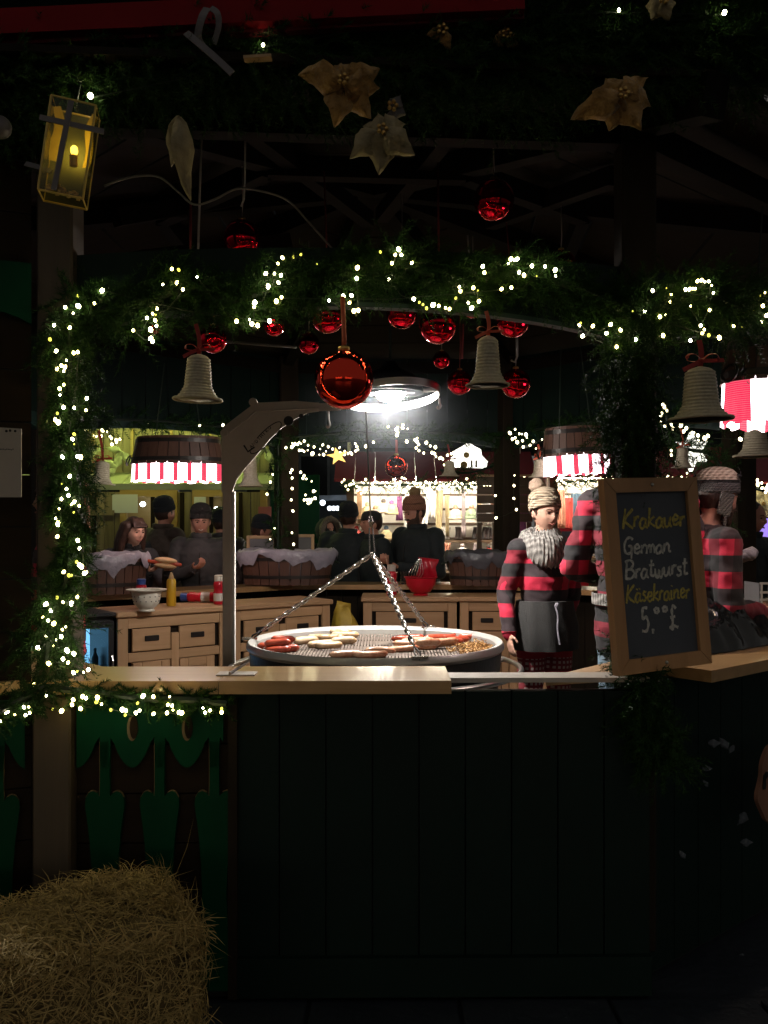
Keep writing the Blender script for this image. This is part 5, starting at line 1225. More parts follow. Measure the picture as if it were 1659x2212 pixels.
def barrel_lamp(label, c, rz, a, b, hb, hs, mat, tilt=0.0):
    t = thing('barrel_lamp', label, 'lamp', tuple(c), rz, 'half barrel lamps with striped skirts', world=False)
    t.rotation_euler = (0, tilt, rz)
    staves(t, a*.90, b*.86, a*1.04, b*1.04, 0, hb, 26, hoops=(.18, .85))
    obj('lid', MB().lathe([(.001, hb+.004), (.98, hb+.004), (.98, hb-.02), (.001, hb-.02)], 32, (0,0,0), a*.9, b*.86), MAT['stave'], t)
    rows = []; N = 120
    for z in (0.012, -hs*.35, -hs*.75, -hs):
        f = -z/hs if z < 0 else 0
        rows.append([Vector((a*(.99+.02*f)*(1+.012*f*math.sin(26*w))*math.cos(w), b*(.99+.02*f)*(1+.03*f*math.sin(26*w))*math.sin(w), z+(.006*math.sin(17*w) if f == 1 else 0))) for w in [2*PI*i/N for i in range(N)]])
    vs = [p for r in rows for p in r]; fs = []
    for i in range(3):
        for j in range(N):
            l = (j+1) % N; fs.append((i*N+j, (i+1)*N+j, (i+1)*N+l, i*N+l))
    obj('striped_skirt', MB().add(vs, fs), mat, t, True)
    obj('light_stop_liner', MB().lathe([(.985, .012), (.985, hb-.02)], 32, (0,0,0), a*.93, b*.90), MAT['far_dark'], t)  # dark liner added to stop bulb light leaking between the staves
    obj('heat_bulb', MB().ell((0,0,.05 if mat is MAT['gingham_big'] else -.03), (.045,.045,.05), 14, 10), MAT['heat_big' if mat is MAT['gingham_big'] else 'heat'], t, True)
    obj('bulb_holder', MB().lathe([(.02,.02 if mat is not MAT['gingham_big'] else .09),(.022,.13),(.01,hb-.02)], 12), MAT['black_trim'], t, True)
    for sx in (-1, 1):
        obj('ring_handle', MB().tube([(sx*(a*1.03+.03*abs(math.sin(w/2))+.0), .0+.035*math.sin(w), .03+.035*math.cos(w)) for w in [2*PI*i/14 for i in range(14)]], .006, 6, True), MAT['handle'], t)
    for sx in (-.5, .5):
        obj('hanger', MB().tube([(sx*a, 0, hb), (sx*a*.6, 0, hb+.55)], .004, 5), MAT['wire'], t)
    return t
c = P(385, 1004, 6.55); barrel_lamp('half barrel lamp with lit striped skirt, left of the grill post', c, 0.05, .335, .20, .20, .125, MAT['gingham'])
c = P(1252, 985, 6.0); barrel_lamp('half barrel lamp with lit striped skirt above the woman in plaid, right of her hat', c+Vector((-.02,0,.0)), .25, .235, .16, .19, .125, MAT['gingham'], -.06)
c = P(1672, 833, 3.62); barrel_lamp('large half barrel lamp with lit striped skirt cut by the right edge', c, .5, .235, .17, .17, .165, MAT['gingham_big'], -.0)

# ------------------------------------------------------------------ chalkboards and signs
BL = P(1329, 1460, 2.90); BR = P(1530, 1432, 3.08); TL = P(1326, 1036, 2.96); TR = P(1519, 1034, 3.13)
ex = (BR-BL); bw = ex.length; ex.normalize(); ey = (TL-BL); bh = ey.length; ey = (ey-ex*ey.dot(ex)).normalized(); ez = ex.cross(ey)
if ez.y > 0: ez = -ez
t = thing('chalkboard', 'wood framed chalkboard price sign standing on the front counter', 'chalkboard', tuple(BL))
def BP(x, y, d=0): return BL+ex*x+ey*y+ez*d
fwid = .048
Rb = Matrix((ex, ey, ez)).transposed()
obj('slate', MB().box(BP(bw/2, bh/2, .0), (bw-.06, bh-.06, .010), Rb), MAT['slate'], t)
def fprism(o_): return MB().prism(o_, lambda x, y, d: BP(x, y, .018-d), .030)
g_ = .0012
obj('frame_side', fprism([(0, g_), (fwid, fwid+g_), (fwid, bh-fwid-g_), (0, bh-g_)]), MAT['frame'], t)
obj('frame_side', fprism([(bw, g_), (bw, bh-g_), (bw-fwid, bh-fwid-g_), (bw-fwid, fwid+g_)]), MAT['frame'], t)
obj('frame_side', fprism([(g_, 0), (bw-g_, 0), (bw-fwid-g_, fwid), (fwid+g_, fwid)]), MAT['frame'], t)
obj('frame_side', fprism([(g_, bh), (fwid+g_, bh-fwid), (bw-fwid-g_, bh-fwid), (bw-g_, bh)]), MAT['frame'], t)
for y in (bh-.024, .024): obj('screw', MB().ell(BP(bw/2, y, .019), (.0065,.0065,.0065), 10, 6), MAT['steel_edge'], t, True)
obj('prop_leg', MB().bar(BP(bw*.55, bh*.7, -.03), BP(bw*.55, 0, -.03)+Vector((0, .22, -.0)), .03, .012), MAT['frame'], t)
def line(text, x0, y0, x1, hgt, mat, wdt=.0062):
    tot = sum(ADV[c_]+.06 for c_ in text); sx = (x1-x0)/tot
    m_ = MB(); write(m_, text, lambda x, y: BP(x0+x*sx+.10*y*hgt, y0+y*hgt+.0+x*.0, .0055), wdt, .0012, ez, 4, .06, None, .12)
    obj('chalk_lettering', m_, mat, t)
# board coordinates from the photograph: x over width, y over height
line('Krakauer', bw*.185, bh*.742, bw*.855, bh*.052, MAT['chalk_y'], .0085)
line('German', bw*.170, bh*.607, bw*.68, bh*.044, MAT['chalk_w'], .008)
line('Bratwurst', bw*.165, bh*.483, bw*.845, bh*.047, MAT['chalk_w'], .008)
line('Käsekrainer', bw*.160, bh*.358, bw*.845, bh*.047, MAT['chalk_y'], .007)
m_ = MB()
for txt, x0, y0, s_ in (('5', .30, .205, .062), (',', .40, .205, .05), ('0', .445, .295, .024), ('0', .535, .298, .024), ('£', .60, .205, .060)):
    write(m_, txt, lambda x, y: BP(bw*x0+x*s_*bh*(.75 if txt in '5£' else 1.2), bh*y0+y*s_*bh, .0055), .0095, .0012, ez, 5)
obj('chalk_lettering', m_, MAT['chalk_w'], t)

def small_board(label, u0, u1, v0, v1, Y):
    a = P(u0, v1, Y); b = P(u1, v0, Y); w_, h_ = b.x-a.x, b.z-a.z
    t = thing('blank_board', label, 'board', (a.x+w_/2, Y, a.z), 0, 'blank framed boards on the back counter')
    obj('panel', MB().box((a.x+w_/2, Y, a.z+h_/2), (w_-.03, .008, h_-.03)), MAT['grey_slate'], t)
    for x in (a.x+.014, b.x-.014): obj('frame_side', MB().box((x, Y-.004, a.z+h_/2), (.028, .020, h_), None, .003), MAT['pale_frame'], t)
    for z in (a.z+.014, b.z-.014): obj('frame_side', MB().box((a.x+w_/2, Y-.0035, z), (w_-.058, .019, .028), None, .003), MAT['pale_frame'], t)
small_board('blank grey framed board left of the back post', 533, 598, 1157, 1262, 7.86)
small_board('blank grey framed board right of the back post', 600, 679, 1154, 1262, 7.92)
# lucky dip sign behind the woman
a = P(1209, 1300, 8.6); b = P(1272, 1141, 8.6)
t = thing('lucky_dip_sign', 'red framed black board offering a lucky dip for £5, behind the woman in plaid', 'sign', ((a.x+b.x)/2, 8.6, a.z))
obj('frame', MB().box(((a.x+b.x)/2, 8.62, (a.z+b.z)/2), (b.x-a.x, .03, b.z-a.z), None, .006), MAT['red_plastic'], t)
obj('panel', MB().box(((a.x+b.x)/2, 8.60, b.z-.24), (b.x-a.x-.04, .012, .42)), MAT['slate'], t)
cols = [M('sign_blue', (.03,.20,.32), .6), M('sign_red', (.40,.03,.06), .6)]
for j, (txt, u0, v0, s_) in enumerate((('LUCKY', 1213, 1170, .031), ('DIP', 1222, 1184, .031))):
    for i, ch in enumerate(txt):
        m_ = MB(); p = P(u0+i*9.8, v0, 8.585)
        write(m_, ch, lambda x, y: p+Vector((x*s_*.9, 0, y*s_*.8)), .010, .003, (0,-1,0), 3)
        obj('lettering', m_, cols[(i+j) % 2], t)
m_ = MB(); p = P(1244, 1210, 8.585); write(m_, '5', lambda x, y: p+Vector((x*.06, 0, y*.055)), .018, .003, (0,-1,0), 4)
p2 = P(1243, 1188, 8.585); write(m_, '£', lambda x, y: p2+Vector((x*.036, 0, y*.025)), .008, .003, (0,-1,0), 4)
obj('lettering', m_, MAT['label'], t)
single('pink_notice', MB().box(P(572, 1107, 10.35), (.15, .012, .135)), MAT['pink_paper'], 'pink paper notice on the dark green stall wall', 'notice')
single('white_notice', MB().box(P(575, 1140, 10.35), (.15, .012, .20)), MAT['white_paper'], 'white paper notice under the pink one on the green stall wall', 'notice')

# gingerbread coloured sign at the right front wall
sc = P(1662, 1690, 3.36)
t = thing('wall_sign', 'brown cloud shaped sign with dark lettering cut by the right edge', 'sign', (sc.x, sc.y, sc.z-.14))
dR = (R1-B).normalized(); nR = Vector((dR.y, -dR.x, 0))
def SG(x, z, d): return sc+dR*x+Vector((0,0,z))+nR*(.03-d)
out = [(math.cos(a)*(.135+.014*math.sin(6*a+.4)), math.sin(a)*(.155+.012*math.sin(7*a))) for a in [2*PI*i/64 for i in range(64)]]
obj('board', MB().prism(out, SG, .015), M('gingerbread_board', (.21,.10,.065), .7, c2=(.16,.075,.05), vs=9), t)
m_ = MB()
for ch, x0, z0, s_ in (('r', -.105, .0, .055), ('n', -.05, -.07, .045), ('e', .02, -.06, .055), ('s', .06, .02, .045)):
    write(m_, ch, lambda x, z: SG(x0+x*s_, z0+z*s_, -.001), .020, .002, nR, 4)
obj('sign_lettering', m_, MAT['black_print'], t)
for i, (u, v, s_) in enumerate(((1530,1605,.03),(1572,1618,.03),(1586,1610,.022),(1518,1660,.022),(1530,1700,.018),(1612,1755,.035),(1600,1820,.03),(1480,1855,.02),(1606,2060,.03))):
    m_ = MB(); p = P(u, v, 3.1+(u-1480)*.0016); petal(m_, p, (math.cos(i*2.1), -.2, math.sin(i*2.1)), (0,-1,.1), s_*1.6, s_, .3, i)
    single('fabric_leaf', m_, MAT['far_wall'], 'small pale fabric leaf on the dark right wall, '+('highest above the sign','just above the sign','touching the top of the sign','left of the sign','lower left of the sign','under the lettering','below the sign','low beside the post','lowest, near the ground')[i], 'fabric leaf', 'pale fabric leaves on the right front wall', True)

# ------------------------------------------------------------------ things on the counters
CT = 1.093
def lathe_thing(name, label, cat, c, parts, group=None, M_=None):
    t = thing(name, label, cat, tuple(c), 0, group)
    for nm, prof, mat in parts: obj(nm, MB().lathe(prof, 22, Vector(c), M=M_), mat, t, .7)
    return t
c = PC(312, 1322); c.z = ZC
t = lathe_thing('colander', 'white enamel colander with a wide rim on the pine cabinet', 'colander', c+Vector((0,.05,0)), [
 ('bowl', [(.052,0),(.056,.008),(.046,.016),(.062,.03),(.082,.055),(.092,.095),(.096,.135),(.130,.140),(.132,.146),(.092,.144),(.084,.09),(.055,.04),(.01,.032)], MAT['white_plastic'])])
for k in range(16):
    a = 2*PI*k/16
    for z, r in ((.10, .0925), (.07, .0865)):
        obj('hole', MB().ell(t.location+Vector((r*math.cos(a+z*9), r*math.sin(a+z*9), z)), (.004,.004,.004), 6, 4), MAT['black_print'], t)
def bottle(label, c, cap_m, body_m, r=.032, h=.17, Mx=None, group='red sauce bottles', lab=True):
    parts = [('body', [(r*.9,0),(r,.008),(r,h*.42),(r*.86,h*.5),(r,h*.6),(r*.98,h*.74),(r*.72,h*.79)], body_m), ('cap', [(r*.82,h*.79),(r*.85,h*.98),(r*.6,h),(.002,h)], cap_m)]
    if lab: parts.append(('label', [(r*1.012,h*.12),(r*1.012,h*.38)], MAT['label']))
    t = thing('sauce_bottle', label, 'bottle', tuple(c), 0, group)
    for nm, pr, m_ in parts: obj(nm, MB().lathe(pr, 18, Vector(c), M=Mx), m_, t, .8)
    return t
cc = P(299, 1290, 6.05); cc.z = ZC
bottle('red sauce bottle with blue cap standing behind the white colander', (cc.x, 6.12, ZC+.008), MAT['blue_plastic'], MAT['red_plastic'], .037, .19)
cc = PC(367, 1310)
t = lathe_thing('mustard_bottle', 'tall yellow mustard bottle right of the white colander', 'bottle', (cc.x, cc.y+.04, ZC), [
 ('body', [(.030,0),(.033,.006),(.033,.175),(.026,.19)], MAT['yellow_plastic']), ('nozzle', [(.020,.19),(.018,.205),(.006,.235),(.003,.236)], MAT['bread'])])
RX = Matrix.Rotation(PI/2, 3, 'Y')
cc = PC(390, 1303)
bottle('red sauce bottle with blue cap lying on its side on the pine cabinet', (cc.x+.235, cc.y+.06, ZC+.04), MAT['blue_plastic'], MAT['red_plastic'], .037, .25, Matrix.Rotation(-PI/2, 3, 'Y'))
bottle('second red sauce bottle lying behind the first, half hidden by the grill post', (cc.x+.36, cc.y+.17, ZC+.035), MAT['red_plastic'], MAT['red_plastic'], .034, .2, Matrix.Rotation(-PI/2, 3, 'Y'), lab=False)
cc = P(472, 1290, 6.35); bottle('sauce bottle with large white label beside the grill post', (cc.x, 6.35, ZC+.002), MAT['white_plastic'], MAT['red_plastic'], .036, .21)
cc = P(846, 1264, 7.15); bottle('red sauce bottle with grey cap left of the red bowl', (cc.x, 7.2, ZC+.002), MAT['steel_paint'], MAT['red_plastic'], .042, .245)
t = lathe_thing('plastic_cup', 'clear plastic cup on the back counter beside the red bowl', 'cup', (P(872,1240,7.7).x, 7.7, CT), [('cup', [(.028,0),(.036,.11),(.034,.11),(.026,.006)], MAT['glass'])])
cc = P(909, 1280, 7.15)
t = lathe_thing('red_bowl', 'red plastic mixing bowl on the middle cabinet', 'bowl', (cc.x, 7.16, ZC+.002), [
 ('bowl', [(.06,0),(.065,.008),(.05,.016),(.08,.03),(.118,.09),(.124,.14),(.136,.145),(.136,.15),(.118,.15),(.11,.09),(.075,.04),(.01,.03)], MAT['red_plastic'])])
m_ = MB(); R_ = Matrix.Rotation(.12, 3, 'Y')
for kx in range(1):
    vs = []; fs = []; nx, nz = 8, 8
    for j in range(nz+1):
        for i in range(nx+1):
            x = (i/nx-.5)*.15; z = j/nz*.17
            for q in (0, 1): pass
            vs.append(Vector((cc.x+.045, 7.19, ZC+.13))+R_@Vector((x*(1+.12*math.sin(j)), .012*math.sin(i*1.3+j*.7)-.02*math.sin(PI*j/nz), z)))
    n0 = len(vs); vs += [v+Vector((0, .03, 0)) for v in vs]
    for j in range(nz):
        for i in range(nx):
            a_ = j*(nx+1)+i; fs.append((a_, a_+1, a_+nx+2, a_+nx+1)); fs.append((n0+a_, n0+a_+nx+1, n0+a_+nx+2, n0+a_+1))
    for i in range(nx): fs.append((i, n0+i, n0+i+1, i+1)); q = nz*(nx+1)+i; fs.append((q, q+1, n0+q+1, n0+q))
    for j in range(nz): q = j*(nx+1); fs.append((q, q+nx+1, n0+q+nx+1, n0+q)); q += nx; fs.append((q, n0+q, n0+q+nx+1, q+nx+1))
    m_.add(vs, fs)
single('red_packet', m_, MAT['red_bag'], 'crumpled red plastic packet standing in the red bowl', 'packet', None, True)
t = thing('whisk', 'steel wire whisk leaning in the red bowl', 'whisk', (cc.x-.03, 7.12, ZC+.13))
for kx in range(6):
    q = (kx-2.5)*.014
    obj('wire', MB().tube(crom([(cc.x-.05+q, 7.1, ZC+.14), (cc.x-.04+q*1.6, 7.09, ZC+.19), (cc.x-.01+q*.3, 7.10, ZC+.30)], 4), .0028, 5), MAT['chain'], t)
# yellow bag between the cabinets
m_ = MB(); bl_ = P(745, 1350, 6.95)
m_.loft([((bl_.x, 6.95, FLOOR+z), a_, b_) for z, a_, b_ in ((.0,.12,.10),(.08,.14,.11),(.2,.145,.11),(.35,.14,.11),(.5,.14,.10),(.6,.13,.09),(.68,.115,.08),(.76,.085,.06),(.82,.06,.04),(.87,.045,.02),(.90,.055,.010))], 28)
m_.v = [p+Vector((.05*mnoise.noise(p*8)+.03*mnoise.noise(p*19), .05*mnoise.noise(p*8+Vector((5,0,0)))+.03*mnoise.noise(p*19), .03*mnoise.noise(p*12))) for p in m_.v]
single('yellow_sack', m_, MAT['yellow_bag'], 'crumpled yellow sack between two pine cabinets', 'sack', None, True)
# fridge with blue lit glass doors
fa_ = Vector((-2.06, 5.36, 0)); fb_ = Vector((-1.765, 5.75, 0)); Lf_ = .62; ang = math.atan2(cb.y-ca.y, cb.x-ca.x)
fo_ = ca-(cb-ca).normalized()*(Lf_+.012)
t = thing('drinks_fridge', 'black drinks fridge with blue lit glass doors at the left of the cabinets', 'fridge', (fo_.x, fo_.y, FLOOR), ang, world=False)
Hf = .905
obj('cabinet', MB().box((Lf_/2, .44, Hf/2), (Lf_, .02, Hf)).box((.012, .24, Hf/2), (.024, .40, Hf)).box((Lf_-.012, .24, Hf/2), (.024, .40, Hf)).box((Lf_/2, .23, Hf-.025), (Lf_-.05, .42, .05)).box((Lf_/2, .23, .05), (Lf_-.05, .42, .1)), MAT['black_trim'], t)
obj('top', MB().box((Lf_/2, .22, Hf+.012), (Lf_+.01, .48, .024), None, .005), MAT['iron'], t)
obj('lit_back', MB().box((Lf_/2, .415, Hf/2+.02), (Lf_-.05, .02, Hf-.16)), MAT['fridge_glow'], t)
for z in (.3, .52): obj('shelf', MB().box((Lf_/2, .24, z), (Lf_-.052, .34, .012)), MAT['fridge_in'], t)
for kx in range(2):
    x0 = .012+kx*(Lf_/2-.006); w_ = Lf_/2-.02
    dr = obj('door', MB().box((x0+.018, -.0, Hf/2), (.036, .03, Hf-.06)).box((x0+w_-.018, 0, Hf/2), (.036, .03, Hf-.06)).box((x0+w_/2, 0, Hf-.05), (w_-.072, .03, .04)).box((x0+w_/2, 0, .06), (w_-.072, .03, .06)), MAT['black_trim'], t)
    obj('pane', MB().box((x0+w_/2, .004, Hf/2-.03), (w_-.07, .006, Hf-.16)), MAT['glass'], dr)
    obj('handle', MB().tube([(x0+w_-.015, -.02, .42), (x0+w_-.015, -.035, .45), (x0+w_-.015, -.035, .62), (x0+w_-.015, -.02, .65)], .007, 6), MAT['steel_edge'], dr)
for kx in range(9):
    for z in (.306, .526):
        x = .06+kx*.063
        o = obj('stock_bottle', MB().lathe([(.022,0),(.024,.01),(.024,.09),(.011,.12),(.011,.15),(.002,.152)], 10, (x, .22, z)), MAT['glass'] if kx % 2 else MAT['fridge_in'], t, True)
# black plastic bag on the right counter
m_ = MB(); K = 46; J = 20; cB_ = Vector((1.50, 3.90, CT-.05))
dr_ = (R1-B).normalized(); nr_ = Vector((-dr_.y, dr_.x, 0))
vs = [];
for j in range(J+1):
    for i in range(K+1):
        a_ = i/K; b_ = j/J
        x = (a_-.5)*1.25; y = (b_-.5)*.40
        env = max(0, math.sin(PI*min(1, max(0, a_)))**.5*math.sin(PI*b_)**.5)
        q = Vector((x*7, y*7, 1.3)); rid = (1-abs(mnoise.noise(q)))**3*.10+(1-abs(mnoise.noise(q*2.3+Vector((9,2,0)))))**3*.05+mnoise.noise(q*.5)*.05
        z = env*(.07+rid*.8+.07*math.exp(-((a_-.35)/.25)**2))
        vs.append(cB_+dr_*x+nr_*y+Vector((0,0,z+.003)))
fs = []
for j in range(J):
    for i in range(K): a_ = j*(K+1)+i; fs.append((a_, a_+1, a_+K+2, a_+K+1))
n0 = len(vs); vs += [Vector((v.x, v.y, CT+.001)) for v in vs]
fs += [tuple(n0+i for i in f[::-1]) for f in fs]
m_.add(vs, fs); single('black_bag', m_, MAT['black_plastic'], 'crumpled glossy black plastic bag on the right counter beside the chalkboard', 'bag', None, True)
# white crate at far right
cr = P(1652, 1262, 5.0)
t = thing('wire_crate', 'white plastic crate standing on the far right counter edge', 'crate', (cr.x+.06, 5.0, 1.10))
for kx in range(7):
    obj('slat', MB().box((cr.x-.06+kx*.04, 4.9, 1.19), (.008, .008, .17)), MAT['paper'], t)
for z in (1.105, 1.15, 1.19, 1.23, 1.28): obj('rail', MB().box((cr.x+.06, 4.899, z), (.26, .006, .012)), MAT['paper'], t)
for x in (cr.x-.07, cr.x+.19): obj('side', MB().box((x, 5.0, 1.19), (.01, .2, .18)), MAT['grey_slate'], t)
# hay bale at the lower left
hb = Vector((-.70, 2.74, .012)); wd = Vector((.50, -.866, 0)); ld = Vector((-.866, -.50, 0)); HL, HW, HH = 1.0, .47, .55
t = thing('hay_bale', 'shaggy straw bale in the lower left corner in front of the hut', 'hay bale', tuple(hb+wd*HW/2+ld*HL/2))
m_ = MB(); n_ = 14; vs = []; fs = []
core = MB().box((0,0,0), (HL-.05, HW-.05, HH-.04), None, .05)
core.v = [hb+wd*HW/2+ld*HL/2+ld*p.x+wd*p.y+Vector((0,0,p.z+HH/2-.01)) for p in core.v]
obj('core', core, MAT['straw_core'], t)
rg = np.random.default_rng(5); N = 27000
fc = rg.choice(3, N, p=[.5,.28,.22]); u_ = rg.random(N); w_ = rg.random(N)
P0 = np.zeros((N,3)); NR = np.zeros((N,3)); a3 = lambda v: np.array(tuple(v))
hbv, wv, lv = a3(hb), a3(wd), a3(ld)
for f_ in range(3):
    k_ = fc == f_
    if f_ == 0: p = hbv+lv*(u_[k_]*HL)[:,None]+wv*(w_[k_]*HW)[:,None]+np.array([0,0,HH-.02]); nr__ = np.array([0,0,1.])
    elif f_ == 1: p = hbv+lv*(u_[k_]*HL)[:,None]+wv*(HW-.02)+np.array([0,0,1])*(w_[k_]*HH)[:,None]; nr__ = wv
    else: p = hbv-lv*-.02+wv*(u_[k_]*HW)[:,None]+np.array([0,0,1])*(w_[k_]*HH)[:,None]; nr__ = -lv
    P0[k_] = p; NR[k_] = nr__
P0 += NR*rg.uniform(-.01,.022,(N,1)); P0 += rg.normal(0,.006,(N,3))
e_ = np.minimum(np.minimum(w_,1-w_),np.minimum(u_,1-u_)); P0[:,2] += np.where(fc==0, .035*np.sin(u_*9)*np.sin(w_*6)-.03*np.exp(-e_*14), 0)
D_ = rg.normal(size=(N,3))+lv*.5; D_ -= NR*np.sum(D_*NR,1)[:,None]*.78; D_ /= np.linalg.norm(D_,axis=1)[:,None]
Ln = rg.gamma(3.0,.0145,N)+.010; wdt = rg.uniform(.0006,.0017,N)
S_ = np.cross(D_,NR+rg.normal(0,.4,(N,3))); S_ /= np.linalg.norm(S_,axis=1)[:,None]
mid = P0+D_*(Ln*.5)[:,None]+NR*(Ln*.06)[:,None]; end = P0+D_*Ln[:,None]-np.array([0,0,1])*(Ln*.08)[:,None]
V = np.stack([P0-S_*wdt[:,None],P0+S_*wdt[:,None],mid+S_*wdt[:,None],mid-S_*wdt[:,None],end],1).reshape(-1,3)-a3(OFF[t.name])
me = bpy.data.meshes.new('straw')
me.from_pydata([tuple(v) for v in V], [], [f for i in range(N) for f in ((5*i,5*i+1,5*i+2,5*i+3),(5*i+3,5*i+2,5*i+4))]); me.materials.append(MAT['straw'])
o = link('straw', me, t); o['kind'] = 'stuff'
for kx in (.3, .68):
    q = hb+ld*HL*kx
    obj('twine', MB().tube([q+Vector((0,0,.02))-wd*.012, q+Vector((0,0,HH+.012))-wd*.012, q+wd*(HW+.012)+Vector((0,0,HH+.012)), q+wd*(HW+.012)+Vector((0,0,.02))], .0016, 5), MAT['straw_core'], t)
# ------------------------------------------------------------------ people
def remesh(mb, vox, mat, smooth=3, name='body', disp=0.0, dsc=9.0, off=None):
    me = mb.mesh('tmp', mat)
    o = bpy.data.objects.new('tmp', me); COL.objects.link(o)
    md = o.modifiers.new('r', 'REMESH'); md.mode = 'VOXEL'; md.voxel_size = vox; md.use_smooth_shade = True
    if smooth: sm = o.modifiers.new('s', 'SMOOTH'); sm.factor = .5; sm.iterations = smooth
    dg = bpy.context.evaluated_depsgraph_get()
    out = bpy.data.meshes.new_from_object(o.evaluated_get(dg)); out.name = name
    bpy.data.objects.remove(o); bpy.data.meshes.remove(me)
    if disp:
        n = len(out.vertices); co = np.zeros(n*3); no = np.zeros(n*3)
        out.vertices.foreach_get('co', co); out.vertices.foreach_get('normal', no)
        co = co.reshape(-1, 3); no = no.reshape(-1, 3)
        d = np.array([mnoise.noise(Vector((p[0]*dsc, p[1]*dsc, p[2]*dsc*1.7)))+.5*(1-2*abs(mnoise.noise(Vector((p[0]*dsc*1.6+7, p[1]*dsc*1.6, p[2]*dsc*2.6))))) for p in co])
        co += no*(d*disp)[:, None]; out.vertices.foreach_set('co', co.ravel())
    if not out.materials: out.materials.append(mat)
    else: out.materials[0] = mat
    out.polygons.foreach_set('material_index', [0]*len(out.polygons))
    out.shade_smooth(); out.update()
    return out
def head_mesh(mb, Mh, s=1.0, female=False):
    nu, nv = 40, 30; vs = []
    for i in range(nv+1):
        t = -PI/2+PI*i/nv
        for k in range(nu):
            a = 2*PI*k/nu; dx, dy, dz = math.cos(t)*math.sin(a), -math.cos(t)*math.cos(a), math.sin(t)
            x, y, z = dx*.074, dy*.096, dz*.116
            fr = max(0, -dy)
            if dz < 0: x *= 1-(.30 if female else .22)*(-dz)**1.6; 
            if dz < -.2 and dy > 0: y *= 1-.35*(-dz-.2)
            def gb(cx, cz, w, h): return math.exp(-((dx-cx)/w)**2-((dz-cz)/h)**2)*(1 if dy < 0 else 0)
            y -= .020*gb(0, -.16, .12, .17)+.009*gb(0, -.02, .07, .20)   # nose
            y += .011*gb(.36, .06, .20, .13)+.011*gb(-.36, .06, .20, .13)  # eye sockets
            y -= .006*gb(0, .24, .5, .10)                                  # brow
            y -= .007*gb(0, -.47, .26, .10)-.004*gb(0, -.62, .25, .06)       # lips
            y -= .011*gb(0, -.82, .25, .14)                                  # chin
            x += .004*math.copysign(1, dx)*math.exp(-((abs(dx)-.62)/.25)**2-((dz+.22)/.2)**2)*fr   # cheeks
            vs.append(Mh@(Vector((x, y, z))*s))
    fs = []
    for i in range(nv):
        for k in range(nu):
            l = (k+1) % nu; fs.append((i*nu+k, i*nu+l, (i+1)*nu+l, (i+1)*nu+k))
    mb.add(vs, fs)
    for sx in (-1, 1): mb.ell(Mh@(Vector((sx*.076, .012, -.008))*s), (.012*s, .018*s, .031*s), 10, 8)
def hand(mb, w, d, n, s, curl, side):
    w = Vector(w); d = Vector(d).normalized(); n = Vector(n); n = (n-d*n.dot(d)).normalized(); sd = d.cross(n)*side
    k = s
    for q in (-.021, 0, .021): mb.cap(w+d*.01*k+sd*q*k*.7, .017*k, w+d*.078*k+sd*q*k, .0145*k, 8, 3)
    for i, (q, L) in enumerate(((-.030, .062), (-.010, .074), (.011, .078), (.031, .068))):
        b = w+d*.086*k+sd*q*k; c = curl*(1.0-.08*i)
        p1 = b+(d*math.cos(c*.6)+n*math.sin(c*.6))*L*.46*k; p2 = p1+(d*math.cos(c*1.5)+n*math.sin(c*1.5))*L*.32*k; p3 = p2+(d*math.cos(c*2.2)+n*math.sin(c*2.2))*L*.25*k
        mb.cap(b, .0092*k, p1, .0086*k, 8, 3); mb.cap(p1, .0086*k, p2, .0078*k, 8, 3); mb.cap(p2, .0078*k, p3, .0068*k, 8, 3)
    b = w+d*.028*k+sd*.030*k; p1 = b+(d*.6+sd*.7+n*.35).normalized()*.036*k; p2 = p1+(d*.9+sd*.1+n*.45).normalized()*.030*k
    mb.cap(b, .0125*k, p1, .0105*k, 8, 3); mb.cap(p1, .0105*k, p2, .0085*k, 8, 3)
HAIRM = 'hair'
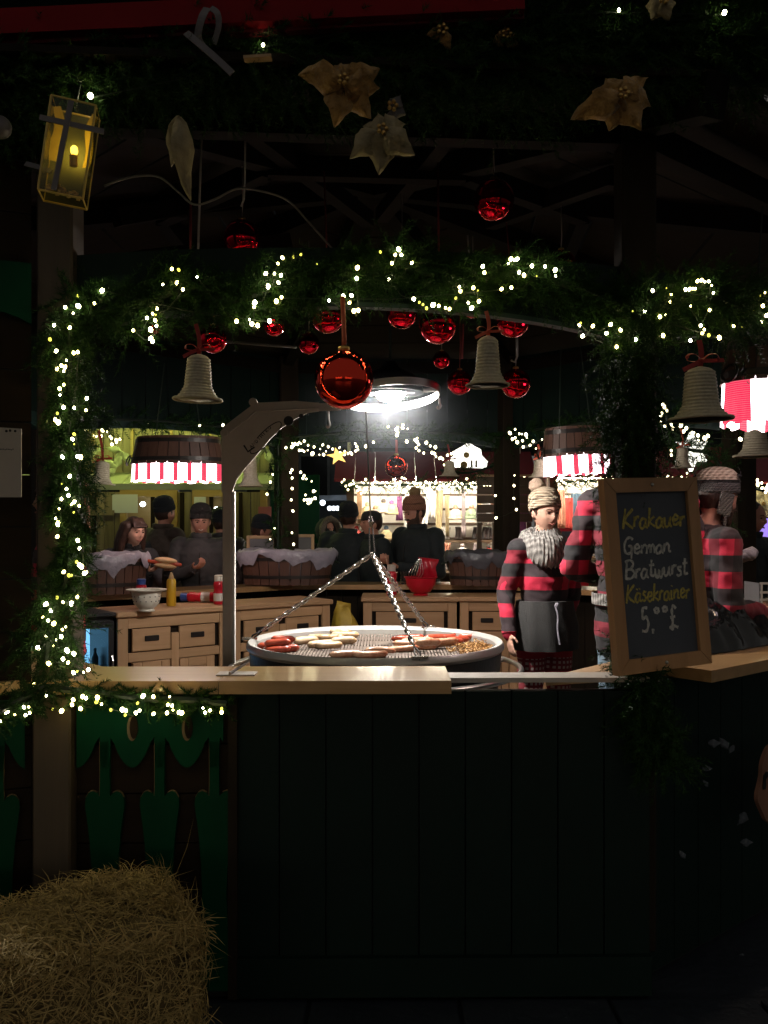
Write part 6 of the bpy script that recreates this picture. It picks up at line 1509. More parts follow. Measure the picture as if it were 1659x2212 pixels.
def person(label, x, y, z0, yaw, H, aR=None, aL=None, lean=(0,0), head=(0,0), headoff=(0,0,0), jacket='coat', trousers='trousers', skin='skin',
           hat=None, hair='short', beard=False, face=True, female=False, vox=.0095, scarf=None, apron=None, bulk=1.0, curl=(.5,.5), palm=((0,0,1),(0,0,1)), hood=False, legs=True, smile=False, hatmat='knit_dark', shirt_split=None, tails=None, group='people around the sausage hut'):
    s = H/1.75; t = thing('person', label, 'person', (x, y, z0), yaw, group, world=False)
    bw_ = .165 if female else .19
    def Ln(p):
        p = Vector(p)
        if p.z > .95*1: p = p+Vector((lean[0], lean[1], 0))*(p.z-.95)
        return p*s
    SR, SL = Ln((-bw_, .01, 1.425)), Ln((bw_, .01, 1.425))
    eR, wR = [Vector(p)*s for p in (aR or ((-.245, .03, 1.13), (-.25, -.05, .88)))]
    eL, wL = [Vector(p)*s for p in (aL or ((.245, .03, 1.13), (.25, -.05, .88)))]
    hc = Ln((headoff[0], -.025+headoff[1], 1.635+headoff[2]))
    Mh = Matrix.Translation(hc)@Matrix.Rotation(head[0], 4, 'Z')@Matrix.Rotation(head[1], 4, 'X')
    def torso(mb, g=0.0, z_lo=.86):
        rr = [(.86, .160, .115), (.97, .160, .115), (1.09, .138, .102), (1.25, .165, .118), (1.37, .168, .108), (1.44, .135, .085), (1.49, .070, .062)]
        if female: rr = [(.86, .172, .12), (.97, .165, .115), (1.09, .128, .098), (1.25, .150, .122), (1.37, .152, .105), (1.44, .120, .08), (1.49, .060, .055)]
        R_ = []
        for z, a, b in rr:
            if z < z_lo-.001: continue
            R_.append((Ln((0, .0, z)), (a+g)*s*bulk, (b+g)*s*bulk))
        mb.loft(R_, 24)
    def arms(mb, g=0.0, hands_=True):
        for S_, e_, w_ in ((SR, eR, wR), (SL, eL, wL)):
            mb.cap(Ln((S_.x/s*.55-lean[0]*.0, .0, 1.43)) if False else S_*.7+Ln((0,.01,1.40))*.3, (.06+g)*s, S_, (.060+g)*s, 12)
            mb.cap(S_, (.054+g)*s*bulk, e_, (.041+g)*s, 12); mb.cap(e_, (.041+g*.95)*s, w_, (.028+g*.8)*s, 12)
    body = MB(); torso(body); arms(body)
    body.cap(Ln((0, .0, 1.46)), .056*s, hc+Vector((0, .012, -.06))*s, .052*s, 12)
    for sx in (-1, 1):
        body.cap(Vector((sx*.085, 0, .90))*s, .088*s, Vector((sx*.095, -.01, .49))*s, .056*s); body.cap(Vector((sx*.095, -.01, .49))*s, .055*s, Vector((sx*.10, .02, .09))*s, .038*s)
        body.cap(Vector((sx*.10, .03, .045))*s, .036*s, Vector((sx*.105, -.13, .03))*s, .030*s)
    head_mesh(body, Mh, s, female)
    hs = s*(.9 if female else 1.0)
    hand(body, wR, wR-eR, Vector(palm[0]), hs, curl[0], 1); hand(body, wL, wL-eL, Vector(palm[1]), hs, curl[1], -1)
    link('body', remesh(body, vox, MAT[skin], 2), t)
    jk = MB(); torso(jk, .022, .86 if not apron else .90); arms(jk, .016)
    if not scarf: jk.lathe([(.062*s, 0), (.072*s, .03*s), (.064*s, .045*s), (.05*s, .03*s)], 20, Ln((0, .0, 1.465)), closed=True)
    if shirt_split is not None or not apron: jk.loft([(Vector((0,0,.78))*s, .178*s*bulk, .135*s*bulk), (Vector((0,0,.88))*s, .184*s*bulk, .14*s*bulk), (Vector((0,0,.99))*s, .180*s*bulk, .136*s*bulk)], 24)
    if hood:
        jk.ell(hc+Vector((0, .03, -.01))*s, (.115*s, .12*s, .145*s), 20, 14)
    link('jacket', remesh(jk, .0115, MAT[jacket], 3, 'jacket', (.0085 if jacket == 'plaid' else .0065)*s, 11.0), t)
    for w_, e_, nm in ((wR, eR, 'R'), (wL, eL, 'L')):
        d = (w_-e_).normalized(); obj('cuff', MB().tube([w_-d*.035*s, w_-d*.0*s], [.046*s, .045*s], 14), MAT[jacket], t, .7)
    if jacket in ('coat', 'black_cloth', 'coat_navy', 'coat_brown') and not hood:
        zp = [Ln((.006*math.sin(z*9), -(.150 if z < 1.3 else .142 if z < 1.38 else .115)*bulk/1.0-.0, z)) for z in (.86,.95,1.05,1.15,1.25,1.33,1.40)]
        obj('zip', MB().tube(zp, .0045*s, 6), MAT['handle'], t)
        cm = MB(); cc_ = Ln((0, .0, 1.475)); 
        cm.lathe([(.066*s,-.015),(.088*s,.015*s),(.092*s,.055*s),(.080*s,.062*s),(.070*s,.03*s)], 24, cc_, 1, 1.05, None, True)
        cm.v = [p+Vector((mnoise.noise(p*18), mnoise.noise(p*18+Vector((4,0,0))), mnoise.noise(p*14)))*(.020 if female else .011) for p in cm.v]
        obj('collar', cm, MAT['collar_fur' if female else jacket], t, True)
    if legs:
        tr = MB()
        for sx in (-1, 1):
            tr.cap(Vector((sx*.088, 0, .90))*s, .098*s, Vector((sx*.097, -.01, .49))*s, .070*s); tr.cap(Vector((sx*.097, -.01, .49))*s, .068*s, Vector((sx*.10, .02, .11))*s, .055*s)
        link('trousers', remesh(tr, .014, MAT[trousers], 3, 'trousers', .004, 12), t)
        for sx in (-1, 1):
            sh = MB(); sh.cap(Vector((sx*.10, .035, .055))*s, .046*s, Vector((sx*.105, -.15, .042))*s, .040*s); sh.cap(Vector((sx*.10, .03, .05))*s, .045*s, Vector((sx*.10, .025, .14))*s, .05*s); obj('shoe', sh, MAT['shoe'], t, True)
    if face:
        for sx in (-1, 1):
            obj('eye', MB().ell(Mh@(Vector((sx*.028, -.083, .008))*s), (.0105*s, .006*s, .0052*s), 10, 6, Mh.to_3x3()), MAT['eye'], t, True)
            obj('eyebrow', MB().tube(crom([Mh@(Vector((sx*.013, -.096, .025))*s), Mh@(Vector((sx*.030, -.094, .031))*s), Mh@(Vector((sx*.047, -.082, .025))*s)], 3), [.0028*s]*7, 6), MAT['brow'], t)
        sm = .006 if smile else 0.0
        obj('mouth', MB().tube(crom([Mh@(Vector((-.022-sm, -.082, -.056+sm))*s), Mh@(Vector((0, -.0985, -.060-sm*.3))*s), Mh@(Vector((.022+sm, -.082, -.056+sm))*s)], 4), [.002*s,.0035*s,.0042*s,.0045*s,.005*s,.0045*s,.0042*s,.0035*s,.002*s], 6), MAT['lips'], t, True)
        if smile: obj('teeth', MB().tube(crom([Mh@(Vector((-.018, -.090, -.054))*s), Mh@(Vector((0, -.1005, -.058))*s), Mh@(Vector((.018, -.090, -.054))*s)], 3), .0028*s, 6), MAT['teeth'], t)
    def HX(v): return Mh@(Vector(v)*s)
    if hair:
        hm = MB()
        hm.ell(HX((0, .016, .022)), (.083*s, .096*s, .106*s), 22, 14, Mh.to_3x3())
        if hair == 'long':
            for a in range(-4, 5):
                q = a/4*1.9; p = Vector((math.sin(q)*.078, .018+math.cos(q)*.078, .05)); e = Vector((math.sin(q)*.115, .055+math.cos(q)*.085, -.26+.04*abs(a)/4))
                hm.cap(HX(p), .030*s, HX((p+e)/2+Vector((0,.015,0))), .036*s, 10, 3); hm.cap(HX((p+e)/2+Vector((0,.015,0))), .036*s, HX(e), .022*s, 10, 3)
            for a in range(-3, 4): hm.cap(HX((a*.012, -.03, .106)), .018*s, HX((a*.021, -.092, .052)), .009*s, 8, 3)
        m_h = remesh(hm, .009, MAT['hair'], 2, 'hair', .003, 26)
        # leave the face free: drop the part of the shell in front of the hairline
        if hair == 'short':
            import bmesh
            bm = bmesh.new(); bm.from_mesh(m_h); Mi = Mh.inverted()
            kill = [v for v in bm.verts if (lambda q: q.y/s < -.028 and q.z/s < .062)(Mi@v.co)]
            bmesh.ops.delete(bm, geom=kill, context='VERTS'); bm.to_mesh(m_h); bm.free()
        link('hair', m_h, t)
    if beard:
        bm_ = MB(); 
        for a in range(-5, 6):
            q = a/5*1.25; bm_.cap(HX((math.sin(q)*.066, -math.cos(q)*.074, -.052)), .016*s, HX((math.sin(q)*.05, -math.cos(q)*.078, -.105)), .018*s, 8, 3)
        for sx in (-1, 1): bm_.cap(HX((sx*.072, -.015, .0)), .011*s, HX((sx*.066, -.035, -.06)), .016*s, 8, 3)
        bm_.cap(HX((-.025, -.094, -.040)), .008*s, HX((.025, -.094, -.040)), .008*s, 8, 3)
        link('beard', remesh(bm_, .006, MAT['beard'], 1, 'beard', .003, 60), t)
    if hat in ('beanie', 'bobble', 'reindeer'):
        pr = [(.090, .018), (.094, .030), (.093, .060), (.092, .066), (.0905, .064), (.091, .08), (.084, .108), (.064, .130), (.034, .142), (.002, .146)]
        tilt = Matrix.Rotation(-.36 if hat == 'bobble' and female else -.24, 3, 'X')
        Mm = Mh.to_3x3()@tilt
        kk = {'beanie': 1.01, 'bobble': 1.04, 'reindeer': 1.02}[hat]
        obj('hat', MB().lathe([(r*s*kk, z*s*kk*(1.04 if hat == 'bobble' else 1.13 if hat == 'beanie' else 1.0)) for r, z in pr[4:]]+[], 32, hc, 1.0, 1.12, Mm), MAT[hatmat], t, True)
        obj('hat_band', MB().lathe([(r*s*kk, z*s*kk*(1.0)) for r, z in pr[:6]]+[(.084*s*kk, .07*s), (.084*s*kk, .02*s)], 32, hc, 1.0, 1.12, Mm, True), MAT['knit_band' if hat == 'reindeer' else hatmat], t, True)
        if hat == 'bobble':
            pm = MB(); c = hc+Mm@Vector((-.02*s, .025*s, .172*s)); pm.ell(c, (.050*s,)*3, 24, 16)
            pm.v = [p+(p-c)*(.22*mnoise.noise((p-c)*60)) for p in pm.v]
            obj('pompom', pm, MAT['pom' if female else 'pom_y'], t, True)
        if hat == 'reindeer':
            for sx in (-1, 1):
                obj('ear_flap', MB().box(HX((sx*.086, .01, -.035)), (.012*s, .075*s, .11*s), Mh.to_3x3(), .005), MAT['knit_band'], t)
                obj('braid', MB().tube([HX((sx*.088, .0, -.09)), HX((sx*.092, -.01, -.16)), HX((sx*.09, -.012, -.25))], .008*s, 6), MAT['knit_band'], t)
            for a0 in (-.9, .15, 1.2, 2.4):         # knitted reindeer figures round the crown
                rd = MB()
                def RP(px, pz):
                    a = a0+px*1.0; r = .0935*kk-.018*max(0, pz-.05)/.04; return hc+Mm@(Vector((r*math.sin(a), -r*1.12*math.cos(a), .068+pz))*s)
                for pts_, w_ in (([(-.20,.035),(.22,.037)], .016), ([(-.18,.03),(-.2,.0)], .005), ([(-.10,.03),(-.08,.002)], .005), ([(.14,.03),(.12,.0)], .005), ([(.20,.03),(.24,.002)], .005), ([(.2,.037),(.30,.055)], .008), ([(.28,.055),(.38,.050)], .008), ([(.28,.058),(.22,.075),(.16,.07)], .004)):
                    nrm = (RP(0,.04)-hc).normalized(); rd.ribbon([RP(*q) for q in pts_], w_*s, .002, nrm)
                obj('reindeer_motif', rd, MAT['knit_dark'], t)
    if hat == 'cap':
        obj('cap', MB().lathe([(.088*s, .03*s), (.09*s, .05*s), (.082*s, .09*s), (.06*s, .118*s), (.002, .128*s)], 28, hc, 1, 1.13, Mh.to_3x3()), MAT['black_cloth'], t, True)
        pk = MB(); pk.prism([(-.06,-.075),(-.045,-.145),(0,-.162),(.045,-.145),(.06,-.075)], lambda a, b, d: HX((a, b, .040+d*.006+.12*(b+.075))), 1.0); obj('peak', pk, MAT['black_cloth'], t)
    if hood:
        fr_ = [HX((math.sin(a)*.105, -.075+.02*math.cos(a), math.cos(a)*.135-.005)) for a in [2*PI*i/28 for i in range(28)]]
        f_ = MB().tube(fr_, .034*s, 10, True); f_.v = [p+Vector((mnoise.noise(p*55), mnoise.noise(p*55+Vector((9,0,0))), mnoise.noise(p*55+Vector((0,9,0)))))*.016 for p in f_.v]
        obj('fur_trim', f_, MAT['fur'], t, True)
    if scarf:
        sc_ = MB(); c0 = hc+Vector((.0, .02, -.178))*s; N = 96; K = 20; vs = []; fs = []
        for i in range(N):
            w = 2*PI*i/N; front = .5-.5*math.cos(w+PI*0)         # w = 0 at the back
            dx, dy = math.sin(w), math.cos(w)
            rx, ry = .104, .104+.022*front
            for k in range(K):
                v = 2*PI*k/K; rr = .050*(1+.075*math.sin(i*1.9+math.sin(v)*1.5)+.10*math.sin(2*v+i*.09)+.12*mnoise.noise(Vector((dx*3, dy*3, v*.5))))
                px = (rx+rr*math.cos(v)*.95)*dx; py = (ry+rr*math.cos(v)*.95)*dy
                pz = rr*math.sin(v)*1.8-.065*front*(1 if math.cos(v) > 0 else .3)
                vs.append(c0+Vector((px, py, pz))*s)
        for i in range(N):
            j = (i+1) % N
            for k in range(K): l = (k+1) % K; fs.append((i*K+k, j*K+k, j*K+l, i*K+l))
        sc_.add(vs, fs); obj('snood', sc_, MAT[scarf], t, True)
    if apron:
        am = MB(); am.loft([(Vector((0,-.004,z))*s, a*s, b*s) for z, a, b in ((.825, .212, .175), (.88, .212, .175), (.98, .204, .162), (1.08, .186, .146), (1.12, .180, .140))], 40)
        am.v = [p+Vector((p.x, p.y, 0)).normalized()*(.006*math.sin(math.atan2(p.y, p.x)*9+p.z*6)+.010*mnoise.noise(p*11)) for p in am.v]
        obj('apron', am, MAT[apron], t, 1.2)
        obj('apron_string', MB().tube(crom([Vector((-.01,-.158,1.10))*s, Vector((.0,-.172,1.04))*s, Vector((-.006,-.180,.96))*s, Vector((.004,-.190,.87))*s], 4), .005, 6).ell(Vector((0,-.162,1.10))*s, (.014,.012,.016), 8, 6), MAT['liner'], t)
    if tails:
        obj('apron_tie', MB().lathe([(.196*s*bulk, .985*s), (.197*s*bulk, 1.035*s), (.190*s*bulk, 1.035*s), (.19*s*bulk, .985*s)], 32, (0,0,0), 1, .78, None, True), MAT['knit_grey'], t)
    return t
# the woman behind the grill
wy = 4.92
wpos = P(1170, 1135, wy)
person('woman in red plaid shirt, grey snood and beige bobble hat beside the grill', wpos.x+.015, wy, FLOOR+.07, .30, 1.58, bulk=.92,
       aR=((-.245, .035, 1.16), (-.262, -.055, .93)), aL=((.225, .06, 1.15), (.175, .09, .93)), head=(.06, .14), headoff=(-.01, -.01, .022), jacket='plaid', trousers='leggings', skin='skin_pale', hat='bobble', hatmat='knit_beige',
       hair='short', female=True, vox=.0062, scarf='knit_grey', apron='apron', curl=(.35, .4), palm=((1,0,0),(-1,0,0)), group='people working inside the hut')
dk = thing('duckboard', 'slatted wooden duckboard under the woman in plaid', 'duckboard', (wpos.x, wy, FLOOR))
for kx in range(7): obj('slat', MB().box((wpos.x-.36+kx*.12, wy, FLOOR+.055), (.09, .62, .03), None, .004), MAT['hut_wood'], dk)
for q_ in (-.22, .22): obj('bearer', MB().box((wpos.x, wy+q_, FLOOR+.02), (.82, .05, .038)), MAT['hut_wood'], dk)
# plaid worker seen from behind, next to the chalkboard
q = P(1376, 1135, 4.25)
person('worker in red plaid and jeans, half hidden behind the left edge of the chalkboard', q.x, 4.25, .14, 2.5, 1.92, aR=((.02, .0, 1.2), (.02,-.2,1.05)) if False else ((-.26, -.02, 1.15), (-.14, -.24, 1.12)), aL=((.28, .04, 1.14), (.20, -.20, 1.08)),
       jacket='plaid', trousers='denim', hat='beanie', hair='short', vox=.0095, bulk=1.02, tails=True, group='people working inside the hut')
# worker with the reindeer hat
q = P(1496, 1135, 4.15)
person('bearded worker in plaid with a knitted reindeer hat, wrapping food right of the chalkboard', q.x-.02, 4.15, FLOOR, 1.75, 1.74, aR=((-.25, -.06, 1.13), (-.10, -.30, 1.10)), aL=((.24, -.10, 1.13), (.10, -.30, 1.08)), lean=(0, -.18), head=(.1, .25),
       jacket='plaid', trousers='denim', hat='reindeer', hatmat='knit_beige', hair='short', beard=True, vox=.008, curl=(.8, .8), group='people working inside the hut')
# worker hidden behind the left post
q = P(128, 1135, 4.9)
person('worker in red and black plaid almost hidden by the left corner post', q.x, 4.9, FLOOR, -1.3, 1.74, jacket='plaid', trousers='denim', hair='long', female=True, vox=.01, aR=((-.26,.0,1.14),(-.2,-.2,1.0)), aL=((.30,.06,1.12),(.22,-.14,.98)), group='people working inside the hut')
GP = 'customers at the back of the hut'
# customers on the left
q = P(262, 1135, 7.15)
person('customer with long dark hair and a black coat reaching out a filled bread roll', q.x, 7.15, .0, .55, 1.66, aR=((-.17, -.34, 1.14), (.055, -.585, 1.315)), aL=((.30, -.32, 1.14), (.215, -.585, 1.315)), lean=(.05, -.36), head=(.28, .16), jacket='black_cloth', hair='long', female=True, vox=.0075, skin='skin_pale', curl=(.9, .9), bulk=1.08, group=GP)
q = P(440, 1135, 7.75)
person('smiling customer in a dark grey beanie and black jacket eating at the counter', q.x, 7.75, 0, .08, 1.75, aR=((-.27, -.08, 1.14), (-.04, -.30, 1.24)), aL=((.30, -.02, 1.13), (.16, -.24, 1.0)), lean=(-.02, -.10), head=(.12, .20), jacket='coat', hat='beanie', hair='short', vox=.0075, curl=(1.0, .6), smile=True, bulk=1.15, group=GP)
q = P(352, 1135, 8.5)
person('tall customer in dark brown coat and black hat turned away behind the woman', q.x, 8.5, 0, 2.5, 1.84, jacket='coat_brown', hat='beanie', hatmat='knit_navy', hair='short', bulk=1.15, face=False, vox=.0105, aR=((-.27,-.1,1.14),(-.1,-.28,1.42)), group=GP)
q = P(526, 1135, 8.0)
person('customer in a navy hat bending down behind the grill post', q.x, 8.0, 0, 1.9, 1.66, jacket='coat_navy', hat='beanie', hatmat='knit_navy', hair='short', lean=(0,-.22), head=(0,.3), face=True, vox=.0105, bulk=1.05, group=GP)
q = P(476, 1135, 8.9)
person('customer in black behind the smiling man, mostly hidden by the grill post', q.x, 8.9, 0, 2.9, 1.74, jacket='coat', hat='beanie', hatmat='knit_navy', hair='short', face=False, vox=.0105, group=GP)
# customers in the middle
q = P(704, 1135, 9.2)
person('customer in a fur trimmed hood behind the dark standing figure', q.x, 9.2, 0, .45, 1.66, jacket='coat_navy', hood=True, hair='short', head=(.2,.1), vox=.009, female=True, group=GP)
q = P(752, 1135, 8.55)
person('broad customer in black seen from behind, left of the chain', q.x, 8.55, 0, 2.85, 1.79, jacket='coat_navy', hat='beanie', hatmat='knit_navy', hair='short', face=False, bulk=1.32, vox=.0105, aR=((-.32,.02,1.14),(-.30,-.1,.92)), aL=((.32,.02,1.14),(.30,-.1,.92)), group=GP)
q = P(815, 1135, 8.35)
person('customer in a black peaked cap facing left behind the chain', q.x, 8.35, 0, -1.25, 1.73, jacket='coat_navy', hat='cap', hair='short', lean=(0,-.05), bulk=1.15, vox=.0095, group=GP)
q = P(905, 1135, 8.2)
person('tall bearded customer with a pink and yellow bobble hat looking down at his hands', q.x, 8.2, 0, -.75, 1.84, aR=((-.28, -.06, 1.12), (-.08, -.34, 1.20)), aL=((.28, -.06, 1.12), (.08, -.34, 1.17)), head=(-.28, .28), lean=(0,-.05), jacket='coat_navy', hat='bobble', hatmat='knit_pink', hair='short', beard=True, vox=.0075, bulk=1.22, curl=(1.1, .9), group=GP)
q = P(1618, 1135, 6.5)
person('dark haired man in a black jacket beyond the right side, hand near his mouth', q.x, 6.5, 0, .55, 1.77, aR=((-.27,-.06,1.13),(-.20,-.25,1.05)), aL=((.28,-.14,1.18),(.12,-.24,1.47)), head=(.15,.12), jacket='coat_navy', hair='short', vox=.0085, bulk=1.1, curl=(.6,1.0), group=GP)
q = P(330, 1135, 8.72); bp_ = MB().box((q.x-.02, 8.40, 1.22), (.30, .17, .46), None, .06); bp_.v = [p+Vector((.02*mnoise.noise(p*9),.02*mnoise.noise(p*9+Vector((3,0,0))),0)) for p in bp_.v]
single('backpack', bp_, MAT['black_cloth'], 'black backpack worn by the tall customer behind the dark haired woman', 'backpack', None, True)
# food in hands and on the way
def bun(label, p, ang, tilt, sau=True):
    p = Vector(p); t = thing('filled_roll', label, 'bread roll', tuple(p))
    R_ = Matrix.Rotation(ang, 3, 'Z')@Matrix.Rotation(tilt, 3, 'Y')
    for sg in (-1, 1): obj('bread', MB().ell(p+R_@Vector((0, 0, sg*.020+.02)), (.085, .042, .024), 20, 10, R_), MAT['bread'], t, True)
    obj('sausage', MB().tube([p+R_@Vector((x, -.006, .020)) for x in (-.16,-.155,-.08,0,.08,.115,.12)], [.006,.014,.016,.016,.016,.013,.005], 10), MAT['saus_red'], t, True)
bun('bread roll with a long red sausage held by the dark haired woman', P(357, 1222, 6.66), .15, .12)
m_ = MB(); c = P(1598, 1205, 3.98)
for i in range(3): m_.ell(c+Vector((.02*i-.02, 0, .008*i)), (.062, .05, .022), 24, 10)
m_.v = [p+Vector((0, 0, .022*mnoise.noise(p*26)))+(p-c)*.2*mnoise.noise(p*18) for p in m_.v]
single('paper_wrap', m_, MAT['liner'], 'crumpled grey paper held by the worker in the reindeer hat', 'paper', None, True)

# ------------------------------------------------------------------ stalls behind
# left: wooden stall washed in yellow green light
sx0, sx1, sy = -4.15, -1.36, 10.6
t = thing('wooden_stall', 'pale wooden market stall lit yellow green behind the left customers', 'stall', ((sx0+sx1)/2, sy, 0))
N = 24
for k in range(N):
    x = sx0+(sx1-sx0)*(k+.5)/N; w_ = (sx1-sx0)/N-.012
    if not (-3.05 < x < -2.55 or -2.2 < x < -1.9): obj('wall_plank', MB().box((x, sy+RND.uniform(0,.015), 1.0), (w_, .03, 2.0)), MAT['stall_wood'], t)
    else: obj('wall_plank', MB().box((x, sy+RND.uniform(0,.015), .55), (w_, .03, 1.1)), MAT['stall_wood'], t)
    if k % 3 == 0: obj('batten', MB().box((x-w_/2-.006, sy-.03, 1.0), (.045, .03, 1.98)), MAT['hut_wood_z'], t)
    if k % 4 == 2: obj('batten', MB().box((x-w_/2-.006, sy-.08, 2.58), (.03, .025, .9)), MAT['stall_yel'], t)
    obj('gable_plank', MB().box((x, sy-.05+RND.uniform(0,.015), 2.58), (w_, .03, .92)), MAT['stall_wood'], t)
for x0, x1 in ((-3.08, -2.52), (-2.22, -1.88)):
    obj('window_back', MB().box(((x0+x1)/2, sy+.5, 1.5), (x1-x0+.4, .03, 1.0)), MAT['stall_yel'], t)
    fr_ = obj('window_frame', MB().box(((x0+x1)/2, sy-.03, 1.99), (x1-x0+.12, .06, .10)).box(((x0+x1)/2, sy-.03, 1.10), (x1-x0+.12, .06, .08)).box((x0-.02, sy-.03, 1.545), (.08, .055, .79)).box((x1+.02, sy-.03, 1.545), (.08, .055, .79)), MAT['stall_yel'], t)
for k in range(3): obj('lamp', MB().ell((-2.95+.16*k, sy+.25, 1.86), (.035,.035,.03), 10, 8), MAT['bulb_cool'], t, True)
obj('lamp', MB().ell((-2.05, sy+.25, 1.80), (.03,.03,.03), 10, 8), MAT['bulb_cool'], t, True)
for k in range(14):
    x = sx0-.1+(sx1-sx0+.2)*k/14; x1_ = sx0-.1+(sx1-sx0+.2)*(k+1)/14-.008
    obj('canopy_board', MB().add([(x,sy-.08,2.20),(x1_,sy-.08,2.20),(x1_,sy-.60,2.03),(x,sy-.60,2.03),(x,sy-.08,2.225),(x1_,sy-.08,2.225),(x1_,sy-.60,2.055),(x,sy-.60,2.055)], [(3,2,1,0),(4,5,6,7),(0,1,5,4),(1,2,6,5),(2,3,7,6),(3,0,4,7)]), MAT['canopy'], t)
obj('canopy_edge', MB().box(((sx0+sx1)/2, sy-.615, 2.035), (sx1-sx0+.3, .025, .07)), MAT['canopy'], t)
obj('green_lamp', MB().tube([(sx0+.1, sy-.75, 3.12), (sx1-.1, sy-.75, 3.12)], .035, 8), MAT['tube_g'], t)
obj('green_lamp', MB().tube([(sx0+.1, sy-.42, 2.05), (sx1-.1, sy-.42, 2.05)], .014, 8), MAT['tube_g2'], t)
obj('lamp_cover', MB().box(((sx0+sx1)/2, sy-.86, 3.14), (sx1-sx0, .03, .20)), MAT['far_dark'], t)
obj('roof', MB().box(((sx0+sx1)/2, sy+.1, 3.25), (sx1-sx0+.4, 2.1, .05)), MAT['far_dark'], t)
obj('side_wall', MB().box((sx1+.30, sy-.05, 1.1), (.58, .04, 2.2)), MAT['green'], t)
obj('side_frame', MB().box((sx1-.06, sy-.09, 1.55), (.09, .05, .95)), MAT['stall_yel'], t)
for (a, b) in (((-3.9,sy-.06,1.0),(-3.35,sy-.06,.62)), ((-4.0,sy-.06,1.75),(-3.2,sy-.06,1.75))): obj('rail', MB().bar(a, b, .04, .06), MAT['stall_wood'], t)
for i, (u, v, s_, a_) in enumerate(((183,985,.22,30),(262,975,.20,160),(300,1000,.24,-60),(250,1010,.18,70),(560,985,.20,80),(585,1000,.22,-40))):
    m_ = MB(); p = P(u, v, sy-.25); 
    for kx in range(3): petal(m_, p, (math.cos(math.radians(a_+kx*75)), -.1, math.sin(math.radians(a_+kx*75))), (0,-1,.1), s_, s_*.45, .3, i+kx)
    single('fabric_leaf', m_, MAT['canopy'], 'pale leaf cluster in green light on the wooden stall, '+('leftmost','right of the small bell','touching the left barrel lamp','under the left barrel lamp','beside the grill post logo','rightmost')[i], 'leaf cluster', 'leaf clusters on the green lit stall', True)
for (u, v, ww, hh, mm, lab) in ((432,1088,.14,.16,'white_paper','pale paper notice on the wooden stall, between two customers'),(270,1088,.30,.22,'white_paper','large pale notice on the stall wall above the dark haired woman')):
    p = P(u, v, sy-.06); single('notice', MB().box(p, (ww, .012, hh)), MAT[mm], lab, 'notice')
single('wooden_board', MB().box(P(176, 1096, 6.2)+Vector((.01,0,0)), (.085, .03, .40), Matrix.Rotation(-.05, 3, 'Y')), M('pink_wood', (.36,.17,.10), .6, c2=(.28,.12,.07), vs=8), 'upright pinkish wooden board beside the left corner post', 'board')
# gift stalls: bright interiors full of hats and scarves
def gift_stall(label, x0, x1, y, zf, zt, mat, tube='tube_w'):
    t = thing('gift_stall', label, 'stall', ((x0+x1)/2, y, 0), 0, 'gift stalls behind the hut')
    obj('back_wall', MB().box(((x0+x1)/2, y+1.0, 1.3), (x1-x0, .04, 2.6)), MAT['cream_wall'], t)
    for x in (x0, x1): obj('side_wall', MB().box((x, y+.52, 1.3), (.04, .92, 2.6)), MAT['cream_wall'], t)
    for k in range(7): obj('wall_rail', MB().box(((x0+x1)/2, y+.972, 1.05+k*.19), (x1-x0-.06, .016, .03)), MAT['brown_board'], t)
    obj('counter', MB().box(((x0+x1)/2, y+.05, .5), (x1-x0+.1, .10, 1.0)), MAT['brown_board'], t)
    obj('counter_top', MB().box(((x0+x1)/2, y+.15, 1.02), (x1-x0+.1, .5, .04)), MAT['brown_board'], t)
    N = 10
    for k in range(N):
        xa = x0-.15+(x1-x0+.3)*k/N; xb = x0-.15+(x1-x0+.3)*(k+1)/N-.004
        obj('awning_board', MB().add([(xa,y-.45,zf),(xb,y-.45,zf),(xb,y+.1,zt),(xa,y+.1,zt),(xa,y-.45,zf+.03),(xb,y-.45,zf+.03),(xb,y+.1,zt+.03),(xa,y+.1,zt+.03)], [(0,1,2,3),(7,6,5,4),(0,4,5,1),(1,5,6,2),(2,6,7,3),(3,7,4,0)]), MAT[mat], t)
    obj('roof', MB().box(((x0+x1)/2, y+.75, zt+.05), (x1-x0+.3, 1.3, .05)), MAT['far_dark'], t)
    for x in (x0+.02, x1-.02): obj('post', MB().box((x, y-.06, 1.15), (.09, .09, 2.3)), MAT['brown_board'], t)
    obj('lamp_tube', MB().tube([(x0+.1, y+.16, zf+.06), (x1-.1, y+.16, zf+.06)], .03, 8), MAT[tube], t)
    return t
gift_stall('gift stall with dark red awning boards and a bright interior in the middle background', -.42, 1.62, 10.6, 2.10, 2.46, 'red_cloth')
gift_stall('gift stall with bright shelves right of the bobble hat in the background', 1.95, 4.2, 10.4, 2.13, 2.50, 'red_cloth')
for x0_, x1_, lab_ in ((-5.6, -.7, 'unseen gift stall added as light source, facing the hay bale side'), (.9, 5.8, 'unseen gift stall added as light source, facing the chalkboard side')):
    ts_ = gift_stall(lab_, x0_, x1_, -6.5, 2.15, 2.5, 'red_cloth', 'tube_added'); ts_.rotation_euler.z = PI  # unseen stalls added behind the camera to light the hut front and bauble
kw3 = dict(group='string lights on the gift stalls')
def fascia_lights(label, x0, x1, y, z, n, seed):
    rg = random.Random(seed); return lights(label, [(x0+(x1-x0)*(i+rg.random()*.8)/n, y+rg.uniform(-.04,.04), z+rg.gauss(0,.035)) for i in range(n)], BMF, seed=seed, **kw3)
garland('fir garland along the awning of the middle gift stall', [Vector((-.5+2.2*i/8, 10.12, 2.06)) for i in range(9)], .07, 190, 31, NF, **dict(kwf, group='fir garlands on the gift stalls'))
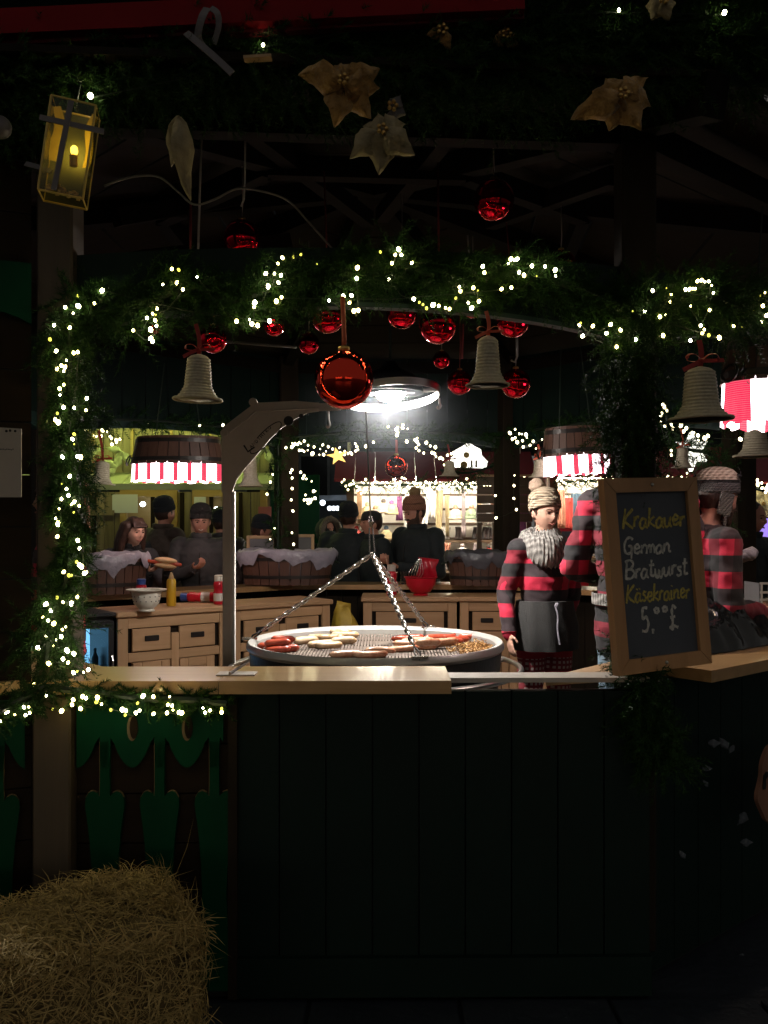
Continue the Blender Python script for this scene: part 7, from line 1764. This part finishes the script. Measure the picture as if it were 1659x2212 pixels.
garland('fir garland along the awning of the right gift stall', [Vector((1.9+2.4*i/8, 9.92, 2.09)) for i in range(9)], .07, 190, 32, NF, **dict(kwf, group='fir garlands on the gift stalls'))
fascia_lights('dense row of warm lights along the awning of the middle gift stall', -.48, 1.62, 10.03, 2.05, 105, 41)
fascia_lights('dense row of warm lights along the awning of the right gift stall', 1.9, 4.1, 9.83, 2.10, 100, 42)
for x0_, x1_, lab_, sd_ in ((-5.6, -.7, 'warm lights on the unseen added stall, on the hay bale side', 61), (.9, 5.8, 'warm lights on the unseen added stall, on the chalkboard side', 62)): fascia_lights(lab_, x0_, x1_, -6.0, 2.1, 46, sd_)  # string lights added on the unseen stalls, for reflections
# wares
WC = [(.66,.56,.40),(.78,.75,.70),(.50,.06,.05),(.12,.10,.09),(.42,.26,.14),(.30,.10,.24),(.10,.16,.22),(.68,.30,.20),(.55,.45,.25),(.25,.32,.20),(.5,.42,.42),(.07,.06,.06)]
WM = [M('ware_cloth_%s' % n, c, .85, c2=tuple(k*.65 for k in c), vs=14, bump=.5, bs=40) for n, c in zip(('sand','white','red','charcoal','tan','plum','blue','coral','straw','moss','mauve','black'), WC)]
WN = ('sand','white','red','charcoal','tan','plum','blue','coral','straw coloured','moss green','mauve','black')
def scarf_thing(x, y, z, w, h, m, label, grp):
    mb = MB(); K = 8; vs = []; ph = x*7
    for j in range(7):
        for i in range(K+1):
            q = i/K-.5; f = j/6
            vs.append((x+q*w*(1-.18*math.sin(f*3+ph)), y+.025*math.sin(q*16+ph+f), z-h*f))
    n0 = len(vs); vs += [(a, b+.02, c) for a, b, c in vs]; fs = []
    for j in range(6):
        for i in range(K): a = j*(K+1)+i; fs += [(a, a+K+1, a+K+2, a+1), (n0+a, n0+a+1, n0+a+K+2, n0+a+K+1)]
    for j in range(6): a = j*(K+1); fs += [(a, n0+a, n0+a+K+1, a+K+1), (a+K, a+2*K+1, n0+a+2*K+1, n0+a+K)]
    for i in range(K): fs += [(i, i+1, n0+i+1, n0+i), (6*(K+1)+i, n0+6*(K+1)+i, n0+6*(K+1)+i+1, 6*(K+1)+i+1)]
    return single('scarf', mb.add(vs, fs), m, label, 'scarf', grp, True)
def hat_thing(x, y, z, r, m, label, grp, pom=None):
    t = thing('knitted_hat', label, 'hat', (x, y, z), 0, grp)
    obj('crown', MB().lathe([(r*.95,r*.2),(r,r*.5),(r*.9,r*1.0),(r*.6,r*1.4),(r*.2,r*1.58),(.002,r*1.6)], 16, (x,y,z)), m, t, True)
    obj('brim', MB().lathe([(r*1.0,0),(r*1.07,r*.12),(r*1.05,r*.38),(r*.98,r*.42),(r*.9,.01)], 16, (x,y,z), closed=True), m, t, True)
    if pom: obj('pompom', MB().ell((x,y,z+r*1.8), (r*.38,)*3, 10, 8), pom, t, True)
rg = random.Random(77)
ORDN = ORD+('seventeenth','eighteenth','nineteenth')
G1 = 'scarves and hats in the gift stalls'
for x0, x1, y, nm, sd in ((-.36, 1.56, 11.0, 'middle', 1), (2.02, 4.1, 10.8, 'right', 2)):
    n = 19
    for i in range(n):
        x = x0+(x1-x0)*(i+.5)/n; mi = rg.randrange(12)
        if rg.random() < .62: scarf_thing(x, y+rg.uniform(.1,.35), 2.0+rg.uniform(-.06,.05), rg.uniform(.05,.11), rg.uniform(.22,.6), WM[mi], f'{WN[mi]} scarf hanging {ORDN[i]} from left in the upper row of the {nm} gift stall', f'{WN[mi]} scarves of the {nm} gift stall, upper row')
        else: hat_thing(x, y+.2, 1.72+rg.uniform(-.05,.12), .085, WM[mi], f'{WN[mi]} hat hanging {ORDN[i]} from left in the upper row of the {nm} gift stall', f'{WN[mi]} hats of the {nm} gift stall, upper row', WM[rg.randrange(12)])
    for row, (yy, zz) in enumerate(((y+.30, 1.42), (y+.10, 1.22), (y-.15, 1.05))):
        for i in range(12):
            x = x0+(x1-x0)*(i+rg.random()*.7)/12; mi = rg.choice((0,1,2,3,3,4,7,8,5,10,0,11,11)); rn = ('upper shelf', 'lower shelf', 'counter')[row]
            if rg.random() < .72: hat_thing(x, yy+rg.uniform(-.03,.03), zz, rg.uniform(.06,.085), WM[mi], f'{WN[mi]} knitted hat {ORDN[i]} from left on the {rn} of the {nm} gift stall', f'{WN[mi]} hats on the {rn} of the {nm} gift stall', WM[rg.randrange(12)] if rg.random() < .6 else None)
            else: scarf_thing(x, yy, zz+.16, .11, .16, WM[mi], f'folded {WN[mi]} scarf {ORDN[i]} from left on the {rn} of the {nm} gift stall', f'folded {WN[mi]} scarves on the {rn} of the {nm} gift stall')
        sh = single('shelf', MB().box(((x0+x1)/2, yy+.03, zz-.02), (x1-x0, .22, .025)), MAT['brown_board'], f'shelf carrying the {("upper","lower","front")[row]} row of wares in the {nm} gift stall', 'shelf') if row < 2 else None
for x, mi, h, lab in ((1.50, 6, 1.0, 'long dark blue checked scarf at the right end of the middle gift stall'), (1.62, 5, .95, 'long plum scarf at the right end of the middle gift stall'), (1.36, 7, .34, 'coral red hanging purse of cloth near the right end of the middle gift stall')):
    scarf_thing(x, 10.45, 2.0, .17, h, WM[mi], lab, None)
# brown board backs between the stalls
for u0, u1, lab in ((1030, 1076, 'brown wooden back board left of the dark back post'), (1108, 1150, 'brown wooden back board right of the dark back post')):
    a = P(u0, 1128, 9.3); b = P(u1, 1030, 9.3)
    t = thing('board_screen', lab, 'screen', ((a.x+b.x)/2, 9.3, 0))
    for k in range(5):
        z0 = a.z+(b.z-a.z)*k/5; obj('board', MB().box(((a.x+b.x)/2, 9.3, z0+(b.z-a.z)/10), (b.x-a.x, .03, (b.z-a.z)/5-.006)), MAT['brown_board'], t)
    obj('edge', MB().box(((a.x+b.x)/2, 9.29, b.z+.012), (b.x-a.x+.02, .05, .02)), MAT['pale_frame'], t)
    for x in (a.x+.03, b.x-.03): obj('leg', MB().box((x, 9.34, a.z/2), (.05, .04, a.z)), MAT['brown_board'], t)
# lit white house ornament
hc_ = P(1012, 1002, 8.6); t = thing('lit_house', 'bright white lit house ornament with round window above the wicker bell', 'ornament', tuple(hc_))
out = [(-.16,-.05),(-.20,.02),(-.13,.07),(-.15,.10),(-.06,.15),(0,.19),(.06,.15),(.12,.12),(.13,.06),(.19,.0),(.17,-.06)]
obj('front', MB().prism(out, lambda x, y, d: hc_+Vector((x, d, y+.02)), .05), MAT['lit_white'], t)
for (x, z, r) in ((-.02, .085, .030), (-.045, -.01, .036)): obj('opening', MB().lathe([(.001,0),(r,0),(r,.004),(.001,.004)], 14, hc_+Vector((x,-.004,z)), M=Matrix.Rotation(PI/2,3,'X')), MAT['stall_yel'], t)
for (x, z, w_) in ((.03, -.0, .02), (.075, .0, .02)): obj('opening', MB().box(hc_+Vector((x,-.003,z)), (w_,.006,.07)), MAT['stall_wood'], t)
foliage_path = [hc_+Vector((-.28,-.05,-.06)), hc_+Vector((0,-.06,-.09)), hc_+Vector((.35,-.05,.02))]
garland('fir sprigs under the lit white house ornament', foliage_path, .06, 46, 33, NF, **dict(kwf, group=None))
# lit star decoration behind the chalkboard top and yellow paper star
sc = P(1496, 975, 5.9); out = []
for i in range(12):
    a = PI/2+2*PI*i/12; r = (.115, .06)[i % 2]; out.append((r*math.cos(a), r*math.sin(a)*1.15))
t = thing('lit_star', 'large bright white star light behind the bell above the chalkboard', 'star light', tuple(sc+Vector((0,0,-.12))))
obj('star', MB().prism(out, lambda x, y, d: sc+Vector((x, d, y)), .06), MAT['lit_white'], t)
sc2 = P(729, 985, 7.45); out = []
for i in range(10):
    a = PI/2+2*PI*i/10+.2; r = (.075, .03)[i % 2]; out.append((r*math.cos(a)*1.25, r*math.sin(a)))
single('paper_star', MB().prism(out, lambda x, y, d: sc2+Vector((x, d, y)), .02), MAT['star'], 'glowing yellow star hanging under the back arch lights', 'star')
# right edge: fabric flowers, lilac screen
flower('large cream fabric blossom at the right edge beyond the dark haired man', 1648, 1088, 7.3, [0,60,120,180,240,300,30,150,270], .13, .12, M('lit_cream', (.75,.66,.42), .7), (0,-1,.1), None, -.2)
flower('golden fabric blossom left of the cream blossom at the right edge', 1606, 1076, 7.4, [0,60,120,180,240,300], .10, .09, MAT['gold'], (0,-1,.1), None, -.2)
t = thing('lilac_screen', 'small lilac glowing screen at the right edge', 'screen', tuple(P(1650,1160,7.6)))
obj('case', MB().box(P(1650,1140,7.62), (.24,.03,.18)), MAT['black_trim'], t); obj('display', MB().box(P(1650,1140,7.6), (.22,.012,.16)), MAT['lilac'], t)
b_ = single('red_awning', MB().add([P(1590,1042,7.2), P(1700,1048,7.2), P(1720,985,7.9), P(1605,985,7.9), P(1590,1038,7.2), P(1700,1044,7.2), P(1720,981,7.9), P(1605,981,7.9)], [(0,1,2,3),(7,6,5,4),(0,4,5,1),(1,5,6,2),(2,6,7,3),(3,7,4,0)]), MAT['red_cloth'], 'dark red awning corner at the right edge above the dark haired man', 'awning')
lights('dense warm lights under the red awning corner at the right edge', [P(1600+rg.random()*75, 1050+rg.gauss(0,7), 7.15) for _ in range(34)], BMF, seed=51, **kw3)
lights('sparse lights in the dark gap left of the dark haired man', [P(u,v,6.0) for u,v in ((1555,1082),(1553,1096),(1570,1125),(1558,1150),(1548,1172),(1590,1205))], BMF, seed=52, order=False, **kw3)
# cool distant lights between stalls
t = thing('distant_lights', 'row of cool white lights far off between the two stalls', 'lights', tuple(P(730,1098,20)))
obj('beam', MB().bar(P(690,1076,20), P(790,1074,20), .10, .12), MAT['far_stone'], t)
for i in range(7): obj('lamp', MB().ell(P(712+i*8.5, 1098-(1.0*i if i > 2 else 0), 19.6), (.05,.05,.05), 10, 8), MAT['cool'], t, True)
obj('lamp', MB().ell(P(697,1086,19.6), (.06,.06,.06), 10, 8), MAT['cool'], t, True)
